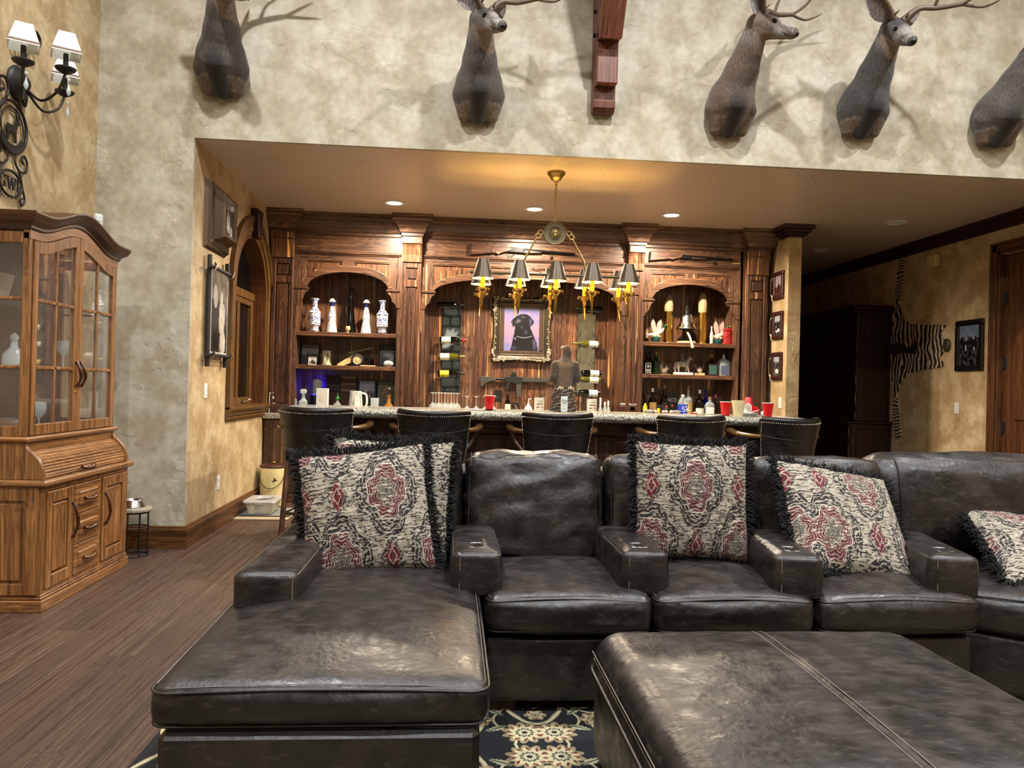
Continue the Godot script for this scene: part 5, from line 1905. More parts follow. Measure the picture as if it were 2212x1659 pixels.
func back_bar() -> void:
	# base units and their worktop
	var t := thing("base_cabinet", "low walnut base cabinets behind the bar", "cabinet", Vector3(0.79, 0, -8.4))
	var o := -t.position
	var g := G.new()
	g.t.origin = o
	g.bx(-1.93, 3.52, 0.0, 0.868, -8.74, -8.08)
	g.bx(-1.93, 3.52, 0.0, 0.08, -8.74, -8.06, 0.004)
	part(t, "carcass", g, M.walnut_h1)
	for i in 10:
		var x0 := -1.92 + i * 0.543
		g = G.new()
		g.t.origin = o
		g.bx(x0 + 0.01, x0 + 0.533, 0.10, 0.855, -8.082, -8.065, 0.003)
		g.bx(x0 + 0.075, x0 + 0.468, 0.17, 0.785, -8.066, -8.052, 0.013)
		var d := part(t, "door", g, M.walnut_v1)
		g = G.new()
		g.t.origin = o
		g.ball(Vector3(x0 + (0.50 if i % 2 == 0 else 0.043), 0.62, -8.05), Vector3.ONE * 0.014, 8, 6)
		part(d, "knob", g, M.old_brass)
	g = G.new()
	g.bx(-1.94, 3.53, 0.87, 0.927, -8.735, -8.03, 0.006)
	one("back_counter", "granite worktop along the back of the bar", "counter", g, M.granite)
	# the wall unit
	t = thing("back_bar_unit", "walnut back bar wall unit with three arched bays, shelves and crown moulding", "cabinet", Vector3(0.79, 0.927, -8.6))
	o = -t.position
	var put := func(called: String, gg: G, m: Material) -> MeshInstance3D:
		return part(t, called, gg, m, o)
	var bays := [[-1.653, -0.603, 0.43, 0.185], [-0.31, 1.86, 0.99, 0.18], [2.09, 3.133, 0.43, 0.185]]
	var pil := [[-1.91, -1.69], [-0.547, -0.35], [1.90, 2.06], [3.236, 3.464]]
	rng.seed = 21
	for b in 3:
		var x0: float = bays[b][0]
		var x1: float = bays[b][1]
		var xc := (x0 + x1) * 0.5
		# back boards
		var n := int(round((x1 - x0 + 0.1) / 0.148))
		var w := (x1 - x0 + 0.1) / n
		for i in n:
			g = G.new()
			var xa := x0 - 0.05 + i * w
			g.bx(xa + 0.0006, xa + w - 0.0006, 0.93, 2.62, -8.585, -8.565 + rng.randf() * 0.001, 0.0015)
			put.call("back_board", g, M["walnut_v%d" % ([2, 0, 2, 3, 0, 2][(i * 5 + b) % 6])])
		# niche sides and lid
		g = G.new()
		g.bx(x0 - 0.045, x0, 0.93, 2.62, -8.565, -8.20, 0.002)
		put.call("stile", g, M.walnut_v0)
		g = G.new()
		g.bx(x1, x1 + 0.045, 0.93, 2.62, -8.565, -8.20, 0.002)
		put.call("stile", g, M.walnut_v0)
		g = G.new()
		g.bx(x0, x1, 2.56, 2.62, -8.565, -8.24)
		put.call("niche_top", g, M.walnut_h1)
		# spandrel: recessed field, then arch band, rail and stiles proud of it
		var hw: float = bays[b][2]
		var rise: float = bays[b][3]
		var sp := 2.255
		g = G.new()
		g.prism([Vector2(x0, sp)] + [Vector2(xc - hw, sp)] + arch_pts(xc, hw, sp, rise).slice(1, 16) + [Vector2(xc + hw, sp), Vector2(x1, sp), Vector2(x1, 2.62), Vector2(x0, 2.62)], -8.245, -8.222)
		put.call("spandrel", g, M.walnut_v2)
		g = G.new()
		var hi := arch_pts(xc, hw + 0.045, sp, rise + 0.075)
		hi.reverse()
		g.prism(arch_pts(xc, hw, sp, rise) + hi, -8.222, -8.202, 0.0)
		put.call("arch_band", g, M.walnut_h0)
		g = G.new()
		g.bx(x0, x1, 2.555, 2.62, -8.222, -8.204, 0.003)
		put.call("top_rail", g, M.walnut_h0)
		for e in [[x0, xc - hw - 0.012], [xc + hw + 0.012, x1], [xc - 0.075, xc + 0.075]]:
			g = G.new()
			g.bx(e[0], e[1], sp if e[0] != xc - 0.075 else sp + rise + 0.06, 2.56, -8.222, -8.204, 0.003)
			put.call("spandrel_stile", g, M.walnut_v0)
		# beads that frame the two spandrel fields
		for sg in [-1.0, 1.0]:
			g = G.new()
			var pts := [Vector3(xc + sg * 0.08, 2.55, -8.214), Vector3(xc + sg * (hw + 0.008), 2.55, -8.214), Vector3(xc + sg * (hw + 0.008), sp + 0.07, -8.214)]
			for q in arch_pts(xc, hw + 0.05, sp, rise + 0.08):
				if sg * (q.x - xc) > 0.08 and sg * (q.x - xc) < hw - 0.01:
					pts.append(Vector3(q.x, q.y, -8.214))
			if sg < 0.0:
				var tail := pts.slice(3)
				pts = pts.slice(0, 3) + tail
			else:
				var tail := pts.slice(3)
				tail.reverse()
				pts = pts.slice(0, 3) + tail
			g.tube(pts, 0.006, 6, false, true)
			put.call("bead", g, M.walnut_h2)
		# impost mouldings and scrolled brackets at the springing
		for sg in [-1.0, 1.0]:
			var xe: float = x0 if sg < 0.0 else x1
			g = G.new()
			g.bx(xe - sg * 0.0 + sg * 0.03, xe - sg * 0.118, 2.243, 2.266, -8.25, -8.178, 0.006)
			put.call("impost", g, M.walnut_h0)
			g = G.new()
			var br := []
			for q in [[0.04, 2.243], [-0.105, 2.243], [-0.105, 2.225], [-0.085, 2.215], [-0.068, 2.19], [-0.058, 2.155], [-0.05, 2.135], [-0.028, 2.12], [-0.012, 2.10], [-0.012, 2.08], [0.0, 2.07], [0.04, 2.07]]:
				br.append(Vector2(xe + sg * q[0], q[1]))
			g.prism(br, -8.245, -8.19, 0.003)
			put.call("bracket", g, M.walnut_v0)
		# frieze board and its moulding
		g = G.new()
		g.bx(x0 - 0.04, x1 + 0.04, 2.645, 2.83, -8.26, -8.205, 0.003)
		put.call("frieze", g, M.walnut_h0)
		g = G.new()
		g.run([Vector2(0, 2.615), Vector2(0.012, 2.618), Vector2(0.016, 2.63), Vector2(0.028, 2.636), Vector2(0.028, 2.646), Vector2(0.012, 2.655), Vector2(0, 2.655)], Vector3(x0 - 0.04, 0, -8.206), Vector3(x1 + 0.04, 0, -8.206), Vector3(0, 0, 1))
		put.call("frieze_moulding", g, M.walnut_h1)
		if b != 1:
			for y in [1.797, 1.442]:
				g = G.new()
				g.bx(x0 - 0.002, x1 + 0.002, y - 0.044, y, -8.565, -8.215, 0.004)
				put.call("shelf", g, M.walnut_h2)
	for e in pil:
		var xa: float = e[0]
		var xb: float = e[1]
		g = G.new()
		g.bx(xa - 0.03, xb + 0.03, 0.93, 2.83, -8.74, -8.195)
		g.bx(xa, xb, 0.93, 2.83, -8.3, -8.172)
		put.call("pilaster", g, M.walnut_v0)
		# frame that leaves a square and a long field
		g = G.new()
		g.bx(xa, xa + 0.0395, 0.93, 2.56, -8.175, -8.155, 0.003)
		g.bx(xb - 0.0395, xb, 0.93, 2.56, -8.175, -8.155, 0.003)
		for y in [[0.93, 1.02], [2.30, 2.375], [2.505, 2.56]]:
			g.bx(xa + 0.04, xb - 0.04, y[0], y[1], -8.175, -8.155, 0.003)
		put.call("pilaster_frame", g, M.walnut_v3)
		for y in [[1.03, 2.29], [2.385, 2.495]]:
			g = G.new()
			g.bx(xa + 0.052, xb - 0.052, y[0], y[1], -8.175, -8.160, 0.008)
			put.call("pilaster_panel", g, M.walnut_v1)
		# corbelled head
		g = G.new()
		g.t = Transform3D(Basis(Vector3(0, 0, 1), Vector3.UP, Vector3(-1, 0, 0)), Vector3.ZERO)
		g.prism([Vector2(-8.17, 2.565), Vector2(-8.14, 2.565), Vector2(-8.135, 2.64), Vector2(-8.118, 2.72), Vector2(-8.10, 2.755), Vector2(-8.10, 2.835), Vector2(-8.17, 2.835)], -xb - 0.004, -xa + 0.004, 0.0)
		put.call("pilaster_head", g, M.walnut_v2)
		g = G.new()
		g.bx(xa - 0.01, xb + 0.01, 2.752, 2.765, -8.17, -8.09, 0.004)
		put.call("head_fillet", g, M.walnut_h2)
	# crown: flat runs over the bays, broken forward over the pilasters
	var crown := [Vector2(-0.2, 2.825), Vector2(0.0, 2.825), Vector2(0.012, 2.835), Vector2(0.012, 2.86), Vector2(0.03, 2.87), Vector2(0.036, 2.90), Vector2(0.055, 2.935), Vector2(0.085, 2.965), Vector2(0.092, 2.985), Vector2(0.11, 2.995), Vector2(0.11, 3.05), Vector2(-0.2, 3.05)]
	g = G.new()
	g.run(crown, Vector3(-1.94, 0, -8.205), Vector3(3.535, 0, -8.205), Vector3(0, 0, 1))
	put.call("crown", g, M.walnut_h0)
	for e in pil:
		g = G.new()
		var grow := []
		for q in crown:
			grow.append(q)
		for i in crown.size() - 1:
			var p: Vector2 = crown[i]
			var q: Vector2 = crown[i + 1]
			var px := maxf(0.0, p.x)
			var qx := maxf(0.0, q.x)
			# front and the two mitred returns
			g.face([Vector3(e[0] - 0.005 - px, p.y, -8.10 + p.x), Vector3(e[1] + 0.005 + px, p.y, -8.10 + p.x), Vector3(e[1] + 0.005 + qx, q.y, -8.10 + q.x), Vector3(e[0] - 0.005 - qx, q.y, -8.10 + q.x)], Vector3(0, -(q.x - p.x), q.y - p.y).normalized())
			if p.x >= 0.0 and q.x >= 0.0:
				for sg in [-1.0, 1.0]:
					var xs: float = e[0] - 0.005 if sg < 0.0 else e[1] + 0.005
					g.face([Vector3(xs + sg * px, p.y, -8.10 + p.x), Vector3(xs + sg * px, p.y, -8.22), Vector3(xs + sg * qx, q.y, -8.22), Vector3(xs + sg * qx, q.y, -8.10 + q.x)], Vector3(sg * (q.y - p.y), -(q.x - p.x), 0).normalized())
		put.call("crown_break", g, M.walnut_h0)

func chandelier() -> void:
	var t := thing("chandelier", "bronze and brass billiard chandelier with lion medallion and ten shaded candles", "chandelier", Vector3(0.825, 3.05, -6.25))
	var g := G.new()
	g.lathe([Vector2(0.0, -0.075), Vector2(0.022, -0.075), Vector2(0.022, -0.066), Vector2(0.042, -0.062), Vector2(0.048, -0.045), Vector2(0.060, -0.036), Vector2(0.060, -0.028), Vector2(0.074, -0.018), Vector2(0.076, -0.004), Vector2(0.07, 0.0)], Vector3.ZERO, 28)
	part(t, "ceiling_canopy", g, M.old_brass)
	# chain
	g = G.new()
	var link := []
	for k in 14:
		var a := TAU * k / 14.0
		link.append(Vector3(cos(a) * 0.0095, sin(a) * 0.021, 0))
	g.tube(link, 0.0032, 6, false, true)
	var lm := g.mesh()
	for k in 10:
		var l := part(t, "chain_link", lm, M.old_brass, Vector3(0, -0.09 - k * 0.0335, 0))
		l.rotation.y = PI / 2 * (k % 2) + 0.3
	g = G.new()
	var ring := []
	for k in 18:
		ring.append(Vector3(cos(TAU * k / 18.0) * 0.020, sin(TAU * k / 18.0) * 0.022, 0))
	g.t.origin = Vector3(0, -0.435, 0)
	g.tube(ring, 0.006, 8, false, true)
	part(t, "top_ring", g, M.old_brass)
	# medallion facing the room
	g = G.new()
	g.t = Transform3D(Basis(Vector3.RIGHT, PI / 2), Vector3(0, -0.508, 0))
	g.lathe([Vector2(0.0, -0.008), Vector2(0.094, -0.008), Vector2(0.094, -0.008), Vector2(0.098, -0.002), Vector2(0.098, 0.008), Vector2(0.094, 0.013), Vector2(0.088, 0.013), Vector2(0.085, 0.008), Vector2(0.05, 0.010), Vector2(0.0, 0.012)], Vector3.ZERO, 36)
	var med := part(t, "medallion", g, M.bronze)
	g = G.new()
	var face_at := Vector3(0, -0.505, 0.012)
	g.ball(face_at, Vector3(0.036, 0.044, 0.012), 16, 9)
	for k in 40:
		var a := TAU * k / 20.0 + (0.15 if k > 19 else 0.0)
		var q := 0.040 if k < 20 else 0.052
		g.tube([face_at + Vector3(cos(a) * q * 0.7, sin(a) * q * 0.9, 0.002), face_at + Vector3(cos(a) * q, sin(a) * q * 1.15, 0.002)], [0.0065, 0.002], 6)
	for sg in [-1.0, 1.0]:
		g.ball(face_at + Vector3(sg * 0.030, 0.040, 0.006), Vector3(0.009, 0.009, 0.006), 8, 5)
	part(med, "lion_mane", g, M.bronze)
	g = G.new()
	g.ball(face_at + Vector3(0, 0.0, 0.010), Vector3(0.013, 0.026, 0.012), 10, 7)
	g.ball(face_at + Vector3(0, -0.018, 0.012), Vector3(0.018, 0.012, 0.010), 10, 7)
	g.ball(face_at + Vector3(-0.016, 0.014, 0.008), Vector3(0.008, 0.005, 0.005), 8, 5)
	g.ball(face_at + Vector3(0.016, 0.014, 0.008), Vector3(0.008, 0.005, 0.005), 8, 5)
	part(med, "lion_face", g, M.old_brass)
	# linkage down to the bar
	for sg in [-1.0, 1.0]:
		g = G.new()
		var lk := []
		for k in 14:
			lk.append(Vector3(cos(TAU * k / 14.0) * 0.020, sin(TAU * k / 14.0) * 0.020, 0))
		g.t.origin = Vector3(sg * 0.118, -0.505, 0)
		g.tube(lk, 0.0065, 7, false, true)
		part(t, "link_ring", g, M.old_brass)
		g = G.new()
		g.t.origin = Vector3(sg * 0.140, -0.535, 0)
		g.tube(lk, 0.0065, 7, false, true)
		part(t, "link_ring", g, M.old_brass)
		g = G.new()
		g.tube([Vector3(sg * 0.15, -0.55, 0), Vector3(sg * 0.252, -0.74, 0), Vector3(sg * 0.268, -0.83, 0)], [0.007, 0.0085, 0.007], 8)
		part(t, "hanger_rod", g, M.old_brass)
	g = G.new()
	g.tube([Vector3(-0.70, -0.852, 0), Vector3(-0.685, -0.852, 0), Vector3(-0.68, -0.852, 0), Vector3(0.70, -0.852, 0), Vector3(0.705, -0.852, 0), Vector3(0.72, -0.852, 0)], [0.006, 0.017, 0.0135, 0.0135, 0.017, 0.006], 10)
	part(t, "cross_bar", g, M.bronze)
	# ten candle arms, five to a side
	for sg in [1.0, -1.0]:
		for i in 5:
			var x := -0.595 + i * 0.2955
			var z: float = sg * 0.182
			var at := Vector3(x, 0, z)
			g = G.new()
			g.tube(curve([at + Vector3(0.006 * (i - 2), -1.205, -sg * 0.035), at + Vector3(0.003 * (i - 2), -1.14, -sg * 0.012), at + Vector3(0, -1.04, 0)], 5), [0.002, 0.005, 0.0065, 0.008, 0.009, 0.0095, 0.010, 0.011, 0.0125, 0.014, 0.016], 9)
			g.tube(curve([at + Vector3(0, -1.10, -sg * 0.005), at + Vector3(0, -1.06, -sg * 0.07), at + Vector3(0, -0.95, -sg * 0.13), at + Vector3(0, -0.855, -sg * 0.182)], 5), 0.006, 7)
			var horn := part(t, "candle_arm", g, M.brass)
			g = G.new()
			g.lathe([Vector2(0.016, -1.045), Vector2(0.024, -1.04), Vector2(0.040, -1.022), Vector2(0.046, -1.012), Vector2(0.058, -1.008), Vector2(0.060, -1.003), Vector2(0.046, -1.006), Vector2(0.02, -1.012), Vector2(0.0, -1.012)], at, 20)
			for k in 4:
				var a := TAU * k / 4.0 + 0.6
				g.ball(at + Vector3(cos(a) * 0.058, -1.016, sin(a) * 0.058), Vector3.ONE * 0.008, 8, 5)
			part(horn, "drip_pan", g, M.brass)
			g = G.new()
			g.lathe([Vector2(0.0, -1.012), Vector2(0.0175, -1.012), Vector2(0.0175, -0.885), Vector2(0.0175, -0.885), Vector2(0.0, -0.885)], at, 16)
			part(horn, "candle_sleeve", g, M.sleeve_bulb_glow)
			g = G.new()
			g.lathe([Vector2(0.004, -0.885), Vector2(0.010, -0.868), Vector2(0.011, -0.855), Vector2(0.006, -0.835), Vector2(0.0, -0.822)], at, 10)
			part(horn, "bulb", g, M.bulb)
			g = G.new()
			g.lathe([Vector2(0.088, -0.925), Vector2(0.042, -0.775)], at, 28)
			g.lathe([Vector2(0.0895, -0.928), Vector2(0.0895, -0.921), Vector2(0.0875, -0.921), Vector2(0.0875, -0.928), Vector2(0.0895, -0.928)], at, 28)
			g.lathe([Vector2(0.0425, -0.778), Vector2(0.0425, -0.773), Vector2(0.0405, -0.773), Vector2(0.0405, -0.778)], at, 28)
			var sh := part(horn, "lamp_shade", g, M.shade_out)
			g = G.new()
			g.lathe([Vector2(0.0405, -0.776), Vector2(0.0865, -0.926)], at, 28)
			part(horn, "shade_lining", g, M.shade_in)
			omni(t.position + at + Vector3(0, -0.862, 0), Color(1.0, 0.80, 0.46), 0.30, 0.012)

func deer(label: String, cx: float, yb: float, poll: Vector3, nose: Vector3, coat: Color, spread: float, sd: int, up_tilt := 0.0) -> void:
	# shoulder mount; coordinates with z measured out from the wall
	var t := thing("deer_mount", label, "deer mount", Vector3(cx, yb + 0.22, -5.8), 0.0, "mule deer mounts above the bar")
	var o := -Vector3(cx, yb + 0.22, 0)
	poll += o
	nose += o
	var f := (nose - poll).normalized()
	var r := f.cross(Vector3.UP).normalized()
	var u := r.cross(f)
	var chest := Vector3(0, 0.02, 0.10)
	var mid := chest.lerp(poll, 0.45) + Vector3(0, -0.01, -0.02)
	var skull := poll + f * 0.06
	var bones := [
		[Vector3(0.0, 0.015, 0.02), chest + Vector3(0, 0.04, 0.0), 0.178, 0.17, Vector3(1.0, 0.98, 1.0)],
		[Vector3(0, -0.17, 0.07), Vector3(0, 0.0, 0.17), 0.055, 0.12],
		[Vector3(-0.105, -0.155, 0.055), Vector3(-0.115, -0.02, 0.10), 0.05, 0.085],
		[Vector3(0.105, -0.155, 0.055), Vector3(0.115, -0.02, 0.10), 0.05, 0.085],
		[chest + Vector3(0, 0.05, 0.02), mid, 0.165, 0.122],
		[mid, poll + Vector3(0, -0.03, -0.01), 0.122, 0.082],
		[poll, skull + f * 0.05, 0.074, 0.070],
		[skull + f * 0.05 - u * 0.012, nose - f * 0.03, 0.064, 0.040],
		[poll + f * 0.03 - u * 0.045, nose - f * 0.09 - u * 0.018, 0.05, 0.034]]
	var face_len := (nose - poll).length()
	var dark := Color(0.018, 0.016, 0.015)
	var throat := chest.lerp(poll, 0.82)
	var nse := FastNoiseLite.new()
	nse.seed = sd
	nse.frequency = 9.0
	var tint := func(p: Vector3) -> Color:
		var c: Color = coat * (0.85 + 0.45 * (0.5 + 0.5 * nse.get_noise_3dv(p)))
		var along := (p - poll).dot(f) / face_len
		var hgt := (p - poll).dot(u)
		if along > 0.05 and p.distance_to(poll) < 0.5 and (p - poll).dot(Vector3(f.x, 0, f.z)) > -0.02 and p.y > poll.y - 0.22:
			# face: dark brow, pale muzzle, tan throat
			if along > 0.42 and along < 0.93:
				c = c.lerp(Color(0.42, 0.38, 0.33), smoothstep(0.42, 0.6, along) * (0.9 if hgt > -0.09 else 0.5))
			elif hgt > 0.035 and along < 0.42:
				c = c.lerp(Color(0.035, 0.03, 0.028), 0.8)
			if hgt < -0.055 and along < 0.8:
				c = c.lerp(Color(0.42, 0.27, 0.17), 0.6)
		var nt := p - throat
		if p.z > throat.z and nt.length() < 0.13 and p.y < poll.y - 0.06:
			c = c.lerp(Color(0.44, 0.40, 0.36), smoothstep(0.13, 0.05, nt.length()) * 0.8)
		# dark blaze down the brisket
		var wob := nse.get_noise_3dv(p * 2.0) * 0.02
		var edge := 0.05 + 0.03 * smoothstep(-0.02, -0.14, p.y) * 0.0 + wob
		var bl := smoothstep(edge + 0.05, edge - 0.02, absf(p.x)) * smoothstep(0.16, -0.06, p.y)
		# tan inner legs below a pale whorl line
		var leg := smoothstep(0.055, 0.085, absf(p.x) + wob) * smoothstep(-0.085 + wob, -0.10 + wob, p.y + 0.25 * absf(absf(p.x) - 0.11))
		c = c.lerp(Color(0.24, 0.165, 0.105), leg * 0.8)
		var line := smoothstep(0.010, 0.004, absf(p.y + 0.25 * absf(absf(p.x) - 0.11) + 0.09 - wob)) * smoothstep(0.06, 0.08, absf(p.x))
		c = c.lerp(Color(0.36, 0.31, 0.26), line * 0.7)
		c = c.lerp(dark, bl * 0.9 * (1.0 - leg))
		return c
	var g := G.new()
	skin(g, bones.slice(0, 6), 0.015, 0.035, tint, 0.0)
	var hg := bones.slice(5)
	skin(g, hg, 0.009, 0.03, tint)
	part(t, "body", g, M.fur)
	g = G.new()
	g.ball(nose - f * 0.012 - u * 0.002, Vector3(0.03, 0.024, 0.03), 12, 8)
	part(t, "nose", g, M.nose)
	g = G.new()
	for sg in [-1.0, 1.0]:
		g.tube(curve([nose - f * 0.012 - u * 0.028 + r * sg * 0.012, nose - f * 0.045 - u * 0.034 + r * sg * 0.034, nose - f * 0.085 - u * 0.028 + r * sg * 0.044], 4), 0.0035, 6)
	part(t, "mouth", g, M.nose)
	for sg in [-1.0, 1.0]:
		g = G.new()
		g.ball(poll + f * face_len * 0.42 + r * sg * 0.058 + u * 0.018, Vector3.ONE * 0.021, 12, 8)
		part(t, "eye", g, M.eye)
		# cupped ear
		var er = poll + r * sg * 0.055 + u * 0.045 - f * 0.01
		var ed = (r * sg * 0.74 + u * 0.34 - f * 0.42).normalized()
		var en = (f * 0.6 + u * 0.15 + r * sg * 0.6)
		en = (en - ed * en.dot(ed)).normalized()
		var ew = ed.cross(en)
		for side in [0.0, 1.0]:
			g = G.new()
			g.col = coat * 0.9 if side == 0.0 else Color(0.34, 0.29, 0.26)
			g.grid(10, 14, func(a, b):
				var w := 0.064 * pow(sin(PI * pow(b, 0.75) * 0.93 + 0.12), 0.8)
				var s: float = (a * 2.0 - 1.0) * (1.0 if side == 0.0 else -1.0)
				return er + ed * 0.235 * b + ew * s * w + en * (0.030 * s * s * sin(PI * b) + (-0.004 if side == 0.0 else 0.0) + 0.012 * b))
			part(t, "ear", g, M.fur)
		# antler: beam with forked tines
		g = G.new()
		var a0 = poll + r * sg * 0.035 + u * 0.06 + f * 0.02
		var k := spread
		var beam := curve([a0, a0 + r * sg * 0.11 * k + u * 0.09 - f * 0.04, a0 + r * sg * 0.23 * k + u * 0.13 + f * 0.0, a0 + r * sg * 0.33 * k + u * 0.20 + f * 0.08], 5)
		var rr := []
		for i in beam.size():
			rr.append(lerpf(0.023, 0.015, float(i) / (beam.size() - 1)))
		g.tube(beam, rr, 8)
		var fork: Vector3 = beam[-1]
		for e in [[r * sg * 0.05 + u * 0.11 + f * 0.05, r * sg * 0.02 + u * 0.25 + f * 0.10], [r * sg * 0.10 * k + u * 0.03 + f * 0.09, r * sg * 0.13 * k + u * 0.12 + f * 0.18]]:
			g.tube(curve([fork - e[0] * 0.1, fork + e[0], fork + e[1]], 5), [0.012, 0.0115, 0.011, 0.0105, 0.010, 0.009, 0.008, 0.0065, 0.005, 0.003, 0.001], 7)
		var back: Vector3 = beam[9]
		g.tube(curve([back, back + u * 0.14 - f * 0.01, back + u * 0.29 + r * sg * 0.03 + f * 0.05], 5), [0.013, 0.012, 0.0115, 0.011, 0.010, 0.009, 0.008, 0.007, 0.005, 0.003, 0.001], 7)
		g.tube([a0 + u * 0.03 + r * sg * 0.02, a0 + u * 0.07 + r * sg * 0.01 + f * 0.02], [0.009, 0.002], 6)
		part(t, "antler", g, M.antler)

func mounts() -> void:
	deer("deer shoulder mount at far left, head cut off by the frame", -1.735, 3.33, Vector3(-1.66, 4.0, 0.42), Vector3(-1.41, 3.84, 0.60), Color(0.115, 0.095, 0.08), 0.9, 1)
	deer("deer shoulder mount left of the timber bracket, looking right", 0.15, 3.24, Vector3(0.145, 3.86, 0.44), Vector3(0.295, 3.715, 0.64), Color(0.125, 0.105, 0.085), 0.9, 2)
	deer("brown deer shoulder mount right of the timber bracket, in profile", 2.095, 3.235, Vector3(2.165, 3.965, 0.42), Vector3(2.40, 3.835, 0.55), Color(0.17, 0.12, 0.085), 1.0, 3)
	deer("grey deer shoulder mount facing the room with wide antlers", 3.165, 3.28, Vector3(3.19, 3.995, 0.42), Vector3(3.235, 3.80, 0.62), Color(0.095, 0.085, 0.078), 1.05, 4)
	deer("deer shoulder mount at far right, cut by the frame edge", 4.285, 3.265, Vector3(4.41, 4.03, 0.40), Vector3(4.62, 3.88, 0.55), Color(0.115, 0.098, 0.083), 1.0, 5)

func timber() -> void:
	var t := thing("timber_bracket", "red-brown timber truss bracket bolted to the upper wall", "bracket", Vector3(1.105, 3.37, -5.8))
	var g := G.new()
	g.t = Transform3D(Basis(Vector3(0, 0, 1), Vector3.UP, Vector3(-1, 0, 0)), Vector3.ZERO)
	g.prism([Vector2(0, 0.02), Vector2(0.03, 0.0), Vector2(0.07, 0.005), Vector2(0.10, 0.035), Vector2(0.105, 0.08), Vector2(0.105, 2.2), Vector2(0, 2.2)], -0.085, 0.085, 0.006)
	part(t, "wall_post", g, M.beam_wood)
	g = G.new()
	g.bx(-0.08, 0.08, 0.18, 2.2, 0.10, 0.20, 0.008)
	part(t, "second_post", g, M.beam_wood)
	g = G.new()
	g.t = Transform3D(Basis(Vector3(0, 0, 1), Vector3.UP, Vector3(-1, 0, 0)), Vector3.ZERO)
	g.prism([Vector2(0.19, 0.50), Vector2(0.30, 0.47), Vector2(1.25, 2.05), Vector2(1.12, 2.2)], -0.085, 0.085, 0.008)
	part(t, "brace", g, M.beam_wood)
	g = G.new()
	g.bx(-0.085, 0.085, 0.495, 2.2, 0.15, 0.26, 0.006)
	part(t, "brace_seat", g, M.beam_wood)
	for y in [0.56, 0.74]:
		for sg in [-1.0, 1.0]:
			g = G.new()
			g.tube([Vector3(sg * 0.08, y, 0.14), Vector3(sg * 0.105, y, 0.14)], 0.016, 6)
			part(t, "bolt", g, M.iron)

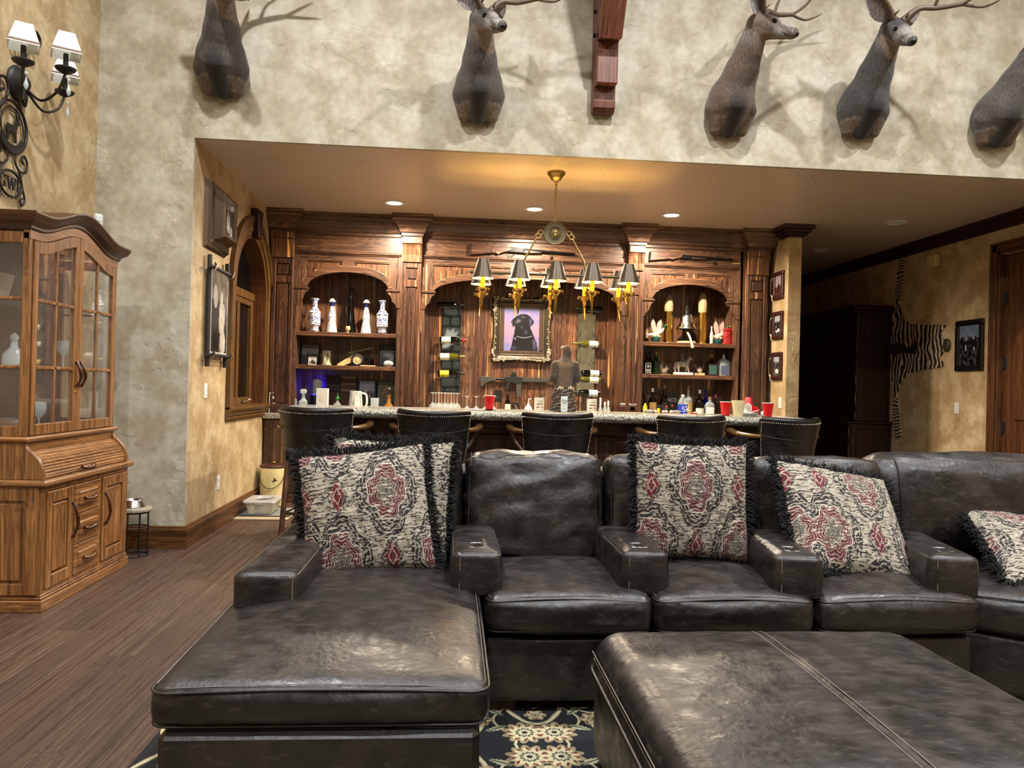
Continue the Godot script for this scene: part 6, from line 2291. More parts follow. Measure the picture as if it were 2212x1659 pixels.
func sconce() -> void:
	var t := thing("wall_sconce", "iron wall sconce with three white square shades and hanging crystals", "sconce", Vector3(-2.64, 3.0, -4.76))
	# local: x out of the wall, z towards the camera
	var g := G.new()
	g.t = Transform3D(Basis(Vector3(0, 0, 1), -PI / 2), Vector3.ZERO)
	g.lathe([Vector2(0.0, 0.0), Vector2(0.10, 0.0), Vector2(0.105, 0.01), Vector2(0.09, 0.03), Vector2(0.05, 0.055), Vector2(0.03, 0.07), Vector2(0.0, 0.075)], Vector3.ZERO, 24)
	part(t, "back_plate", g, M.iron)
	var spiral := func(ctr: Vector3, r0: float, turns: float, sg: float) -> Array:
		var pts := []
		for k in 19:
			var s := k / 18.0
			var a := s * TAU * turns
			var r := r0 * (1.0 - 0.75 * s)
			pts.append(ctr + Vector3(0.0, sin(a) * r, sg * cos(a) * r))
		return pts
	g = G.new()
	g.tube(curve([Vector3(0.03, 0.04, 0), Vector3(0.05, 0.18, 0.0), Vector3(0.06, 0.28, -0.03)], 5) + spiral.call(Vector3(0.06, 0.30, -0.09), 0.06, 1.2, 1.0), 0.010, 7)
	g.tube(curve([Vector3(0.03, 0.04, 0), Vector3(0.05, 0.16, 0.02), Vector3(0.06, 0.24, 0.04)], 5) + spiral.call(Vector3(0.06, 0.27, 0.085), 0.05, 1.2, -1.0), 0.009, 7)
	part(t, "scroll_crest", g, M.iron)
	for e in [Vector3(0.20, 0.02, 0.30), Vector3(0.34, 0.06, 0.12), Vector3(0.15, 0.06, -0.26)]:
		g = G.new()
		g.tube(curve([Vector3(0.05, -0.02, 0), e * 0.45 + Vector3(0.02, -0.14, 0), e * 0.85 + Vector3(0, -0.12, 0), e + Vector3(0, -0.03, 0)], 6), 0.008, 7)
		var arm := part(t, "arm", g, M.iron)
		g = G.new()
		g.lathe([Vector2(0.0, -0.035), Vector2(0.02, -0.03), Vector2(0.05, -0.012), Vector2(0.058, 0.0), Vector2(0.05, -0.004), Vector2(0.0, -0.01)], e, 18)
		g.lathe([Vector2(0.0, -0.01), Vector2(0.014, -0.01), Vector2(0.014, 0.085), Vector2(0.0, 0.085)], e, 12)
		part(arm, "candle_cup", g, M.iron)
		g = G.new()
		g.t = Transform3D(Basis(Vector3.UP, 0.5), e)
		var q := [Vector2(-1, -1), Vector2(1, -1), Vector2(1, 1), Vector2(-1, 1)]
		for k in 4:
			var a: Vector2 = q[k]
			var b: Vector2 = q[(k + 1) % 4]
			var m := (a + b) * 0.5
			g.face([Vector3(a.x * 0.078, 0.075, a.y * 0.078), Vector3(b.x * 0.078, 0.075, b.y * 0.078), Vector3(b.x * 0.042, 0.20, b.y * 0.042), Vector3(a.x * 0.042, 0.20, a.y * 0.042)], Vector3(m.x, 0.25, m.y).normalized())
		var sh := part(arm, "lamp_shade", g, M.shade_white)
		g = G.new()
		g.t = Transform3D(Basis(Vector3.UP, 0.5), e)
		for k in 4:
			var a: Vector2 = q[k]
			var b: Vector2 = q[(k + 1) % 4]
			var m := (a + b) * 0.5
			g.face([Vector3(a.x * 0.0775, 0.082, a.y * 0.0775), Vector3(b.x * 0.0775, 0.082, b.y * 0.0775), Vector3(b.x * 0.0745, 0.094, b.y * 0.0745), Vector3(a.x * 0.0745, 0.094, a.y * 0.0745)], Vector3(m.x, 0.25, m.y).normalized())
		part(sh, "trim_band", g, M.trim_band, Vector3(0, 0, 0.0))
		g = G.new()
		g.ball(e + Vector3(0.03, -0.075, 0.02), Vector3.ONE * 0.010, 8, 6)
		g.lathe([Vector2(0.0, -0.17), Vector2(0.012, -0.15), Vector2(0.013, -0.14), Vector2(0.006, -0.115), Vector2(0.0, -0.09)], e + Vector3(0.03, 0, 0.02), 8)
		part(arm, "crystal_drop", g, M.glass_white)
	# iron sign below
	t = thing("iron_sign", "scrolled iron sign with deer ring and GWF oval below the sconce", "sign", Vector3(-2.622, 2.55, -4.70))
	t.basis = Basis(Vector3(0, 0, -1), Vector3.UP, Vector3(1, 0, 0))
	# local: x away from the camera, z out of the wall
	var circle := func(c: Vector2, rx: float, ry: float) -> Array:
		var pts := []
		for k in 32:
			pts.append(Vector3(c.x + cos(TAU * k / 32.0) * rx, c.y + sin(TAU * k / 32.0) * ry, 0))
		return pts
	g = G.new()
	g.tube(circle.call(Vector2(0, 0.17), 0.15, 0.15), 0.010, 6, false, true)
	g.tube(circle.call(Vector2(0, 0.17), 0.115, 0.115), 0.005, 6, false, true)
	part(t, "ring", g, M.iron)
	g = G.new()
	var band := []
	for k in 13:
		var a := -PI * 0.85 + PI * 0.7 * k / 12.0
		band.append(Vector2(cos(a), sin(a)) * 0.145 + Vector2(0, 0.17))
	for k in 13:
		var a := -PI * 0.15 - PI * 0.7 * k / 12.0
		band.append(Vector2(cos(a), sin(a)) * 0.105 + Vector2(0, 0.17))
	g.prism(band, -0.004, 0.004)
	part(t, "lower_band", g, M.iron)
	g = G.new()
	g.prism([Vector2(-0.05, 0.085), Vector2(-0.035, 0.085), Vector2(-0.03, 0.14), Vector2(0.02, 0.135), Vector2(0.03, 0.085), Vector2(0.045, 0.085), Vector2(0.04, 0.16), Vector2(0.06, 0.20), Vector2(0.085, 0.205), Vector2(0.07, 0.225), Vector2(0.075, 0.27), Vector2(0.055, 0.235), Vector2(0.03, 0.27), Vector2(0.045, 0.22), Vector2(0.02, 0.18), Vector2(-0.05, 0.18), Vector2(-0.06, 0.14)], -0.004, 0.004)
	part(t, "deer_cutout", g, M.iron)
	g = G.new()
	g.tube(circle.call(Vector2(0, -0.165), 0.115, 0.075), 0.008, 6, false, true)
	part(t, "oval", g, M.iron)
	letters(t, "lettering", "GWF", 0.075, M.iron, Transform3D(Basis(), Vector3(0, -0.165, 0)), "Droid Serif", 0.008)
	for sg in [-1.0, 1.0]:
		g = G.new()
		g.tube(curve([Vector3(sg * 0.05, 0.03, 0), Vector3(sg * 0.04, -0.03, 0), Vector3(sg * 0.09, -0.08, 0), Vector3(sg * 0.12, -0.16, 0), Vector3(sg * 0.15, -0.23, 0), Vector3(sg * 0.115, -0.27, 0), Vector3(sg * 0.10, -0.235, 0), Vector3(sg * 0.125, -0.225, 0)], 4), 0.007, 6)
		part(t, "scroll", g, M.iron)
		g = G.new()
		g.tube(curve([Vector3(sg * 0.085, -0.07, 0), Vector3(sg * 0.15, -0.06, 0), Vector3(sg * 0.165, 0.0, 0), Vector3(sg * 0.13, 0.035, 0), Vector3(sg * 0.105, 0.0, 0), Vector3(sg * 0.13, -0.015, 0)], 4), 0.007, 6)
		part(t, "scroll", g, M.iron)
		g = G.new()
		g.tube(curve([Vector3(sg * 0.10, 0.28, 0), Vector3(sg * 0.05, 0.36, 0), Vector3(sg * 0.08, 0.43, 0), Vector3(sg * 0.14, 0.41, 0), Vector3(sg * 0.13, 0.34, 0), Vector3(sg * 0.10, 0.36, 0)], 4), 0.008, 6)
		part(t, "scroll", g, M.iron)

func frame(called: String, label: String, at: Vector3, b: Basis, w: float, h: float, fw: float, depth: float, fm: Material, pic: Material, mount := 0.0, group := "") -> Node3D:
	# a picture frame facing local +z, back on local z = 0
	var t := thing(called, label, "picture frame", at, 0.0, group)
	t.basis = b
	var g := G.new()
	for e in [[-w / 2, w / 2, h / 2 - fw, h / 2], [-w / 2, w / 2, -h / 2, -h / 2 + fw], [-w / 2, -w / 2 + fw, -h / 2 + fw, h / 2 - fw], [w / 2 - fw, w / 2, -h / 2 + fw, h / 2 - fw]]:
		g.bx(e[0], e[1], e[2], e[3], 0, depth, minf(fw, depth) * 0.22)
	part(t, "frame", g, fm)
	if mount > 0.0:
		g = G.new()
		g.bx(-w / 2 + fw, w / 2 - fw, -h / 2 + fw, h / 2 - fw, 0.0, depth * 0.35)
		part(t, "mount", g, M.white)
	g = G.new()
	var pw := w / 2 - fw - mount
	var ph := h / 2 - fw - mount
	g.face([Vector3(-pw, -ph, depth * 0.4), Vector3(pw, -ph, depth * 0.4), Vector3(pw, ph, depth * 0.4), Vector3(-pw, ph, depth * 0.4)], Vector3(0, 0, 1))
	part(t, "photograph", g, pic)
	return t

func plate(called: String, label: String, at: Vector3, b: Basis, socket: bool) -> void:
	var t := thing(called, label, "outlet" if socket else "switch")
	t.transform = Transform3D(b, at)
	var g := G.new()
	g.box(Vector3(0, 0, 0.003), Vector3(0.072, 0.118, 0.006), 0.002)
	part(t, "plate", g, M.white)
	if socket:
		for y in [-0.024, 0.024]:
			g = G.new()
			g.box(Vector3(0, y, 0.007), Vector3(0.034, 0.028, 0.004), 0.002)
			part(t, "socket", g, M.cap_white)
	else:
		g = G.new()
		g.box(Vector3(0, 0, 0.007), Vector3(0.033, 0.066, 0.005), 0.002)
		part(t, "rocker", g, M.cap_white)

func pictures() -> void:
	var on_window := Basis(Vector3(0, 0, -1), Vector3.UP, Vector3(1, 0, 0))
	var on_right := Basis(Vector3(0, 0, 1), Vector3.UP, Vector3(-1, 0, 0))
	# deep moulded frame, top of the window wall
	var t := thing("moulded_frame", "deep bronze moulded picture frame high on the window wall", "picture frame", Vector3(-1.945, 2.56, -6.32))
	t.basis = on_window
	var g := G.new()
	var sect := [[0.275, 0.0, 0.255, 0.028], [0.255, 0.028, 0.245, 0.05], [0.245, 0.05, 0.20, 0.062], [0.20, 0.062, 0.175, 0.12], [0.175, 0.12, 0.165, 0.135], [0.165, 0.135, 0.145, 0.135], [0.145, 0.135, 0.135, 0.122]]
	for s in sect:
		for k in 4:
			var a := PI / 2 * k
			var c := Basis(Vector3(0, 0, 1), a)
			g.face([c * Vector3(-s[0], s[0], s[1]), c * Vector3(s[0], s[0], s[1]), c * Vector3(s[2], s[2], s[3]), c * Vector3(-s[2], s[2], s[3])], c * Vector3(0, s[3] - s[1], s[0] - s[2]).normalized())
	part(t, "frame", g, M.frame_bronze)
	g = G.new()
	g.face([Vector3(-0.14, -0.14, 0.122), Vector3(0.14, -0.14, 0.122), Vector3(0.14, 0.14, 0.122), Vector3(-0.14, 0.14, 0.122)], Vector3(0, 0, 1))
	part(t, "photograph", g, M.photo_indoor)
	# crossed-stick frame below it
	t = thing("stick_frame", "dark crossed-stick picture frame beside the arched window", "picture frame", Vector3(-1.945, 1.80, -6.36))
	t.basis = on_window
	for x in [-0.235, 0.235]:
		g = G.new()
		g.tube([Vector3(x, -0.44, 0.032), Vector3(x, 0.44, 0.032)], 0.019, 6)
		part(t, "upright_stick", g, M.twig)
	for y in [-0.345, 0.345]:
		g = G.new()
		g.tube([Vector3(-0.31, y, 0.055), Vector3(0.31, y, 0.055)], 0.017, 6)
		part(t, "cross_stick", g, M.twig)
	g = G.new()
	for x in [-0.235, 0.235]:
		for y in [-0.345, 0.345]:
			for sg in [-1.0, 1.0]:
				g.tube([Vector3(x - 0.03, y - sg * 0.03, 0.082), Vector3(x + 0.03, y + sg * 0.03, 0.082)], 0.006, 5)
	part(t, "lashing", g, M.frame_bronze).set_meta("kind", "stuff")
	g = G.new()
	g.bx(-0.218, 0.218, -0.328, 0.328, 0.02, 0.046)
	part(t, "mount", g, M.white)
	g = G.new()
	g.face([Vector3(-0.21, -0.32, 0.0465), Vector3(0.21, -0.32, 0.0465), Vector3(0.21, 0.32, 0.0465), Vector3(-0.21, 0.32, 0.0465)], Vector3(0, 0, 1))
	part(t, "photograph", g, M.photo_couple)
	plate("light_switch", "white light switch below the crossed-stick frame", Vector3(-1.945, 1.168, -6.20), on_window, false)
	plate("outlet", "cream wall outlet low on the window wall", Vector3(-1.945, 0.39, -6.595), on_window, true)
	# three small frames with hanging bands on the short wall
	var lab := ["topmost small red-wood frame with a colour photo beside the back bar", "middle small red-wood frame with a black and white photo", "lowest small red-wood frame with a grey photo above the cups"]
	for i in 3:
		var y: float = [2.44, 2.005, 1.56][i]
		frame("wall_photo", lab[i], Vector3(3.54, y, -8.01), on_right, 0.25, 0.30, 0.042, 0.03, M.frame_red, [M.photo_canyon, M.photo_flock, M.photo_sheep][i], 0.0, "small frames on the short wall")
		g = G.new()
		var pts := []
		for k in 17:
			var a := PI * 0.5 + PI * k / 16.0
			pts.append(Vector3(-0.012, sin(a) * 0.10 - 0.01, cos(a) * 0.05 - 0.01))
		g.tube(pts, 0.006, 6)
		for k in 5:
			g.ball(Vector3(-0.012, -0.10 - k * 0.012, -0.008 + 0.004 * (k % 2)), Vector3(0.007, 0.010, 0.007), 6, 5)
		one("duck_call_lanyard", ["braided lanyard hanging beside the topmost small frame", "braided lanyard hanging beside the middle small frame", "braided lanyard hanging beside the lowest small frame"][i], "lanyard", g, M.rope, Vector3(3.53, y, -8.145), "lanyards by the small frames")
	plate("light_switch", "white switch on the short wall near the red cups", Vector3(3.54, 1.16, -7.93), on_right, false)
	# hall wall
	frame("hall_frame", "black framed photo of riders on the hall wall", Vector3(5.35, 1.81, -7.46), on_right, 0.42, 0.53, 0.055, 0.03, M.frame_black, M.photo_riders)
	plate("light_switch", "white switch on the hall wall below the riders photo", Vector3(5.35, 1.155, -7.65), on_right, false)
	g = G.new()
	g.box(Vector3(0.03, 0, 0), Vector3(0.06, 0.135, 0.17), 0.012)
	one("door_chime", "beige door chime box high on the hall wall", "door chime", g, M.cream, Vector3(5.29, 2.785, -8.06))
	# zebra hide
	t = thing("zebra_hide", "zebra hide stretched on the hall wall, partly behind the armoire", "hide", Vector3(5.35, 1.83, -8.75))
	t.basis = on_right
	# local x towards the camera (z + 8.75), y up
	var half := [[-0.62, 0.0], [-0.60, 0.20], [-0.52, 0.34], [-0.35, 0.36], [-0.10, 0.34], [-0.02, 0.52], [-0.06, 0.70], [0.01, 1.08], [0.12, 1.05], [0.08, 0.77], [0.02, 0.55], [0.09, 0.40], [0.23, 0.29], [0.56, 0.25], [0.77, 0.24], [0.90, 0.22], [0.85, 0.17], [0.80, 0.14], [0.87, 0.07], [0.95, 0.0]]
	var poly := []
	for q in half:
		poly.append(Vector2(q[0], q[1]))
	for i in range(half.size() - 1, -1, -1):
		if half[i][1] > 0.01:
			poly.append(Vector2(half[i][0], -half[i][1]))
	g = G.new()
	g.prism(poly, 0.002, 0.012)
	for i in g.uv.size():
		g.uv[i] = Vector2(g.v[i].x / 1.9 + 0.49, 0.5 - g.v[i].y / 2.2)
	part(t, "hide", g, M.zebra_hide)
	g = G.new()
	g.ball(Vector3(0.93, 0.0, 0.015), Vector3(0.06, 0.075, 0.02), 12, 7)
	part(t, "muzzle", g, M.figure_dark)

func armoire() -> void:
	var t := thing("armoire", "dark carved armoire with twisted columns in the hall", "armoire", Vector3(5.07, 0, -9.5))
	var g := G.new()
	# local: x towards the hall wall, z towards the camera; near side at z = 0.68
	g.bx(-0.28, 0.27, 0, 0.92, -0.9, 0.68, 0.006)
	g.bx(-0.31, 0.27, 0.92, 0.95, -0.92, 0.71, 0.008)
	g.bx(-0.31, 0.27, 0.0, 0.10, -0.92, 0.70, 0.008)
	part(t, "base", g, M.armoire_wood)
	g = G.new()
	g.bx(-0.18, 0.27, 0.0 + 0.95, 2.28, -0.84, 0.63, 0.006)
	g.bx(-0.22, 0.27, 2.26, 2.30, -0.88, 0.67, 0.008)
	g.bx(-0.25, 0.27, 2.30, 2.36, -0.91, 0.70, 0.014)
	part(t, "upper_case", g, M.armoire_wood)
	for e in [[-0.24, 0.22, 0.14, 0.86, 0.68], [-0.10, 0.22, 1.05, 2.2, 0.63]]:
		g = G.new()
		g.bx(e[0] + 0.06, e[1], e[2], e[3], e[4] - 0.004, e[4] + 0.012, 0.01)
		part(t, "side_panel", g, M.armoire_wood)
	for e in [[-0.265, 0.12, 0.90, 0.69], [-0.165, 0.98, 2.24, 0.64]]:
		g = G.new()
		for st in 2:
			var pts := []
			for k in 61:
				var s := k / 60.0
				var a: float = s * 14.0 * (e[2] - e[1]) + st * PI
				pts.append(Vector3(e[0] + cos(a) * 0.012, lerpf(e[1], e[2], s), e[3] + 0.005 + sin(a) * 0.012))
			g.tube(pts, 0.017, 7)
		part(t, "twisted_column", g, M.armoire_wood)

func turned_part(t: Node3D, called: String, prof: Array, m: Material, sides := 18, at := Vector3.ZERO) -> MeshInstance3D:
	var g := G.new()
	g.lathe(prof, at, sides)
	return part(t, called, g, m)

# an upright bottle: body radius r, height h, shoulder and neck; cap and label as parts
func bottle(label: String, at: Vector3, r: float, h: float, glass: Material, cap: Material, lab: Material = null, ly := Vector2(0.2, 0.5), nr := 0.35, square := false, called := "bottle", group := "bottles on the back bar") -> Node3D:
	var t := thing(called, label, "bottle", at, 0.0, group)
	var sides := 4 if square else 20
	var k := 1.3 if square else 1.0
	var n := r * nr
	var g := G.new()
	if square:
		g.t.basis = Basis(Vector3.UP, PI / 4)
	g.lathe([Vector2(0.0, 0.0), Vector2(r * k * 0.93, 0.0), Vector2(r * k, h * 0.02), Vector2(r * k, h * 0.56), Vector2(r * k * 0.9, h * 0.62)], Vector3.ZERO, sides)
	g.t = Transform3D()
	g.lathe([Vector2(r * 0.92, h * 0.60), Vector2(r * 0.75, h * 0.66), Vector2(n * 1.25, h * 0.72), Vector2(n, h * 0.78), Vector2(n, h * 0.90)], Vector3.ZERO, 18)
	part(t, "glass_body", g, glass)
	turned_part(t, "cap", [Vector2(n * 1.12, h * 0.88), Vector2(n * 1.15, h * 0.89), Vector2(n * 1.12, h * 0.99), Vector2(n * 0.9, h), Vector2(0.0, h)], cap, 14)
	if lab:
		g = G.new()
		if square:
			g.face([Vector3(-r * 0.75, h * ly.x, r * 0.935), Vector3(r * 0.75, h * ly.x, r * 0.935), Vector3(r * 0.75, h * ly.y, r * 0.935), Vector3(-r * 0.75, h * ly.y, r * 0.935)], Vector3(0, 0, 1))
		else:
			g.grid(14, 1, func(a, b):
				var th = PI * 0.15 + PI * 0.7 * (1.0 - a)
				return Vector3(cos(th) * r * 1.015, h * lerpf(ly.x, ly.y, b), sin(th) * r * 1.015))
			for i in g.uv.size():
				g.uv[i].y = 1.0 - g.uv[i].y
		part(t, "label", g, lab)
	return t

func tumbler(prof_r0: float, prof_r1: float, h: float, wall := 0.0012) -> G:
	var g := G.new()
	g.lathe([Vector2(0.0, 0.0), Vector2(prof_r0, 0.0), Vector2(prof_r0, 0.0), Vector2(prof_r1, h), Vector2(prof_r1, h), Vector2(prof_r1 - wall, h), Vector2(prof_r1 - wall, h), Vector2(prof_r0 - wall, 0.004), Vector2(0.0, 0.004)], Vector3.ZERO, 28)
	return g

func solo_cup(label: String, at: Vector3, tip := Vector3.ZERO) -> void:
	var t := thing("red_cup", label, "cup", at, 0.0, "red party cups")
	t.rotation = tip
	var g := G.new()
	var prof := [Vector2(0.0, 0.0), Vector2(0.031, 0.0)]
	for k in 9:
		var y := 0.012 + k * 0.012
		var r := lerpf(0.031, 0.046, y / 0.118)
		prof.append(Vector2(r, y))
		prof.append(Vector2(r + (0.0012 if k % 3 == 1 else 0.0006), y + 0.002))
	prof.append(Vector2(0.0465, 0.117))
	g.lathe(prof, Vector3.ZERO, 28)
	part(t, "cup_wall", g, M.red)
	g = G.new()
	g.lathe([Vector2(0.0455, 0.116), Vector2(0.0485, 0.117), Vector2(0.0485, 0.121), Vector2(0.045, 0.121), Vector2(0.0305, 0.004), Vector2(0.0, 0.004)], Vector3.ZERO, 28)
	part(t, "rim_and_lining", g, M.white)

func wine_glass_inverted(label: String, at: Vector3, group: String) -> void:
	var g := G.new()
	g.lathe([Vector2(0.030, 0.0), Vector2(0.040, 0.03), Vector2(0.043, 0.06), Vector2(0.034, 0.09), Vector2(0.010, 0.112), Vector2(0.0042, 0.122), Vector2(0.0036, 0.20), Vector2(0.006, 0.214), Vector2(0.034, 0.221), Vector2(0.034, 0.224), Vector2(0.0, 0.224)], Vector3.ZERO, 18)
	one("wine_glass", label, "wine glass", g, M.glass_clear, at, group)

func lying_bottle(label: String, at: Vector3, to_right: bool, glass: Material, lab: Material, foil: Material) -> void:
	var t := thing("wine_bottle", label, "wine bottle", at, 0.0, "wine bottles on the mirror racks")
	t.basis = Basis(Vector3(0, 0, 1), -PI / 2 + 0.03 if to_right else PI / 2 - 0.03)
	turned_part(t, "glass_body", [Vector2(0.0, -0.145), Vector2(0.034, -0.145), Vector2(0.037, -0.14), Vector2(0.037, 0.02), Vector2(0.033, 0.05), Vector2(0.017, 0.085), Vector2(0.0135, 0.10), Vector2(0.0135, 0.12)], glass, 18)
	turned_part(t, "foil", [Vector2(0.0145, 0.105), Vector2(0.0145, 0.155), Vector2(0.0, 0.155)], foil, 12)
	if lab:
		turned_part(t, "label", [Vector2(0.0376, -0.12), Vector2(0.0376, -0.02)], lab, 18)

func rack(label: String, at: Vector3, h: float, ys: Array) -> void:
	var t := thing("mirror_wine_rack", label, "wine rack", at)
	var g := G.new()
	g.bx(-0.104, 0.104, 0, h, 0.0, 0.010, 0.002)
	part(t, "backing", g, M.black)
	g = G.new()
	g.face([Vector3(-0.10, 0.004, 0.0105), Vector3(0.10, 0.004, 0.0105), Vector3(0.10, h - 0.004, 0.0105), Vector3(-0.10, h - 0.004, 0.0105)], Vector3(0, 0, 1))
	part(t, "mirror", g, M.mirror)
	for y in ys:
		for x in [-0.085, 0.085]:
			g = G.new()
			g.tube(curve([Vector3(x, y - 0.02, 0.010), Vector3(x, y - 0.045, 0.05), Vector3(x, y - 0.02, 0.10), Vector3(x, y + 0.02, 0.105)], 4), 0.004, 6)
			part(t, "holder", g, M.iron)

func left_bay() -> void:
	# top shelf
	var y := 1.797
	for e in [["blue and white porcelain vase at the left end of the top shelf", -1.492], ["blue and white porcelain vase at the right end of the top shelf", -0.765]]:
		var t := thing("porcelain_vase", e[0], "vase", Vector3(e[1], y, -8.36), 0.5, "blue and white vases on the top shelf")
		var g := G.new()
		g.lathe([Vector2(0.0, 0.0), Vector2(0.052, 0.0), Vector2(0.052, 0.03), Vector2(0.045, 0.05), Vector2(0.052, 0.062), Vector2(0.068, 0.085), Vector2(0.068, 0.085), Vector2(0.070, 0.215)], Vector3.ZERO, 6)
		part(t, "body", g, M.vase_print)
		turned_part(t, "neck", [Vector2(0.069, 0.215), Vector2(0.050, 0.24), Vector2(0.028, 0.27), Vector2(0.026, 0.32), Vector2(0.034, 0.345), Vector2(0.044, 0.36), Vector2(0.045, 0.367), Vector2(0.036, 0.366), Vector2(0.022, 0.33)], M.vase_print, 20)
	for e in [["white ceramic gourd bottle with blue collar, left of the tall black bottle", -1.308], ["white ceramic gourd bottle with blue collar, right of the tall black bottle", -0.942]]:
		var t := thing("ceramic_bottle", e[0], "bottle", Vector3(e[1], y, -8.36), 0.3, "ceramic bottles on the top shelf")
		turned_part(t, "body", [Vector2(0.0, 0.0), Vector2(0.056, 0.0), Vector2(0.058, 0.008), Vector2(0.050, 0.06), Vector2(0.040, 0.115), Vector2(0.036, 0.132), Vector2(0.041, 0.155), Vector2(0.041, 0.18), Vector2(0.032, 0.235), Vector2(0.019, 0.285), Vector2(0.018, 0.30)], M.gourd_print, 24)
		turned_part(t, "collar", [Vector2(0.0185, 0.285), Vector2(0.022, 0.31), Vector2(0.027, 0.33), Vector2(0.018, 0.333)], M.blue_glaze, 16)
		turned_part(t, "stopper", [Vector2(0.018, 0.328), Vector2(0.038, 0.336), Vector2(0.039, 0.342), Vector2(0.03, 0.348), Vector2(0.026, 0.36), Vector2(0.014, 0.372), Vector2(0.0, 0.375)], M.porcelain, 18)
	var t := thing("tall_bottle", "tall tapering glossy black bottle in the middle of the top shelf", "bottle", Vector3(-1.117, y, -8.40))
	turned_part(t, "body", [Vector2(0.0, 0.0), Vector2(0.066, 0.0), Vector2(0.066, 0.01), Vector2(0.045, 0.19), Vector2(0.028, 0.34), Vector2(0.018, 0.43), Vector2(0.017, 0.475)], M.black_gloss, 22)
	turned_part(t, "lip", [Vector2(0.018, 0.475), Vector2(0.026, 0.48), Vector2(0.028, 0.492), Vector2(0.022, 0.50), Vector2(0.0, 0.50)], M.black_gloss, 16)
	var g := G.new()
	g.lathe([Vector2(0.0, 0.0), Vector2(0.018, 0.0), Vector2(0.018, 0.003), Vector2(0.007, 0.012), Vector2(0.008, 0.02), Vector2(0.022, 0.03), Vector2(0.026, 0.05), Vector2(0.022, 0.074), Vector2(0.020, 0.074), Vector2(0.022, 0.05)], Vector3.ZERO, 16)
	one("small_goblet", "little cream goblet in front of the tall black bottle", "goblet", g, M.cream, Vector3(-1.125, y, -8.29))
	# middle shelf
	y = 1.442
	var lean := Basis(Vector3.RIGHT, -0.14)
	frame("leaning_photo", "landscape photo leaning at the left end of the middle shelf", Vector3(-1.55, y + 0.118, -8.47), lean, 0.19, 0.235, 0.006, 0.008, M.black, M.photo_landscape)
	frame("small_photo", "small photo card leaning before the landscape photo", Vector3(-1.50, y + 0.046, -8.34), lean, 0.085, 0.09, 0.006, 0.006, M.paper, M.photo_monkey)
	t = thing("beer_stein", "cream beer stein with painted scene on the middle shelf", "stein", Vector3(-1.357, y, -8.38), 0.1)
	turned_part(t, "body", [Vector2(0.0, 0.0), Vector2(0.054, 0.0), Vector2(0.056, 0.012), Vector2(0.050, 0.025), Vector2(0.047, 0.15), Vector2(0.050, 0.16), Vector2(0.046, 0.165), Vector2(0.043, 0.15), Vector2(0.043, 0.02), Vector2(0.0, 0.02)], M.stein_print, 24)
	g = G.new()
	g.tube(curve([Vector3(0.045, 0.145, 0), Vector3(0.085, 0.14, 0), Vector3(0.09, 0.09, 0), Vector3(0.07, 0.04, 0), Vector3(0.048, 0.03, 0)], 4), 0.007, 7)
	part(t, "handle", g, M.figure_dark)
	# model field gun
	t = thing("model_cannon", "olive model field gun with spoked wheels on the middle shelf", "model cannon", Vector3(-1.04, y, -8.36))
	g = G.new()
	g.tube([Vector3(-0.09, 0.145, 0), Vector3(-0.05, 0.152, 0), Vector3(0.06, 0.176, 0), Vector3(0.175, 0.205, 0)], [0.010, 0.013, 0.011, 0.009], 10)
	g.box(Vector3(-0.03, 0.14, 0), Vector3(0.10, 0.022, 0.022), 0.005)
	part(t, "barrel", g, M.olive)
	g = G.new()
	g.prism([Vector2(-0.205, 0.0), Vector2(-0.19, 0.022), Vector2(-0.05, 0.115), Vector2(0.0, 0.135), Vector2(0.03, 0.10), Vector2(0.03, 0.06), Vector2(-0.06, 0.03), Vector2(-0.13, 0.0)], -0.022, 0.022, 0.004)
	part(t, "trail", g, M.cream)
	for z in [-0.04, 0.04]:
		g = G.new()
		g.t = Transform3D(Basis(Vector3.RIGHT, PI / 2), Vector3(0.02, 0.068, z))
		g.lathe([Vector2(0.045, -0.013), Vector2(0.064, -0.012), Vector2(0.068, -0.005), Vector2(0.068, 0.005), Vector2(0.064, 0.012), Vector2(0.045, 0.013)], Vector3.ZERO, 28)
		var w := part(t, "tyre", g, M.rubber)
		g = G.new()
		g.t = Transform3D(Basis(Vector3.RIGHT, PI / 2), Vector3(0.02, 0.068, z))
		g.lathe([Vector2(0.0, -0.008), Vector2(0.046, -0.010), Vector2(0.046, 0.010), Vector2(0.046, 0.010), Vector2(0.034, 0.007), Vector2(0.012, 0.010), Vector2(0.0, 0.014)], Vector3.ZERO, 24)
		part(w, "hub", g, M.cream)
		g = G.new()
		for k in 6:
			var a := TAU * k / 6.0
			g.ball(Vector3(0.02 + cos(a) * 0.027, 0.068 + sin(a) * 0.027, z + signf(z) * 0.0085), Vector3(0.006, 0.006, 0.002), 8, 4)
		part(w, "hub_holes", g, M.black).set_meta("kind", "stuff")
	g = G.new()
	g.tube([Vector3(-0.05, 0.006, 0), Vector3(0.11, 0.006, 0)], 0.006, 8)
	one("cleaning_rod", "thin pale rod lying beside the model cannon", "rod", g, M.cream, Vector3(-0.93, y, -8.27))
	for e in [[-0.905, 0.055, "dark jar behind the model cannon"], [-0.875, 0.085, "taller dark jar beside the red stick"]]:
		g = G.new()
		g.lathe([Vector2(0.0, 0.0), Vector2(0.018, 0.0), Vector2(0.02, 0.01), Vector2(0.02, e[1] * 0.75), Vector2(0.012, e[1] * 0.85), Vector2(0.012, e[1]), Vector2(0.0, e[1])], Vector3.ZERO, 14)
		one("small_jar", e[2], "jar", g, M.glass_brown, Vector3(e[0], y, -8.46))
	g = G.new()
	g.lathe([Vector2(0.0, 0.0), Vector2(0.008, 0.0), Vector2(0.008, 0.085), Vector2(0.0, 0.09)], Vector3.ZERO, 10)
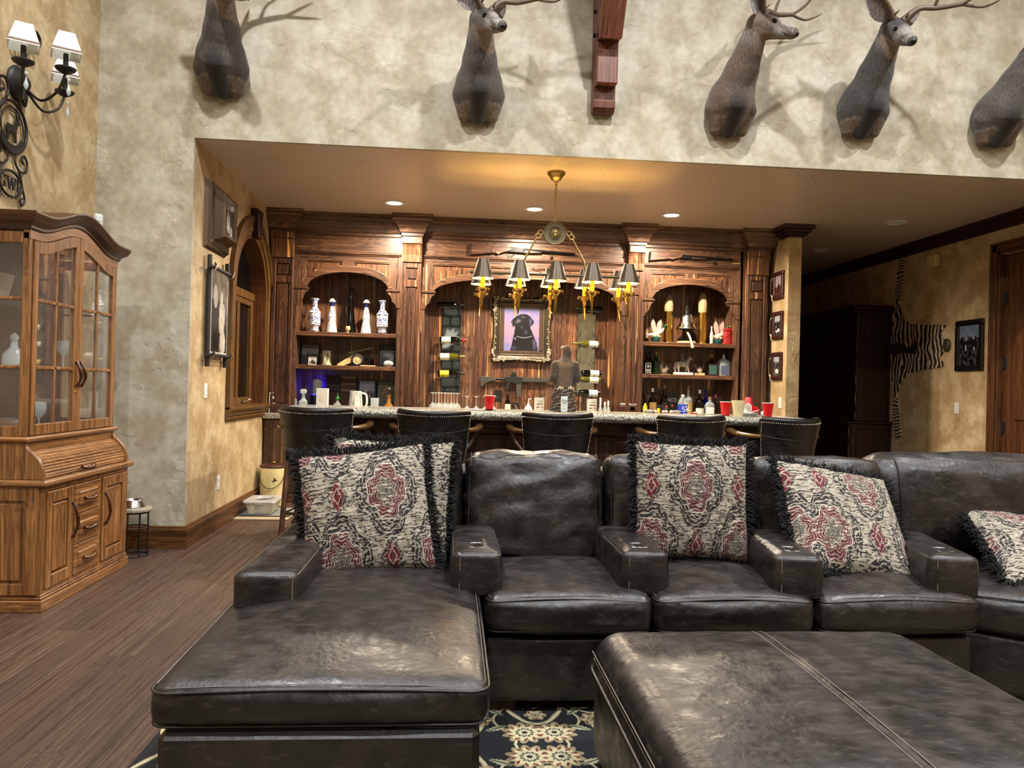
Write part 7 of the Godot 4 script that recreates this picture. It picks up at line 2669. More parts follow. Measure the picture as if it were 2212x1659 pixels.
	one("red_stick", "red stick standing on the middle shelf", "stick", g, M.red, Vector3(-0.84, y, -8.40))
	frame("dark_photo", "dark photo of a horse leaning at the right end of the middle shelf", Vector3(-0.715, y + 0.125, -8.47), lean, 0.17, 0.24, 0.008, 0.01, M.black, M.photo_horse)
	g = G.new()
	rng.seed = 3
	g.grid(14, 9, func(a, b):
		var th: float = -a * TAU
		var r := 0.055 * (1.0 + 0.14 * sin(th * 3.0 + b * 4.0))
		return Vector3(cos(th) * sin(b * PI) * r, 0.036 - cos(b * PI) * 0.036, sin(th) * sin(b * PI) * r * 0.7), true)
	one("rock_crystal", "rough white rock crystal at the right end of the middle shelf", "crystal", g, M.quartz, Vector3(-0.69, y, -8.33))
	bottle("small black bottle behind the rock crystal", Vector3(-0.628, y, -8.50), 0.03, 0.26, M.black_gloss, M.black)
	# bottom of the bay, on the worktop
	y = 0.927
	t = thing("boxed_bottle", "navy gift box with white edges at the left end of the worktop", "box", Vector3(-1.868, y, -8.22), 0.35)
	g = G.new()
	g.bx(-0.055, 0.055, 0, 0.205, -0.055, 0.055, 0.002)
	part(t, "box", g, M.navy)
	g = G.new()
	for sx in [-1.0, 1.0]:
		for sz in [-1.0, 1.0]:
			g.bx(sx * 0.0565, sx * 0.051, 0, 0.207, sz * 0.0565, sz * 0.051)
	g.bx(-0.0565, 0.0565, 0.203, 0.208, -0.0565, 0.0565, 0.001)
	part(t, "edging", g, M.white)
	turned_part(t, "bottle_top", [Vector2(0.0, 0.208), Vector2(0.026, 0.208), Vector2(0.026, 0.252), Vector2(0.0, 0.256)], M.black_gloss, 16)
	for e in [[0.0, 0.16, 0.02, 0.05], [0.0, 0.10, 0.016, 0.03], [0.01, 0.05, 0.02, 0.016]]:
		g = G.new()
		g.bx(e[0] - e[2], e[0] + e[2], e[1] - e[3] * 0.3, e[1] + e[3] * 0.3, 0.0552, 0.056)
		part(t, "print", g, M.paper)
	t = thing("pourer_bottle", "clear glass bottle with a curved metal pourer", "bottle", Vector3(-1.684, y, -8.28))
	turned_part(t, "glass_body", [Vector2(0.0, 0.0), Vector2(0.044, 0.0), Vector2(0.047, 0.01), Vector2(0.047, 0.11), Vector2(0.038, 0.15), Vector2(0.016, 0.175), Vector2(0.014, 0.20), Vector2(0.018, 0.205), Vector2(0.014, 0.21)], M.glass_clear, 20)
	g = G.new()
	g.tube(curve([Vector3(0, 0.20, 0), Vector3(0.004, 0.25, 0), Vector3(0.012, 0.275, 0), Vector3(-0.02, 0.30, 0)], 5), 0.005, 7)
	part(t, "pourer", g, M.steel)
	t = thing("cut_decanter", "square cut-glass decanter with block stopper", "decanter", Vector3(-1.575, y, -8.28), 0.1)
	g = G.new()
	g.bx(-0.044, 0.044, 0, 0.13, -0.044, 0.044, 0.008)
	g.lathe([Vector2(0.04, 0.128), Vector2(0.018, 0.155), Vector2(0.018, 0.175), Vector2(0.026, 0.18), Vector2(0.0, 0.18)], Vector3.ZERO, 12)
	part(t, "body", g, M.glass_white)
	g = G.new()
	g.bx(-0.034, 0.034, 0.205, 0.255, -0.03, 0.03, 0.012)
	g.bx(-0.014, 0.014, 0.178, 0.207, -0.014, 0.014, 0.004)
	part(t, "stopper", g, M.glass_white)
	t = thing("smart_speaker", "grey cylindrical speaker with a blue glowing ring", "speaker", Vector3(-1.462, y, -8.46))
	turned_part(t, "body", [Vector2(0.0, 0.19), Vector2(0.048, 0.19), Vector2(0.052, 0.20), Vector2(0.052, 0.345), Vector2(0.046, 0.368), Vector2(0.0, 0.372)], M.grey_plastic, 24)
	turned_part(t, "stand", [Vector2(0.0, 0.0), Vector2(0.07, 0.0), Vector2(0.07, 0.185), Vector2(0.0, 0.185)], M.black, 20)
	turned_part(t, "light_ring", [Vector2(0.0525, 0.192), Vector2(0.056, 0.196), Vector2(0.0525, 0.200)], M.led_blue, 24)
	omni(t.position + Vector3(0.0, 0.30, -0.068), Color(0.12, 0.08, 1.0), 0.10, 0.01)
	t = thing("white_carton", "white carton with a pale window standing on the worktop", "box", Vector3(-1.355, y, -8.17), -0.08)
	g = G.new()
	g.bx(-0.06, 0.06, 0, 0.268, -0.03, 0.03, 0.002)
	part(t, "carton", g, M.white)
	g = G.new()
	g.bx(-0.02, 0.02, 0.13, 0.21, 0.0302, 0.031)
	part(t, "window", g, M.paper)
	t = thing("round_flask", "round clear flask with a green stopper", "flask", Vector3(-1.203, y, -8.20))
	turned_part(t, "glass_body", [Vector2(0.0, 0.0), Vector2(0.03, 0.0), Vector2(0.047, 0.03), Vector2(0.05, 0.06), Vector2(0.04, 0.10), Vector2(0.014, 0.13), Vector2(0.012, 0.15)], M.glass_clear, 20)
	turned_part(t, "stopper", [Vector2(0.014, 0.148), Vector2(0.022, 0.155), Vector2(0.022, 0.175), Vector2(0.006, 0.185), Vector2(0.004, 0.225), Vector2(0.0, 0.225)], M.leaf_green, 12)
	t = thing("beer_mug", "large white ceramic mug with raised leaf pattern", "mug", Vector3(-1.012, y, -8.20))
	turned_part(t, "body", [Vector2(0.0, 0.0), Vector2(0.082, 0.0), Vector2(0.084, 0.012), Vector2(0.062, 0.235), Vector2(0.060, 0.248), Vector2(0.056, 0.248), Vector2(0.056, 0.235), Vector2(0.075, 0.02), Vector2(0.0, 0.02)], M.mug_print, 28)
	g = G.new()
	g.tube(curve([Vector3(0.06, 0.225, 0), Vector3(0.105, 0.215, 0), Vector3(0.118, 0.16, 0), Vector3(0.112, 0.09, 0), Vector3(0.075, 0.06, 0)], 5), 0.012, 9)
	part(t, "handle", g, M.white)
	# carved flag plank
	t = thing("wooden_flag", "dark carved wooden flag with pale stripes behind the mug", "plaque", Vector3(-1.21, 1.16, -8.53))
	g = G.new()
	g.bx(-0.175, -0.01, 0.0, 0.18, 0, 0.016, 0.002)
	part(t, "star_field", g, M.flag_dark)
	for i in 5:
		g = G.new()
		g.bx(-0.008, 0.165, i * 0.036, i * 0.036 + 0.033, 0, 0.016, 0.003)
		part(t, "stripe", g, [M.flag_pale, M.flag_red][i % 2])
	g = G.new()
	for i in 5:
		for j in 4:
			g.t = Transform3D(Basis(Vector3(0, 0, 1), PI / 4), Vector3(-0.155 + i * 0.031, 0.03 + j * 0.04, 0.017))
			g.bx(-0.009, 0.009, -0.009, 0.009, -0.002, 0.002, 0.001)
	part(t, "diamond", g, M.flag_red).set_meta("kind", "stuff")
	g = G.new()
	g.bx(-0.19, 0.19, -0.233, -0.004, -0.03, 0.03, 0.004)
	part(t, "stand", g, M.walnut_box)
	frame("black_photo_frame", "black two-part frame with a hunting photo above a lettered card", Vector3(-0.925, 1.115, -8.47), Basis(Vector3.RIGHT, -0.1), 0.20, 0.375, 0.018, 0.016, M.frame_black, M.photo_hunter)
	t = thing("emblem_plaque", "green and gold emblem plaque at the right of the left bay", "plaque", Vector3(-0.715, y, -8.48))
	t.basis = Basis(Vector3.RIGHT, -0.12)
	g = G.new()
	g.bx(-0.095, 0.095, 0, 0.36, 0, 0.014, 0.003)
	part(t, "board", g, M.plaque_green)
	g = G.new()
	for e in [[0.0, 0.265, 0.055, 0.055], [-0.045, 0.21, 0.03, 0.04], [0.045, 0.21, 0.03, 0.04], [0.0, 0.19, 0.03, 0.03], [-0.055, 0.31, 0.022, 0.02], [0.055, 0.31, 0.022, 0.02]]:
		g.ball(Vector3(e[0], e[1], 0.014), Vector3(e[2], e[3], 0.010), 14, 7)
	part(t, "emblem", g, M.plaque_gold)
	t = thing("gold_decanter", "amber glass decanter with a round ball stopper", "decanter", Vector3(-0.662, y, -8.20))
	turned_part(t, "body", [Vector2(0.0, 0.0), Vector2(0.05, 0.0), Vector2(0.06, 0.03), Vector2(0.055, 0.09), Vector2(0.022, 0.135), Vector2(0.018, 0.20), Vector2(0.024, 0.205), Vector2(0.018, 0.21), Vector2(0.0, 0.21)], M.gold_glass, 20)
	g = G.new()
	g.ball(Vector3(0, 0.272, 0), Vector3.ONE * 0.026, 14, 9)
	g.lathe([Vector2(0.012, 0.205), Vector2(0.012, 0.25)], Vector3.ZERO, 10)
	part(t, "stopper", g, M.figure_dark)
	g = tumbler(0.040, 0.046, 0.18)
	one("water_glass", "clear tumbler between the mug and the gold decanter", "glass", g, M.glass_clear, Vector3(-0.81, y, -8.20))
	t = thing("chalkboard_sign", "small chalkboard sign reading liquid THERAPY", "sign", Vector3(-0.438, y, -8.19))
	t.basis = Basis(Vector3.RIGHT, -0.12)
	g = G.new()
	g.bx(-0.098, 0.098, 0.0, 0.203, 0, 0.014, 0.003)
	part(t, "board", g, M.slate)
	letters(t, "lettering", "liquid", 0.048, M.white, Transform3D(Basis(), Vector3(0.008, 0.165, 0.0155)), "Droid Serif", 0.001)
	letters(t, "lettering", "THERAPY", 0.030, M.white, Transform3D(Basis(), Vector3(0.008, 0.115, 0.0155)), "Droid Sans", 0.001)

func centre_bay() -> void:
	# painted portrait in an ornate frame
	var t := thing("dog_portrait", "portrait of a black dog in an ornate silver-gilt frame", "painting", Vector3(0.777, 1.91, -8.563))
	var g := G.new()
	var wavy_side := func(hw: float, hh: float, amp: float) -> Array:
		var pts := []
		for s in 4:
			for k in 16:
				var q := -1.0 + 2.0 * k / 16.0
				var bend := amp * (cos(q * PI * 1.0) * 0.5 - 0.5 + 0.4 * cos(q * TAU))
				match s:
					0: pts.append(Vector2(q * hw, hh - amp + bend * -1.0 - amp * 0.5))
					1: pts.append(Vector2(hw - amp - bend - amp * 0.5, -q * hh))
					2: pts.append(Vector2(-q * hw, -hh + amp + bend + amp * 0.5))
					3: pts.append(Vector2(-hw + amp + bend + amp * 0.5, q * hh))
		return pts
	var rings := [[0.345, 0.375, 0.012, 0.0], [0.345, 0.375, 0.012, 0.03], [0.33, 0.36, 0.012, 0.055], [0.30, 0.33, 0.006, 0.06], [0.262, 0.30, 0.002, 0.035], [0.245, 0.283, 0.0, 0.035]]
	var ol := []
	for e in rings:
		ol.append(wavy_side.call(e[0], e[1], e[2]))
	g.grid(64, 5, func(a, b):
		var j := int(round(b * 5))
		var p: Vector2 = ol[j][(64 - int(round(a * 64))) % 64]
		return Vector3(p.x, p.y, rings[j][3]), true)
	var fr := part(t, "outer_frame", g, M.frame_gilt_dark)
	g = G.new()
	rng.seed = 8
	for k in 120:
		var q := rng.randf_range(-1.0, 1.0)
		var sd := 1.0 if k % 2 == 0 else -1.0
		var p := Vector3(q * 0.31, sd * rng.randf_range(0.318, 0.345), 0.056) if k % 4 < 2 else Vector3(sd * rng.randf_range(0.288, 0.315), q * 0.33, 0.056)
		g.ball(p, Vector3(rng.randf_range(0.006, 0.013), rng.randf_range(0.006, 0.013), 0.006), 7, 4)
	for sx in [-1.0, 1.0]:
		for sy in [-1.0, 1.0]:
			for k in 26:
				var s := rng.randf()
				var along := rng.randf_range(0.0, 0.15)
				var p := Vector3(sx * (0.315 - along * (1.0 if s > 0.5 else 0.0)), sy * (0.345 - along * (0.0 if s > 0.5 else 1.0)), 0.055)
				p += Vector3(rng.randf_range(-0.02, 0.02), rng.randf_range(-0.02, 0.02), 0)
				g.ball(p, Vector3(rng.randf_range(0.008, 0.018), rng.randf_range(0.008, 0.018), 0.011), 8, 5)
	part(fr, "corner_ornament", g, M.frame_gilt).set_meta("kind", "stuff")
	g = G.new()
	for e in [[0.318, 0.348, 0.006], [0.246, 0.284, 0.004]]:
		var q: Array = wavy_side.call(e[0], e[1], 0.008 if e[0] > 0.3 else 0.0)
		var p3 := []
		for p in q:
			p3.append(Vector3(p.x, p.y, 0.058 if e[0] > 0.3 else 0.04))
		g.tube(p3, e[2], 6, false, true)
	part(fr, "gilt_bead", g, M.frame_gilt).set_meta("kind", "stuff")
	g = G.new()
	for e in [[-0.245, 0.245, 0.24, 0.283], [-0.245, 0.245, -0.283, -0.24], [-0.245, -0.20, -0.24, 0.24], [0.20, 0.245, -0.24, 0.24]]:
		g.bx(e[0], e[1], e[2], e[3], 0.0, 0.034, 0.008)
	part(t, "inner_frame", g, M.frame_bronze)
	g = G.new()
	g.face([Vector3(-0.20, -0.24, 0.022), Vector3(0.20, -0.24, 0.022), Vector3(0.20, 0.24, 0.022), Vector3(-0.20, 0.24, 0.022)], Vector3(0, 0, 1))
	part(t, "canvas", g, M.dog_painting)
	# mirror wine racks with bottles
	rack("narrow mirrored wine rack left of the dog portrait", Vector3(-0.012, 1.19, -8.563), 0.99, [0.955, 0.57, 0.39, 0.195])
	rack("narrow mirrored wine rack right of the dog portrait", Vector3(1.52, 1.19, -8.563), 0.93, [0.955, 0.71, 0.57, 0.40, 0.24, 0.18, 0.03])
	for e in [[-0.03, 2.155, true, "glass_dark", "", "black", "dark wine bottle at the top of the left mirror rack"], [-0.0, 1.767, true, "glass_dark", "paper", "red", "red-capped dark wine bottle with white label on the left rack"], [-0.01, 1.582, true, "glass_olive", "paper", "old_brass", "olive wine bottle with white label on the left rack"], [-0.01, 1.392, true, "glass_dark", "label_yellow", "black", "wine bottle with yellow label low on the left rack"],
		[1.535, 2.16, false, "glass_dark", "", "black", "dark wine bottle at the top of the right mirror rack"], [1.52, 1.768, false, "glass_olive", "paper", "old_brass", "olive wine bottle with white label high on the right rack"], [1.54, 1.437, false, "glass_dark", "paper", "black", "dark bottle with white label, upper of the low trio on the right rack"], [1.535, 1.365, false, "glass_olive", "paper", "old_brass", "pale bottle with white label, middle of the low trio on the right rack"], [1.53, 1.215, false, "glass_dark", "ice", "black", "dark bottle with pale label at the bottom of the right rack"]]:
		lying_bottle(e[6], Vector3(e[0], e[1], -8.49), e[2], M[e[3]], M[e[4]] if e[4] else null, M[e[5]])
	# long guns
	for e in [[Vector3(0.745, 2.72, -8.18), 1.0, "side-by-side shotgun mounted on the centre frieze, behind the chandelier rods"], [Vector3(2.61, 2.725, -8.18), 0.82, "shorter shotgun mounted on the right bay frieze"]]:
		t = thing("shotgun", e[2], "shotgun", e[0])
		t.basis = Basis(Vector3(0, 0, 1), -0.045).scaled(Vector3.ONE * e[1])
		g = G.new()
		g.prism([Vector2(-0.57, 0.045), Vector2(-0.57, -0.075), Vector2(-0.30, -0.03), Vector2(-0.275, -0.045), Vector2(-0.255, -0.03), Vector2(-0.15, 0.0), Vector2(-0.12, 0.035), Vector2(-0.20, 0.045), Vector2(-0.32, 0.035)], -0.016, 0.016, 0.006)
		part(t, "stock", g, M.walnut_h3)
		g = G.new()
		g.bx(-0.585, -0.57, -0.077, 0.046, -0.017, 0.017, 0.004)
		part(t, "butt_pad", g, M.rubber)
		g = G.new()
		g.prism([Vector2(-0.16, -0.01), Vector2(0.0, -0.008), Vector2(0.0, 0.04), Vector2(-0.14, 0.045)], -0.015, 0.015, 0.004)
		part(t, "receiver", g, M.gun_metal)
		g = G.new()
		g.tube(curve([Vector3(-0.17, -0.008, 0), Vector3(-0.165, -0.04, 0), Vector3(-0.12, -0.042, 0), Vector3(-0.09, -0.01, 0)], 4), 0.0035, 6)
		part(t, "trigger_guard", g, M.gun_metal)
		g = G.new()
		g.prism([Vector2(0.0, -0.012), Vector2(0.19, 0.004), Vector2(0.20, 0.02), Vector2(0.0, 0.03)], -0.018, 0.018, 0.006)
		part(t, "fore_end", g, M.walnut_h1)
		for z in [-0.011, 0.011]:
			g = G.new()
			g.tube([Vector3(0.0, 0.028, z), Vector3(0.56, 0.030, z)], [0.0125, 0.0095], 10)
			part(t, "barrel", g, M.gun_metal)
		for x in [-0.35, 0.30]:
			g = G.new()
			g.bx(x - 0.006, x + 0.006, -0.04, 0.0, -0.02, 0.022, 0.002)
			part(t, "hook", g, M.iron)
	t = thing("carbine", "black and grey carbine mounted under the dog portrait", "rifle", Vector3(0.74, 1.34, -8.53))
	g = G.new()
	g.prism([Vector2(-0.42, 0.03), Vector2(-0.415, -0.06), Vector2(-0.405, -0.085), Vector2(-0.39, -0.085), Vector2(-0.36, -0.045), Vector2(-0.30, -0.02), Vector2(-0.24, -0.015), Vector2(-0.24, 0.02), Vector2(-0.30, 0.03)], -0.018, 0.018, 0.004)
	part(t, "stock", g, M.gun_grey)
	g = G.new()
	g.tube([Vector3(-0.25, 0.005, 0), Vector3(-0.12, 0.005, 0)], 0.013, 10)
	part(t, "buffer_tube", g, M.gun_metal)
	g = G.new()
	g.prism([Vector2(-0.14, 0.035), Vector2(-0.14, -0.02), Vector2(-0.10, -0.03), Vector2(-0.02, -0.045), Vector2(0.05, -0.045), Vector2(0.06, 0.035)], -0.016, 0.016, 0.004)
	part(t, "receiver", g, M.gun_black)
	g = G.new()
	g.prism([Vector2(-0.115, -0.025), Vector2(-0.075, -0.035), Vector2(-0.10, -0.125), Vector2(-0.145, -0.115)], -0.014, 0.014, 0.005)
	part(t, "grip", g, M.gun_black)
	g = G.new()
	g.prism([Vector2(-0.015, -0.04), Vector2(0.045, -0.04), Vector2(0.05, -0.19), Vector2(-0.005, -0.20)], -0.013, 0.013, 0.004)
	part(t, "magazine", g, M.gun_grey)
	g = G.new()
	g.tube(curve([Vector3(-0.09, -0.03, 0), Vector3(-0.07, -0.06, 0), Vector3(-0.03, -0.06, 0), Vector3(-0.02, -0.04, 0)], 4), 0.003, 6)
	part(t, "trigger_guard", g, M.gun_black)
	g = G.new()
	for k in 10:
		g.bx(0.06 + k * 0.030, 0.083 + k * 0.030, -0.022, 0.026, -0.018, 0.018, 0.005)
	g.bx(0.06, 0.355, -0.016, 0.02, -0.014, 0.014)
	g.bx(-0.13, 0.355, 0.026, 0.036, -0.010, 0.010, 0.002)
	part(t, "handguard", g, M.gun_grey)
	g = G.new()
	g.tube([Vector3(0.35, 0.002, 0), Vector3(0.47, 0.002, 0)], 0.009, 10)
	part(t, "barrel", g, M.gun_metal)
	g = G.new()
	g.bx(-0.075, -0.005, 0.036, 0.055, -0.015, 0.015, 0.003)
	g.bx(-0.06, -0.015, 0.052, 0.092, -0.020, 0.020, 0.008)
	part(t, "optic", g, M.gun_black)
	for x in [-0.20, 0.25]:
		g = G.new()
		g.bx(x - 0.006, x + 0.006, -0.045, -0.02, -0.034, 0.022, 0.002)
		part(t, "hook", g, M.iron)
	g = G.new()
	g.box(Vector3(0, 0, 0.004), Vector3(0.085, 0.125, 0.008), 0.002)
	one("outlet_plate", "black double outlet plate below the carbine", "outlet", g, M.black, Vector3(0.525, 1.16, -8.563))
	# glassware and oddments on the worktop
	var y := 0.927
	for i in 9:
		wine_glass_inverted("inverted wine glass below the left mirror rack, %s of its %s row" % [["leftmost", "second", "third", "fourth", "rightmost"][i % 5], "front" if i < 5 else "rear"], Vector3(-0.195 + (i % 5) * 0.066 + (0.03 if i > 4 else 0.0), y + 0.03, -8.22 - (0.075 if i > 4 else 0.0)), "inverted wine glasses under the left rack")
	g = G.new()
	g.bx(-0.17, 0.17, 0, 0.03, -0.09, 0.09, 0.004)
	one("glass_tray", "low tray under the cluster of inverted wine glasses", "tray", g, M.walnut_box, Vector3(-0.06, y, -8.25))
	for i in 4:
		wine_glass_inverted(["inverted wine glass left of the red cup, leftmost of the pair row", "inverted wine glass just left of the red cup", "inverted wine glass behind the red cup", "inverted wine glass right of the red cup"][i], Vector3([0.175, 0.275, 0.375, 0.465][i], y, -8.25), "inverted wine glasses near the red cup")
	bottle("white-labelled black bottle standing under the carbine", Vector3(0.622, y, -8.32), 0.034, 0.265, M.glass_dark, M.black, M.paper, Vector2(0.15, 0.55))
	t = thing("corkscrew_stand", "black and steel corkscrew standing beside the bottle", "corkscrew", Vector3(0.71, y, -8.30))
	g = G.new()
	g.tube(curve([Vector3(-0.03, 0.0, 0), Vector3(-0.028, 0.13, 0), Vector3(0.0, 0.165, 0), Vector3(0.025, 0.14, 0), Vector3(0.04, 0.06, 0)], 5), 0.012, 8)
	part(t, "lever", g, M.black)
	g = G.new()
	g.tube(curve([Vector3(-0.005, 0.14, 0.01), Vector3(0.02, 0.09, 0.012), Vector3(0.05, 0.0, 0.01)], 5), 0.006, 8)
	part(t, "arm", g, M.steel)
	t = thing("soap_dispenser", "white pump dispenser on the worktop", "dispenser", Vector3(0.845, y, -8.25))
	turned_part(t, "body", [Vector2(0.0, 0.0), Vector2(0.045, 0.0), Vector2(0.047, 0.09), Vector2(0.03, 0.125), Vector2(0.014, 0.135), Vector2(0.012, 0.16)], M.porcelain, 18)
	g = G.new()
	g.tube(curve([Vector3(0, 0.155, 0), Vector3(0, 0.20, 0), Vector3(0.005, 0.208, 0), Vector3(0.03, 0.205, 0)], 4), 0.005, 7)
	part(t, "pump", g, M.white)
	for e in [["etched tumbler with printed text left of the eagle", 0.955], ["etched tumbler with printed text right of the eagle", 1.53]]:
		t = thing("printed_tumbler", e[0], "glass", Vector3(e[1], y, -8.18), 0.0, "printed tumblers")
		g = tumbler(0.052, 0.056, 0.225)
		part(t, "glass_body", g, M.glass_clear)
		g = G.new()
		g.grid(14, 1, func(a, b):
			var th = PI * 0.2 + PI * 0.6 * (1.0 - a)
			return Vector3(cos(th) * 0.055, lerpf(0.02, 0.215, b), sin(th) * 0.055))
		for i in g.uv.size():
			g.uv[i].y = 1.0 - g.uv[i].y
		part(t, "print", g, M.etched)
	g = G.new()
	g.tube(curve([Vector3(0, 0.0, 0), Vector3(0.01, 0.20, 0), Vector3(0.02, 0.24, 0), Vector3(0.06, 0.27, 0)], 5), 0.006, 7)
	one("black_tap", "black curved pourer rising behind the left printed tumbler", "pourer", g, M.black, Vector3(0.97, y, -8.30))
	for i in 3:
		t = thing("spray_bottle", ["tall small clear bottle right of the printed tumbler", "short small clear bottle right of the printed tumbler", "small clear bottle nearest the wooden radio"][i], "bottle", Vector3([1.635, 1.69, 1.735][i], y, -8.22 - 0.03 * i), 0.0, "small clear bottles by the printed tumbler")
		turned_part(t, "body", [Vector2(0.0, 0.0), Vector2(0.022, 0.0), Vector2(0.023, 0.11), Vector2(0.010, 0.14), Vector2(0.009, 0.16)], M.glass_white, 14)
		turned_part(t, "cap", [Vector2(0.010, 0.155), Vector2(0.010, [0.235, 0.19, 0.205][i]), Vector2(0.0, [0.24, 0.195, 0.21][i])], M.white, 12)
	t = thing("table_radio", "small wooden radio with a silver grille", "radio", Vector3(1.94, y, -8.22))
	g = G.new()
	g.bx(-0.105, 0.105, 0, 0.155, -0.06, 0.06, 0.008)
	part(t, "case", g, M.walnut_box)
	g = G.new()
	g.bx(-0.10, 0.10, 0.155, 0.185, -0.055, 0.055, 0.006)
	g.bx(-0.095, 0.095, 0.155, 0.18, 0.055, 0.062, 0.004)
	part(t, "grille_top", g, M.steel)
	g = G.new()
	g.tube(curve([Vector3(-0.02, 0.183, 0.0), Vector3(-0.012, 0.20, 0), Vector3(0.012, 0.20, 0), Vector3(0.02, 0.183, 0)], 4), 0.005, 7)
	part(t, "handle", g, M.black)

func duck(label: String, at: Vector3) -> void:
	var t := thing("duck_figurine", label, "figurine", at, 0.0, "flying duck figurines")
	turned_part(t, "pot", [Vector2(0.0, 0.0), Vector2(0.042, 0.0), Vector2(0.05, 0.06), Vector2(0.045, 0.065), Vector2(0.0, 0.062)], M.teal, 18)
	var g := G.new()
	var w := func(_p: Vector3) -> Color: return Color(0.55, 0.47, 0.42)
	skin(g, [[Vector3(-0.09, 0.085, 0), Vector3(0.0, 0.09, 0), 0.012, 0.03], [Vector3(0.0, 0.09, 0), Vector3(0.06, 0.125, 0), 0.032, 0.022], [Vector3(0.06, 0.125, 0), Vector3(0.095, 0.165, 0), 0.018, 0.013]], 0.006, 0.02, w)
	part(t, "body", g, M.painted)
	g = G.new()
	g.ball(Vector3(0.112, 0.195, 0), Vector3(0.020, 0.019, 0.017), 12, 8)
	g.tube([Vector3(0.092, 0.16, 0), Vector3(0.106, 0.188, 0)], [0.013, 0.015], 8)
	part(t, "head", g, M.duck_green)
	g = G.new()
	g.box(Vector3(0.145, 0.205, 0), Vector3(0.04, 0.010, 0.016), 0.004)
	part(t, "bill", g, M.yellow)
	for z in [-0.016, 0.016]:
		g = G.new()
		g.t = Transform3D(Basis(Vector3(0, 0, 1), 0.20 if z > 0.0 else -0.16) * Basis(Vector3.RIGHT, 1.2 * z), Vector3(-0.012 if z > 0.0 else 0.03, 0.10, z))
		g.prism([Vector2(-0.018, 0.0), Vector2(0.018, 0.0), Vector2(0.026, 0.06), Vector2(0.022, 0.13), Vector2(0.006, 0.17), Vector2(-0.002, 0.145), Vector2(-0.012, 0.155), Vector2(-0.018, 0.13), Vector2(-0.026, 0.125), Vector2(-0.028, 0.06)], -0.005, 0.005, 0.0)
		part(t, "wing", g, M.duck_white)
	g = G.new()
	for k in 6:
		g.ball(Vector3(cos(k * 1.05) * 0.045, 0.07, sin(k * 1.05) * 0.045), Vector3(0.018, 0.012, 0.014), 8, 5)
	part(t, "flowers", g, M.cream).set_meta("kind", "stuff")

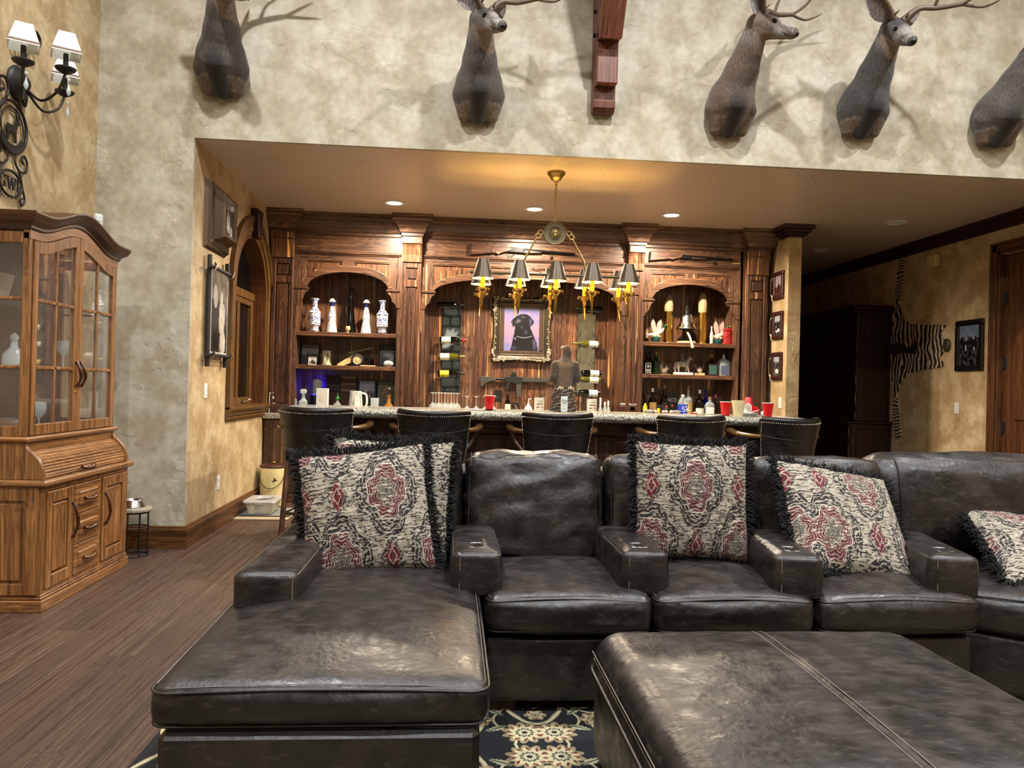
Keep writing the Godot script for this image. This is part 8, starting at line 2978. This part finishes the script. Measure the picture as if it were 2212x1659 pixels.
func right_bay() -> void:
	var y := 1.797
	duck("flying duck figurine on a teal pot, left of the shells", Vector3(2.27, y, -8.36))
	duck("flying duck figurine on a teal pot, left of the red bag", Vector3(2.99, y, -8.36))
	var g := G.new()
	g.lathe([Vector2(0.0, 0.0), Vector2(0.022, 0.0), Vector2(0.022, 0.05), Vector2(0.014, 0.055), Vector2(0.0, 0.055)], Vector3.ZERO, 14)
	one("dark_jar", "little dark jar behind the left duck", "jar", g, M.glass_brown, Vector3(2.185, y, -8.42))
	for e in [[2.424, 0.55, "brass artillery shell with smooth pale tip, left of the bell"], [2.818, 0.585, "taller brass artillery shell with rough wooden tip, right of the bell"]]:
		var t := thing("artillery_shell", e[2], "artillery shell", Vector3(e[0], y, -8.40), 0.0, "artillery shells on the top shelf")
		turned_part(t, "brass_case", [Vector2(0.0, 0.0), Vector2(0.056, 0.0), Vector2(0.056, 0.010), Vector2(0.050, 0.014), Vector2(0.050, 0.35), Vector2(0.048, 0.36)], M.brass, 26)
		var h: float = e[1]
		turned_part(t, "projectile", [Vector2(0.0475, 0.355), Vector2(0.051, 0.40), Vector2(0.050, h - 0.12), Vector2(0.044, h - 0.06), Vector2(0.028, h - 0.012), Vector2(0.014, h), Vector2(0.0, h)], M.shell_wood, 22)
	var t := thing("ship_bell", "silver ship's bell with a rope pull on a round wooden base", "bell", Vector3(2.628, y, -8.38))
	turned_part(t, "base", [Vector2(0.0, 0.0), Vector2(0.105, 0.0), Vector2(0.108, 0.006), Vector2(0.105, 0.026), Vector2(0.0, 0.028)], M.shell_wood, 28)
	g = G.new()
	g.tube(curve([Vector3(0.0, 0.026, -0.07), Vector3(0.0, 0.20, -0.09), Vector3(0.0, 0.37, -0.05), Vector3(0.0, 0.37, 0.0)], 5), 0.012, 8)
	part(t, "bracket", g, M.black)
	turned_part(t, "bell", [Vector2(0.118, 0.165), Vector2(0.120, 0.172), Vector2(0.098, 0.195), Vector2(0.078, 0.235), Vector2(0.070, 0.29), Vector2(0.060, 0.325), Vector2(0.02, 0.345), Vector2(0.0, 0.346)], M.steel, 30)
	turned_part(t, "bell_lining", [Vector2(0.06, 0.30), Vector2(0.09, 0.20), Vector2(0.116, 0.166)], M.bronze, 26)
	turned_part(t, "crown_post", [Vector2(0.024, 0.345), Vector2(0.022, 0.355), Vector2(0.022, 0.40), Vector2(0.028, 0.402), Vector2(0.012, 0.412), Vector2(0.008, 0.43), Vector2(0.0, 0.432)], M.iron, 14)
	turned_part(t, "clapper", [Vector2(0.0, 0.135), Vector2(0.014, 0.14), Vector2(0.016, 0.155), Vector2(0.006, 0.17), Vector2(0.004, 0.25)], M.bronze, 12)
	g = G.new()
	g.tube(curve([Vector3(0.0, 0.14, 0.0), Vector3(-0.005, 0.11, 0.08), Vector3(0.005, 0.05, 0.135), Vector3(0.015, -0.03, 0.175)], 5), [0.008, 0.009, 0.010, 0.011, 0.012, 0.012, 0.012, 0.012, 0.012, 0.012, 0.012, 0.012, 0.013, 0.014, 0.015, 0.015], 8)
	g.ball(Vector3(0.018, -0.045, 0.18), Vector3(0.02, 0.019, 0.019), 10, 7)
	part(t, "rope_pull", g, M.rope)
	bottle("slim small bottle with pale label between shell and duck", Vector3(2.892, y, -8.30), 0.018, 0.20, M.glass_white, M.white, M.paper, Vector2(0.08, 0.35), 0.45)
	t = thing("red_bag", "crumpled red drawstring bag at the right end of the top shelf", "bag", Vector3(3.09, y, -8.34))
	g = G.new()
	var nse := FastNoiseLite.new()
	nse.seed = 6
	nse.frequency = 14.0
	g.grid(18, 12, func(a, b):
		var th: float = -a * TAU
		var r := lerpf(0.062, 0.048, b) * (1.0 + 0.30 * nse.get_noise_3d(cos(th), b * 0.8, sin(th)))
		if b > 0.92:
			r *= (1.0 - b) / 0.08 * 0.7 + 0.3
		return Vector3(cos(th) * r, b * 0.19, sin(th) * r * 0.65), true)
	part(t, "sack", g, M.red_cloth)
	g = G.new()
	g.tube([Vector3(-0.05, 0.165, 0.03), Vector3(0.0, 0.168, 0.044), Vector3(0.05, 0.165, 0.03)], 0.004, 6)
	part(t, "drawstring", g, M.red)
	# middle shelf
	y = 1.442
	bottle("square black-labelled whiskey bottle at the left of the middle shelf", Vector3(2.185, y, -8.36), 0.042, 0.24, M.glass_brown, M.black, M.star_label, Vector2(0.06, 0.52), 0.35, true)
	bottle("green glass bottle beside the black-labelled whiskey", Vector3(2.288, y, -8.38), 0.042, 0.25, M.glass_green, M.old_brass)
	bottle("dark bottle hidden behind the green glass bottle", Vector3(2.245, y, -8.50), 0.036, 0.26, M.glass_dark, M.black)
	t = thing("squirrel_figurine", "small silver squirrel figurine beside the horse", "figurine", Vector3(2.385, y, -8.36))
	var sil := func(_p: Vector3) -> Color: return Color(0.22, 0.175, 0.12)
	g = G.new()
	skin(g, [[Vector3(0.0, 0.03, 0), Vector3(0.012, 0.07, 0), 0.028, 0.022], [Vector3(0.018, 0.09, 0), Vector3(0.035, 0.095, 0), 0.018, 0.010], [Vector3(-0.025, 0.02, 0), Vector3(-0.045, 0.09, 0), 0.014, 0.022], [Vector3(-0.045, 0.09, 0), Vector3(-0.03, 0.13, 0), 0.02, 0.010], [Vector3(0.02, 0.06, 0.01), Vector3(0.045, 0.06, 0.01), 0.009, 0.006]], 0.007, 0.015, sil)
	g.col = Color(0.22, 0.175, 0.12)
	g.bx(-0.04, 0.055, 0, 0.008, -0.025, 0.025, 0.002)
	part(t, "squirrel", g, M.painted)
	t = thing("rider_figurine", "silver horse and rider figurine on a white base", "figurine", Vector3(2.585, y, -8.36))
	g = G.new()
	var hc := func(p: Vector3) -> Color: return Color(0.09, 0.07, 0.05) if p.y > 0.15 and p.x < 0.04 else Color(0.27, 0.23, 0.18)
	skin(g, [[Vector3(-0.055, 0.125, 0), Vector3(0.045, 0.125, 0), 0.034, 0.032], [Vector3(0.05, 0.135, 0), Vector3(0.085, 0.19, 0), 0.026, 0.016], [Vector3(0.085, 0.195, 0), Vector3(0.115, 0.175, 0), 0.016, 0.009], [Vector3(-0.065, 0.12, 0), Vector3(-0.085, 0.06, 0), 0.02, 0.010], [Vector3(-0.085, 0.06, 0), Vector3(-0.075, 0.03, 0), 0.010, 0.008], [Vector3(-0.05, 0.11, 0.02), Vector3(-0.045, 0.03, 0.02), 0.018, 0.008], [Vector3(0.05, 0.11, 0.015), Vector3(0.075, 0.03, 0.015), 0.016, 0.008], [Vector3(0.05, 0.11, -0.015), Vector3(0.045, 0.03, -0.015), 0.016, 0.008], [Vector3(-0.085, 0.13, 0), Vector3(-0.105, 0.075, 0), 0.010, 0.006], [Vector3(-0.01, 0.155, 0), Vector3(-0.008, 0.205, 0), 0.020, 0.018], [Vector3(-0.006, 0.228, 0), Vector3(-0.004, 0.240, 0), 0.015, 0.014], [Vector3(-0.002, 0.195, 0.015), Vector3(0.03, 0.165, 0.015), 0.009, 0.007], [Vector3(0.0, 0.155, 0.025), Vector3(0.012, 0.10, 0.034), 0.011, 0.008]], 0.0065, 0.012, hc)
	part(t, "horse_and_rider", g, M.painted)
	g = G.new()
	g.bx(-0.10, 0.115, 0.0, 0.03, -0.045, 0.045, 0.005)
	part(t, "base", g, M.white)
	t = thing("owl_figurine", "small owl figurine on a lettered yellow base", "figurine", Vector3(2.785, y, -8.36))
	g = G.new()
	skin(g, [[Vector3(0, 0.05, 0), Vector3(0, 0.085, 0), 0.022, 0.016], [Vector3(-0.02, 0.05, 0), Vector3(-0.05, 0.115, -0.01), 0.012, 0.010], [Vector3(0.02, 0.05, 0), Vector3(0.05, 0.115, -0.01), 0.012, 0.010]], 0.007, 0.015, func(p: Vector3) -> Color: return Color(0.12, 0.08, 0.05) if absf(p.x) > 0.025 else Color(0.42, 0.34, 0.24))
	part(t, "owl", g, M.painted)
	g = G.new()
	g.bx(-0.055, 0.055, 0, 0.028, -0.03, 0.03, 0.004)
	part(t, "base", g, M.cream)
	bottle("square bottle with green peaked label on the middle shelf", Vector3(2.92, y, -8.36), 0.058, 0.24, M.glass_brown, M.cork, M.green_label, Vector2(0.06, 0.50), 0.28, true)
	bottle("square clear bottle with blue-grey label on the middle shelf", Vector3(3.06, y, -8.36), 0.062, 0.275, M.glass_clear, M.figure_dark, M.blue_grey_label, Vector2(0.06, 0.42), 0.26, true)
	# worktop bottles
	y = 0.927
	bottle("tall dark bottle at the left edge of the right bay", Vector3(2.145, y, -8.40), 0.038, 0.42, M.glass_dark, M.black)
	bottle("dark bottle with tan label and white neck", Vector3(2.244, y, -8.33), 0.045, 0.36, M.glass_dark, M.white, M.beige_label, Vector2(0.22, 0.56), 0.3)
	bottle("brown long-necked bottle with a pale stopper", Vector3(2.392, y, -8.38), 0.044, 0.405, M.glass_brown, M.cork, M.figure_dark, Vector2(0.15, 0.5), 0.32)
	t = thing("taco_sign", "dark sign lettered TACO half hidden behind the soda bottle", "sign", Vector3(2.475, y, -8.42))
	g = G.new()
	g.bx(-0.085, 0.085, 0, 0.30, 0, 0.012, 0.003)
	part(t, "board", g, M.black)
	letters(t, "lettering", "TACO", 0.042, M.paper, Transform3D(Basis(), Vector3(0.0, 0.23, 0.0135)), "Droid Sans", 0.001)
	bottle("clear bottle with cream label and wooden stopper", Vector3(2.652, y, -8.33), 0.050, 0.40, M.glass_clear, M.cork, M.beige_label, Vector2(0.12, 0.52), 0.24)
	bottle("black bottle with large white label", Vector3(2.782, y, -8.33), 0.053, 0.355, M.glass_dark, M.cap_white, M.paper, Vector2(0.10, 0.42), 0.26)
	bottle("cobalt blue bottle behind the flask", Vector3(2.878, y, -8.40), 0.040, 0.36, M.blue_bottle, M.blue_bottle, M.ice, Vector2(0.42, 0.52), 0.32)
	bottle("small pink-capped bottle at the right of the bay", Vector3(2.992, y, -8.40), 0.028, 0.305, M.glass_brown, M.pink)

func bar_top() -> void:
	var y := 1.06
	# eagle carved on a trunk
	var t := thing("eagle_statue", "carved eagle statue perched on a shaggy trunk on the bar", "statue", Vector3(0.965, y, -6.47))
	var g := G.new()
	rng.seed = 14
	g.grid(26, 22, func(a, b):
		var th: float = -a * TAU
		var r := lerpf(0.125, 0.075, pow(b, 0.8)) * (1.0 + 0.06 * sin(th * 7.0 + b * 18.0) + 0.08 * sin(b * 46.0 + th * 3.0 + sin(th * 5.0)))
		return Vector3(cos(th) * r, b * 0.20, sin(th) * r * 0.8), true)
	g.lathe([Vector2(0.0, 0.0), Vector2(0.125, 0.0)], Vector3.ZERO, 20)
	part(t, "trunk", g, M.figure_dark)
	var brown := func(p: Vector3) -> Color:
		var s := 0.5 + 0.5 * sin(p.y * 240.0 + sin(p.x * 160.0) * 2.0)
		if absf(p.x) < 0.05 and p.y < 0.42:
			return Color(0.12, 0.085, 0.055).lerp(Color(0.20, 0.15, 0.10), s)
		return Color(0.055, 0.042, 0.035).lerp(Color(0.11, 0.085, 0.065), s * 0.6)
	g = G.new()
	skin(g, [[Vector3(0.0, 0.22, 0.0), Vector3(0.01, 0.38, 0.0), 0.062, 0.078], [Vector3(0.01, 0.40, 0.0), Vector3(0.018, 0.50, 0.01), 0.06, 0.034], [Vector3(0.018, 0.51, 0.01), Vector3(0.014, 0.54, 0.02), 0.034, 0.031], [Vector3(-0.075, 0.40, -0.01), Vector3(-0.085, 0.30, -0.02), 0.036, 0.036], [Vector3(-0.085, 0.30, -0.02), Vector3(-0.055, 0.21, -0.04), 0.034, 0.018], [Vector3(0.095, 0.40, -0.01), Vector3(0.11, 0.31, -0.02), 0.036, 0.036], [Vector3(0.11, 0.31, -0.02), Vector3(0.07, 0.21, -0.04), 0.034, 0.018], [Vector3(-0.03, 0.22, -0.03), Vector3(-0.095, 0.12, -0.03), 0.03, 0.016]], 0.009, 0.03, brown)
	part(t, "bird", g, M.fur)
	g = G.new()
	g.tube(curve([Vector3(-0.008, 0.545, 0.03), Vector3(-0.03, 0.552, 0.045), Vector3(-0.042, 0.535, 0.05)], 4), [0.012, 0.011, 0.010, 0.009, 0.008, 0.006, 0.005, 0.003, 0.001], 8)
	part(t, "beak", g, M.figure_silver)
	for x in [-0.035, 0.05]:
		g = G.new()
		for k in 3:
			g.tube([Vector3(x, 0.215, 0.035), Vector3(x + (k - 1) * 0.018, 0.20, 0.062), Vector3(x + (k - 1) * 0.022, 0.185, 0.066)], [0.009, 0.007, 0.003], 6)
		part(t, "talon", g, M.figure_silver)
	# drinks can
	t = thing("drinks_can", "slim white drinks can in front of the eagle", "can", Vector3(0.945, y, -6.29))
	turned_part(t, "can_wall", [Vector2(0.0, 0.0), Vector2(0.022, 0.0), Vector2(0.0285, 0.010), Vector2(0.0285, 0.122), Vector2(0.025, 0.132)], M.ice, 24)
	turned_part(t, "lid", [Vector2(0.025, 0.132), Vector2(0.0265, 0.135), Vector2(0.024, 0.136), Vector2(0.022, 0.132), Vector2(0.0, 0.132)], M.steel, 22)
	letters(t, "lettering", "dolo", 0.019, M.figure_dark, Transform3D(Basis(), Vector3(0, 0.098, 0.0285)), "Droid Sans", 0.002)
	for e in [[-0.008, 0.078, 0.006], [0.008, 0.078, 0.006]]:
		g = G.new()
		g.ball(Vector3(e[0], e[1], 0.028), Vector3(e[2], e[2], 0.002), 8, 5)
		part(t, "printed_fruit", g, M.figure_dark)
	for yy in [0.060, 0.050, 0.030, 0.022]:
		g = G.new()
		g.bx(-0.012, 0.012, yy, yy + 0.004, 0.0278, 0.029)
		part(t, "printed_line", g, M.grey_plastic)
	solo_cup("red party cup alone on the bar below the carbine", Vector3(0.318, y + 0.004, -6.28))
	g = G.new()
	g.lathe([Vector2(0.0, 0.0), Vector2(0.048, 0.0), Vector2(0.048, 0.004), Vector2(0.0, 0.004)], Vector3.ZERO, 24)
	one("coaster", "dark coaster under the lone red cup", "coaster", g, M.black, Vector3(0.325, y, -6.28))
	g = G.new()
	g.grid(8, 8, func(a, b): return Vector3((a - 0.5) * 0.11, 0.006 + 0.006 * sin(a * 9.0) * sin(b * 7.0), (0.5 - b) * 0.11))
	one("napkin", "crumpled white napkin left of the lone red cup", "napkin", g, M.white, Vector3(0.21, y, -6.30))
	# right-hand clutter
	t = thing("lemon_juice", "small yellow lemon juice bottle with yellow cap", "bottle", Vector3(1.735, y, -6.68))
	turned_part(t, "body", [Vector2(0.0, 0.0), Vector2(0.018, 0.0), Vector2(0.02, 0.02), Vector2(0.018, 0.055), Vector2(0.009, 0.068)], M.yellow, 14)
	turned_part(t, "cap", [Vector2(0.009, 0.066), Vector2(0.010, 0.082), Vector2(0.0, 0.085)], M.yellow, 12)
	for e in [[1.755, -6.60, "white food carton at the left of the bar clutter", 0.045, 0.028], [2.02, -6.66, "white food carton beside the soda bottle", 0.05, 0.026]]:
		g = G.new()
		g.lathe([Vector2(0.0, 0.0), Vector2(e[3] * 1.1, 0.0), Vector2(e[3] * 1.35, e[4]), Vector2(e[3] * 1.25, e[4]), Vector2(0.0, 0.006)], Vector3.ZERO, 4)
		one("food_tray", e[2], "tray", g, M.dish, Vector3(e[0], y, e[1]), "white food trays")
	for e in [[1.80, "dark_red", M.red, 0.05, "tiny red-capped sauce bottle near the lemon juice"], [1.935, "hot", M.red, 0.065, "small sauce bottle with red cap before the brown bottle"], [1.985, "green", M.leaf_green, 0.075, "small green sauce bottle with red cap"]]:
		t = thing("sauce_bottle", e[4], "bottle", Vector3(e[0], y, -6.69), 0.0, "little sauce bottles on the bar")
		turned_part(t, "body", [Vector2(0.0, 0.0), Vector2(0.013, 0.0), Vector2(0.013, e[3] * 0.6), Vector2(0.006, e[3] * 0.8)], M.glass_green if e[2] == M.leaf_green else M.figure_dark, 12)
		turned_part(t, "cap", [Vector2(0.008, e[3] * 0.78), Vector2(0.008, e[3]), Vector2(0.0, e[3])], M.red, 10)
	g = tumbler(0.026, 0.030, 0.072, 0.002)
	one("black_cup", "small black cup among the sauces", "cup", g, M.black, Vector3(1.865, y, -6.66))
	g = G.new()
	g.bx(-0.012, 0.012, 0, 0.042, -0.012, 0.012, 0.004)
	one("yellow_packet", "small yellow packet standing among the sauces", "packet", g, M.yellow, Vector3(1.835, y, -6.60))
	for i in 4:
		g = G.new()
		g.ball(Vector3(0, 0.014, 0), Vector3(0.018, 0.014, 0.015), 10, 6)
		one("garlic_bulb", ["pale round garlic bulb, leftmost by the yellow packet", "pale garlic bulb in front of the black cup", "pale garlic bulb right of the black cup", "pale garlic bulb nearest the white carton"][i], "garlic", g, M.duck_white, Vector3([1.80, 1.875, 1.905, 1.94][i], y, [-6.56, -6.58, -6.60, -6.56][i]), "garlic bulbs on the bar")
	t = thing("soda_bottle", "clear plastic soda bottle with a blue label", "bottle", Vector3(2.072, y, -6.66))
	turned_part(t, "bottle_body", [Vector2(0.0, 0.0), Vector2(0.040, 0.0), Vector2(0.044, 0.012), Vector2(0.044, 0.085), Vector2(0.042, 0.10), Vector2(0.026, 0.135), Vector2(0.012, 0.15), Vector2(0.012, 0.155)], M.glass_clear, 24)
	turned_part(t, "label", [Vector2(0.0446, 0.004), Vector2(0.0446, 0.083)], M.blue_label, 24)
	turned_part(t, "cap", [Vector2(0.014, 0.152), Vector2(0.014, 0.168), Vector2(0.0, 0.169)], M.cap_white, 14)
	letters(t, "lettering", "Sk", 0.048, M.white, Transform3D(Basis(Vector3(0, 0, 1), 0.2), Vector3(0.014, 0.042, 0.0445)), "Droid Serif", 0.002)
	t = thing("round_tin", "small round red tin with white lid", "tin", Vector3(2.165, y, -6.60))
	turned_part(t, "tin", [Vector2(0.0, 0.0), Vector2(0.022, 0.0), Vector2(0.024, 0.012), Vector2(0.0, 0.013)], M.red, 18)
	turned_part(t, "lid", [Vector2(0.016, 0.013), Vector2(0.014, 0.018), Vector2(0.0, 0.019)], M.white, 14)
	t = bottle("stout clear liqueur flask with pale label", Vector3(2.285, y, -6.56), 0.040, 0.155, M.glass_clear, M.cork, M.paper, Vector2(0.04, 0.42), 0.3, false, "flask", "flasks on the bar")
	turned_part(t, "liquor", [Vector2(0.0, 0.003), Vector2(0.037, 0.004), Vector2(0.037, 0.075), Vector2(0.0, 0.075)], M.whisky, 18)
	solo_cup("red party cup left of the tall cream cup", Vector3(2.322, y, -6.27))
	t = thing("cream_cup", "tall cream foam cup with a diamond mark", "cup", Vector3(2.405, y, -6.20))
	g = tumbler(0.040, 0.056, 0.135, 0.002)
	part(t, "cup_wall", g, M.cup_cream)
	g = G.new()
	g.tube([Vector3(-0.02, 0.075, 0.049), Vector3(0.0, 0.10, 0.0525), Vector3(0.02, 0.075, 0.049), Vector3(0.0, 0.05, 0.0475)], 0.0012, 5, false, true)
	part(t, "diamond_mark", g, M.dish)
	t = thing("foil_tray", "white food tray with a plastic fork beside the cream cup", "tray", Vector3(2.53, y, -6.27))
	g = G.new()
	g.t.basis = Basis(Vector3.UP, PI / 4)
	g.lathe([Vector2(0.0, 0.0), Vector2(0.062, 0.0), Vector2(0.08, 0.030), Vector2(0.085, 0.030), Vector2(0.06, 0.004), Vector2(0.0, 0.004)], Vector3.ZERO, 4)
	part(t, "tray", g, M.dish)
	g = G.new()
	g.tube([Vector3(0.0, 0.03, 0.0), Vector3(0.09, 0.055, -0.02)], 0.003, 6)
	part(t, "fork", g, M.white)
	t = thing("cup_stack", "stack of upturned red cups by the short wall", "cups", Vector3(2.62, y, -6.52))
	for i in 3:
		g = G.new()
		var y0 := i * 0.022
		g.lathe([Vector2(0.047, y0), Vector2(0.047, y0 + 0.006), Vector2(0.044, y0 + 0.007), Vector2(0.031, y0 + 0.118), Vector2(0.0, y0 + 0.118)], Vector3.ZERO, 26)
		part(t, "cup", g, [M.pink, M.pink, M.red][i])
	solo_cup("red party cup lying tipped over beside the stack", Vector3(2.66, y + 0.044, -6.42), Vector3(0.15, 0.4, 1.42))
	g = G.new()
	g.lathe([Vector2(0.0, 0.0), Vector2(0.032, 0.0), Vector2(0.034, 0.032), Vector2(0.02, 0.042), Vector2(0.008, 0.046), Vector2(0.0, 0.052)], Vector3.ZERO, 16)
	one("sugar_pot", "small white lidded pot behind the rightmost red cup", "pot", g, M.porcelain, Vector3(2.74, y, -6.45))
	solo_cup("red party cup at the right end of the bar", Vector3(2.655, y, -6.185))

func _ready() -> void:
	make_materials()
	view_and_light()
	room()
	sofa()
	ottoman()
	cushions()
	hutch()
	left_corner()
	bar()
	stools()
	back_bar()
	chandelier()
	mounts()
	timber()
	sconce()
	pictures()
	armoire()
	left_bay()
	centre_bay()
	right_bay()
	bar_top()
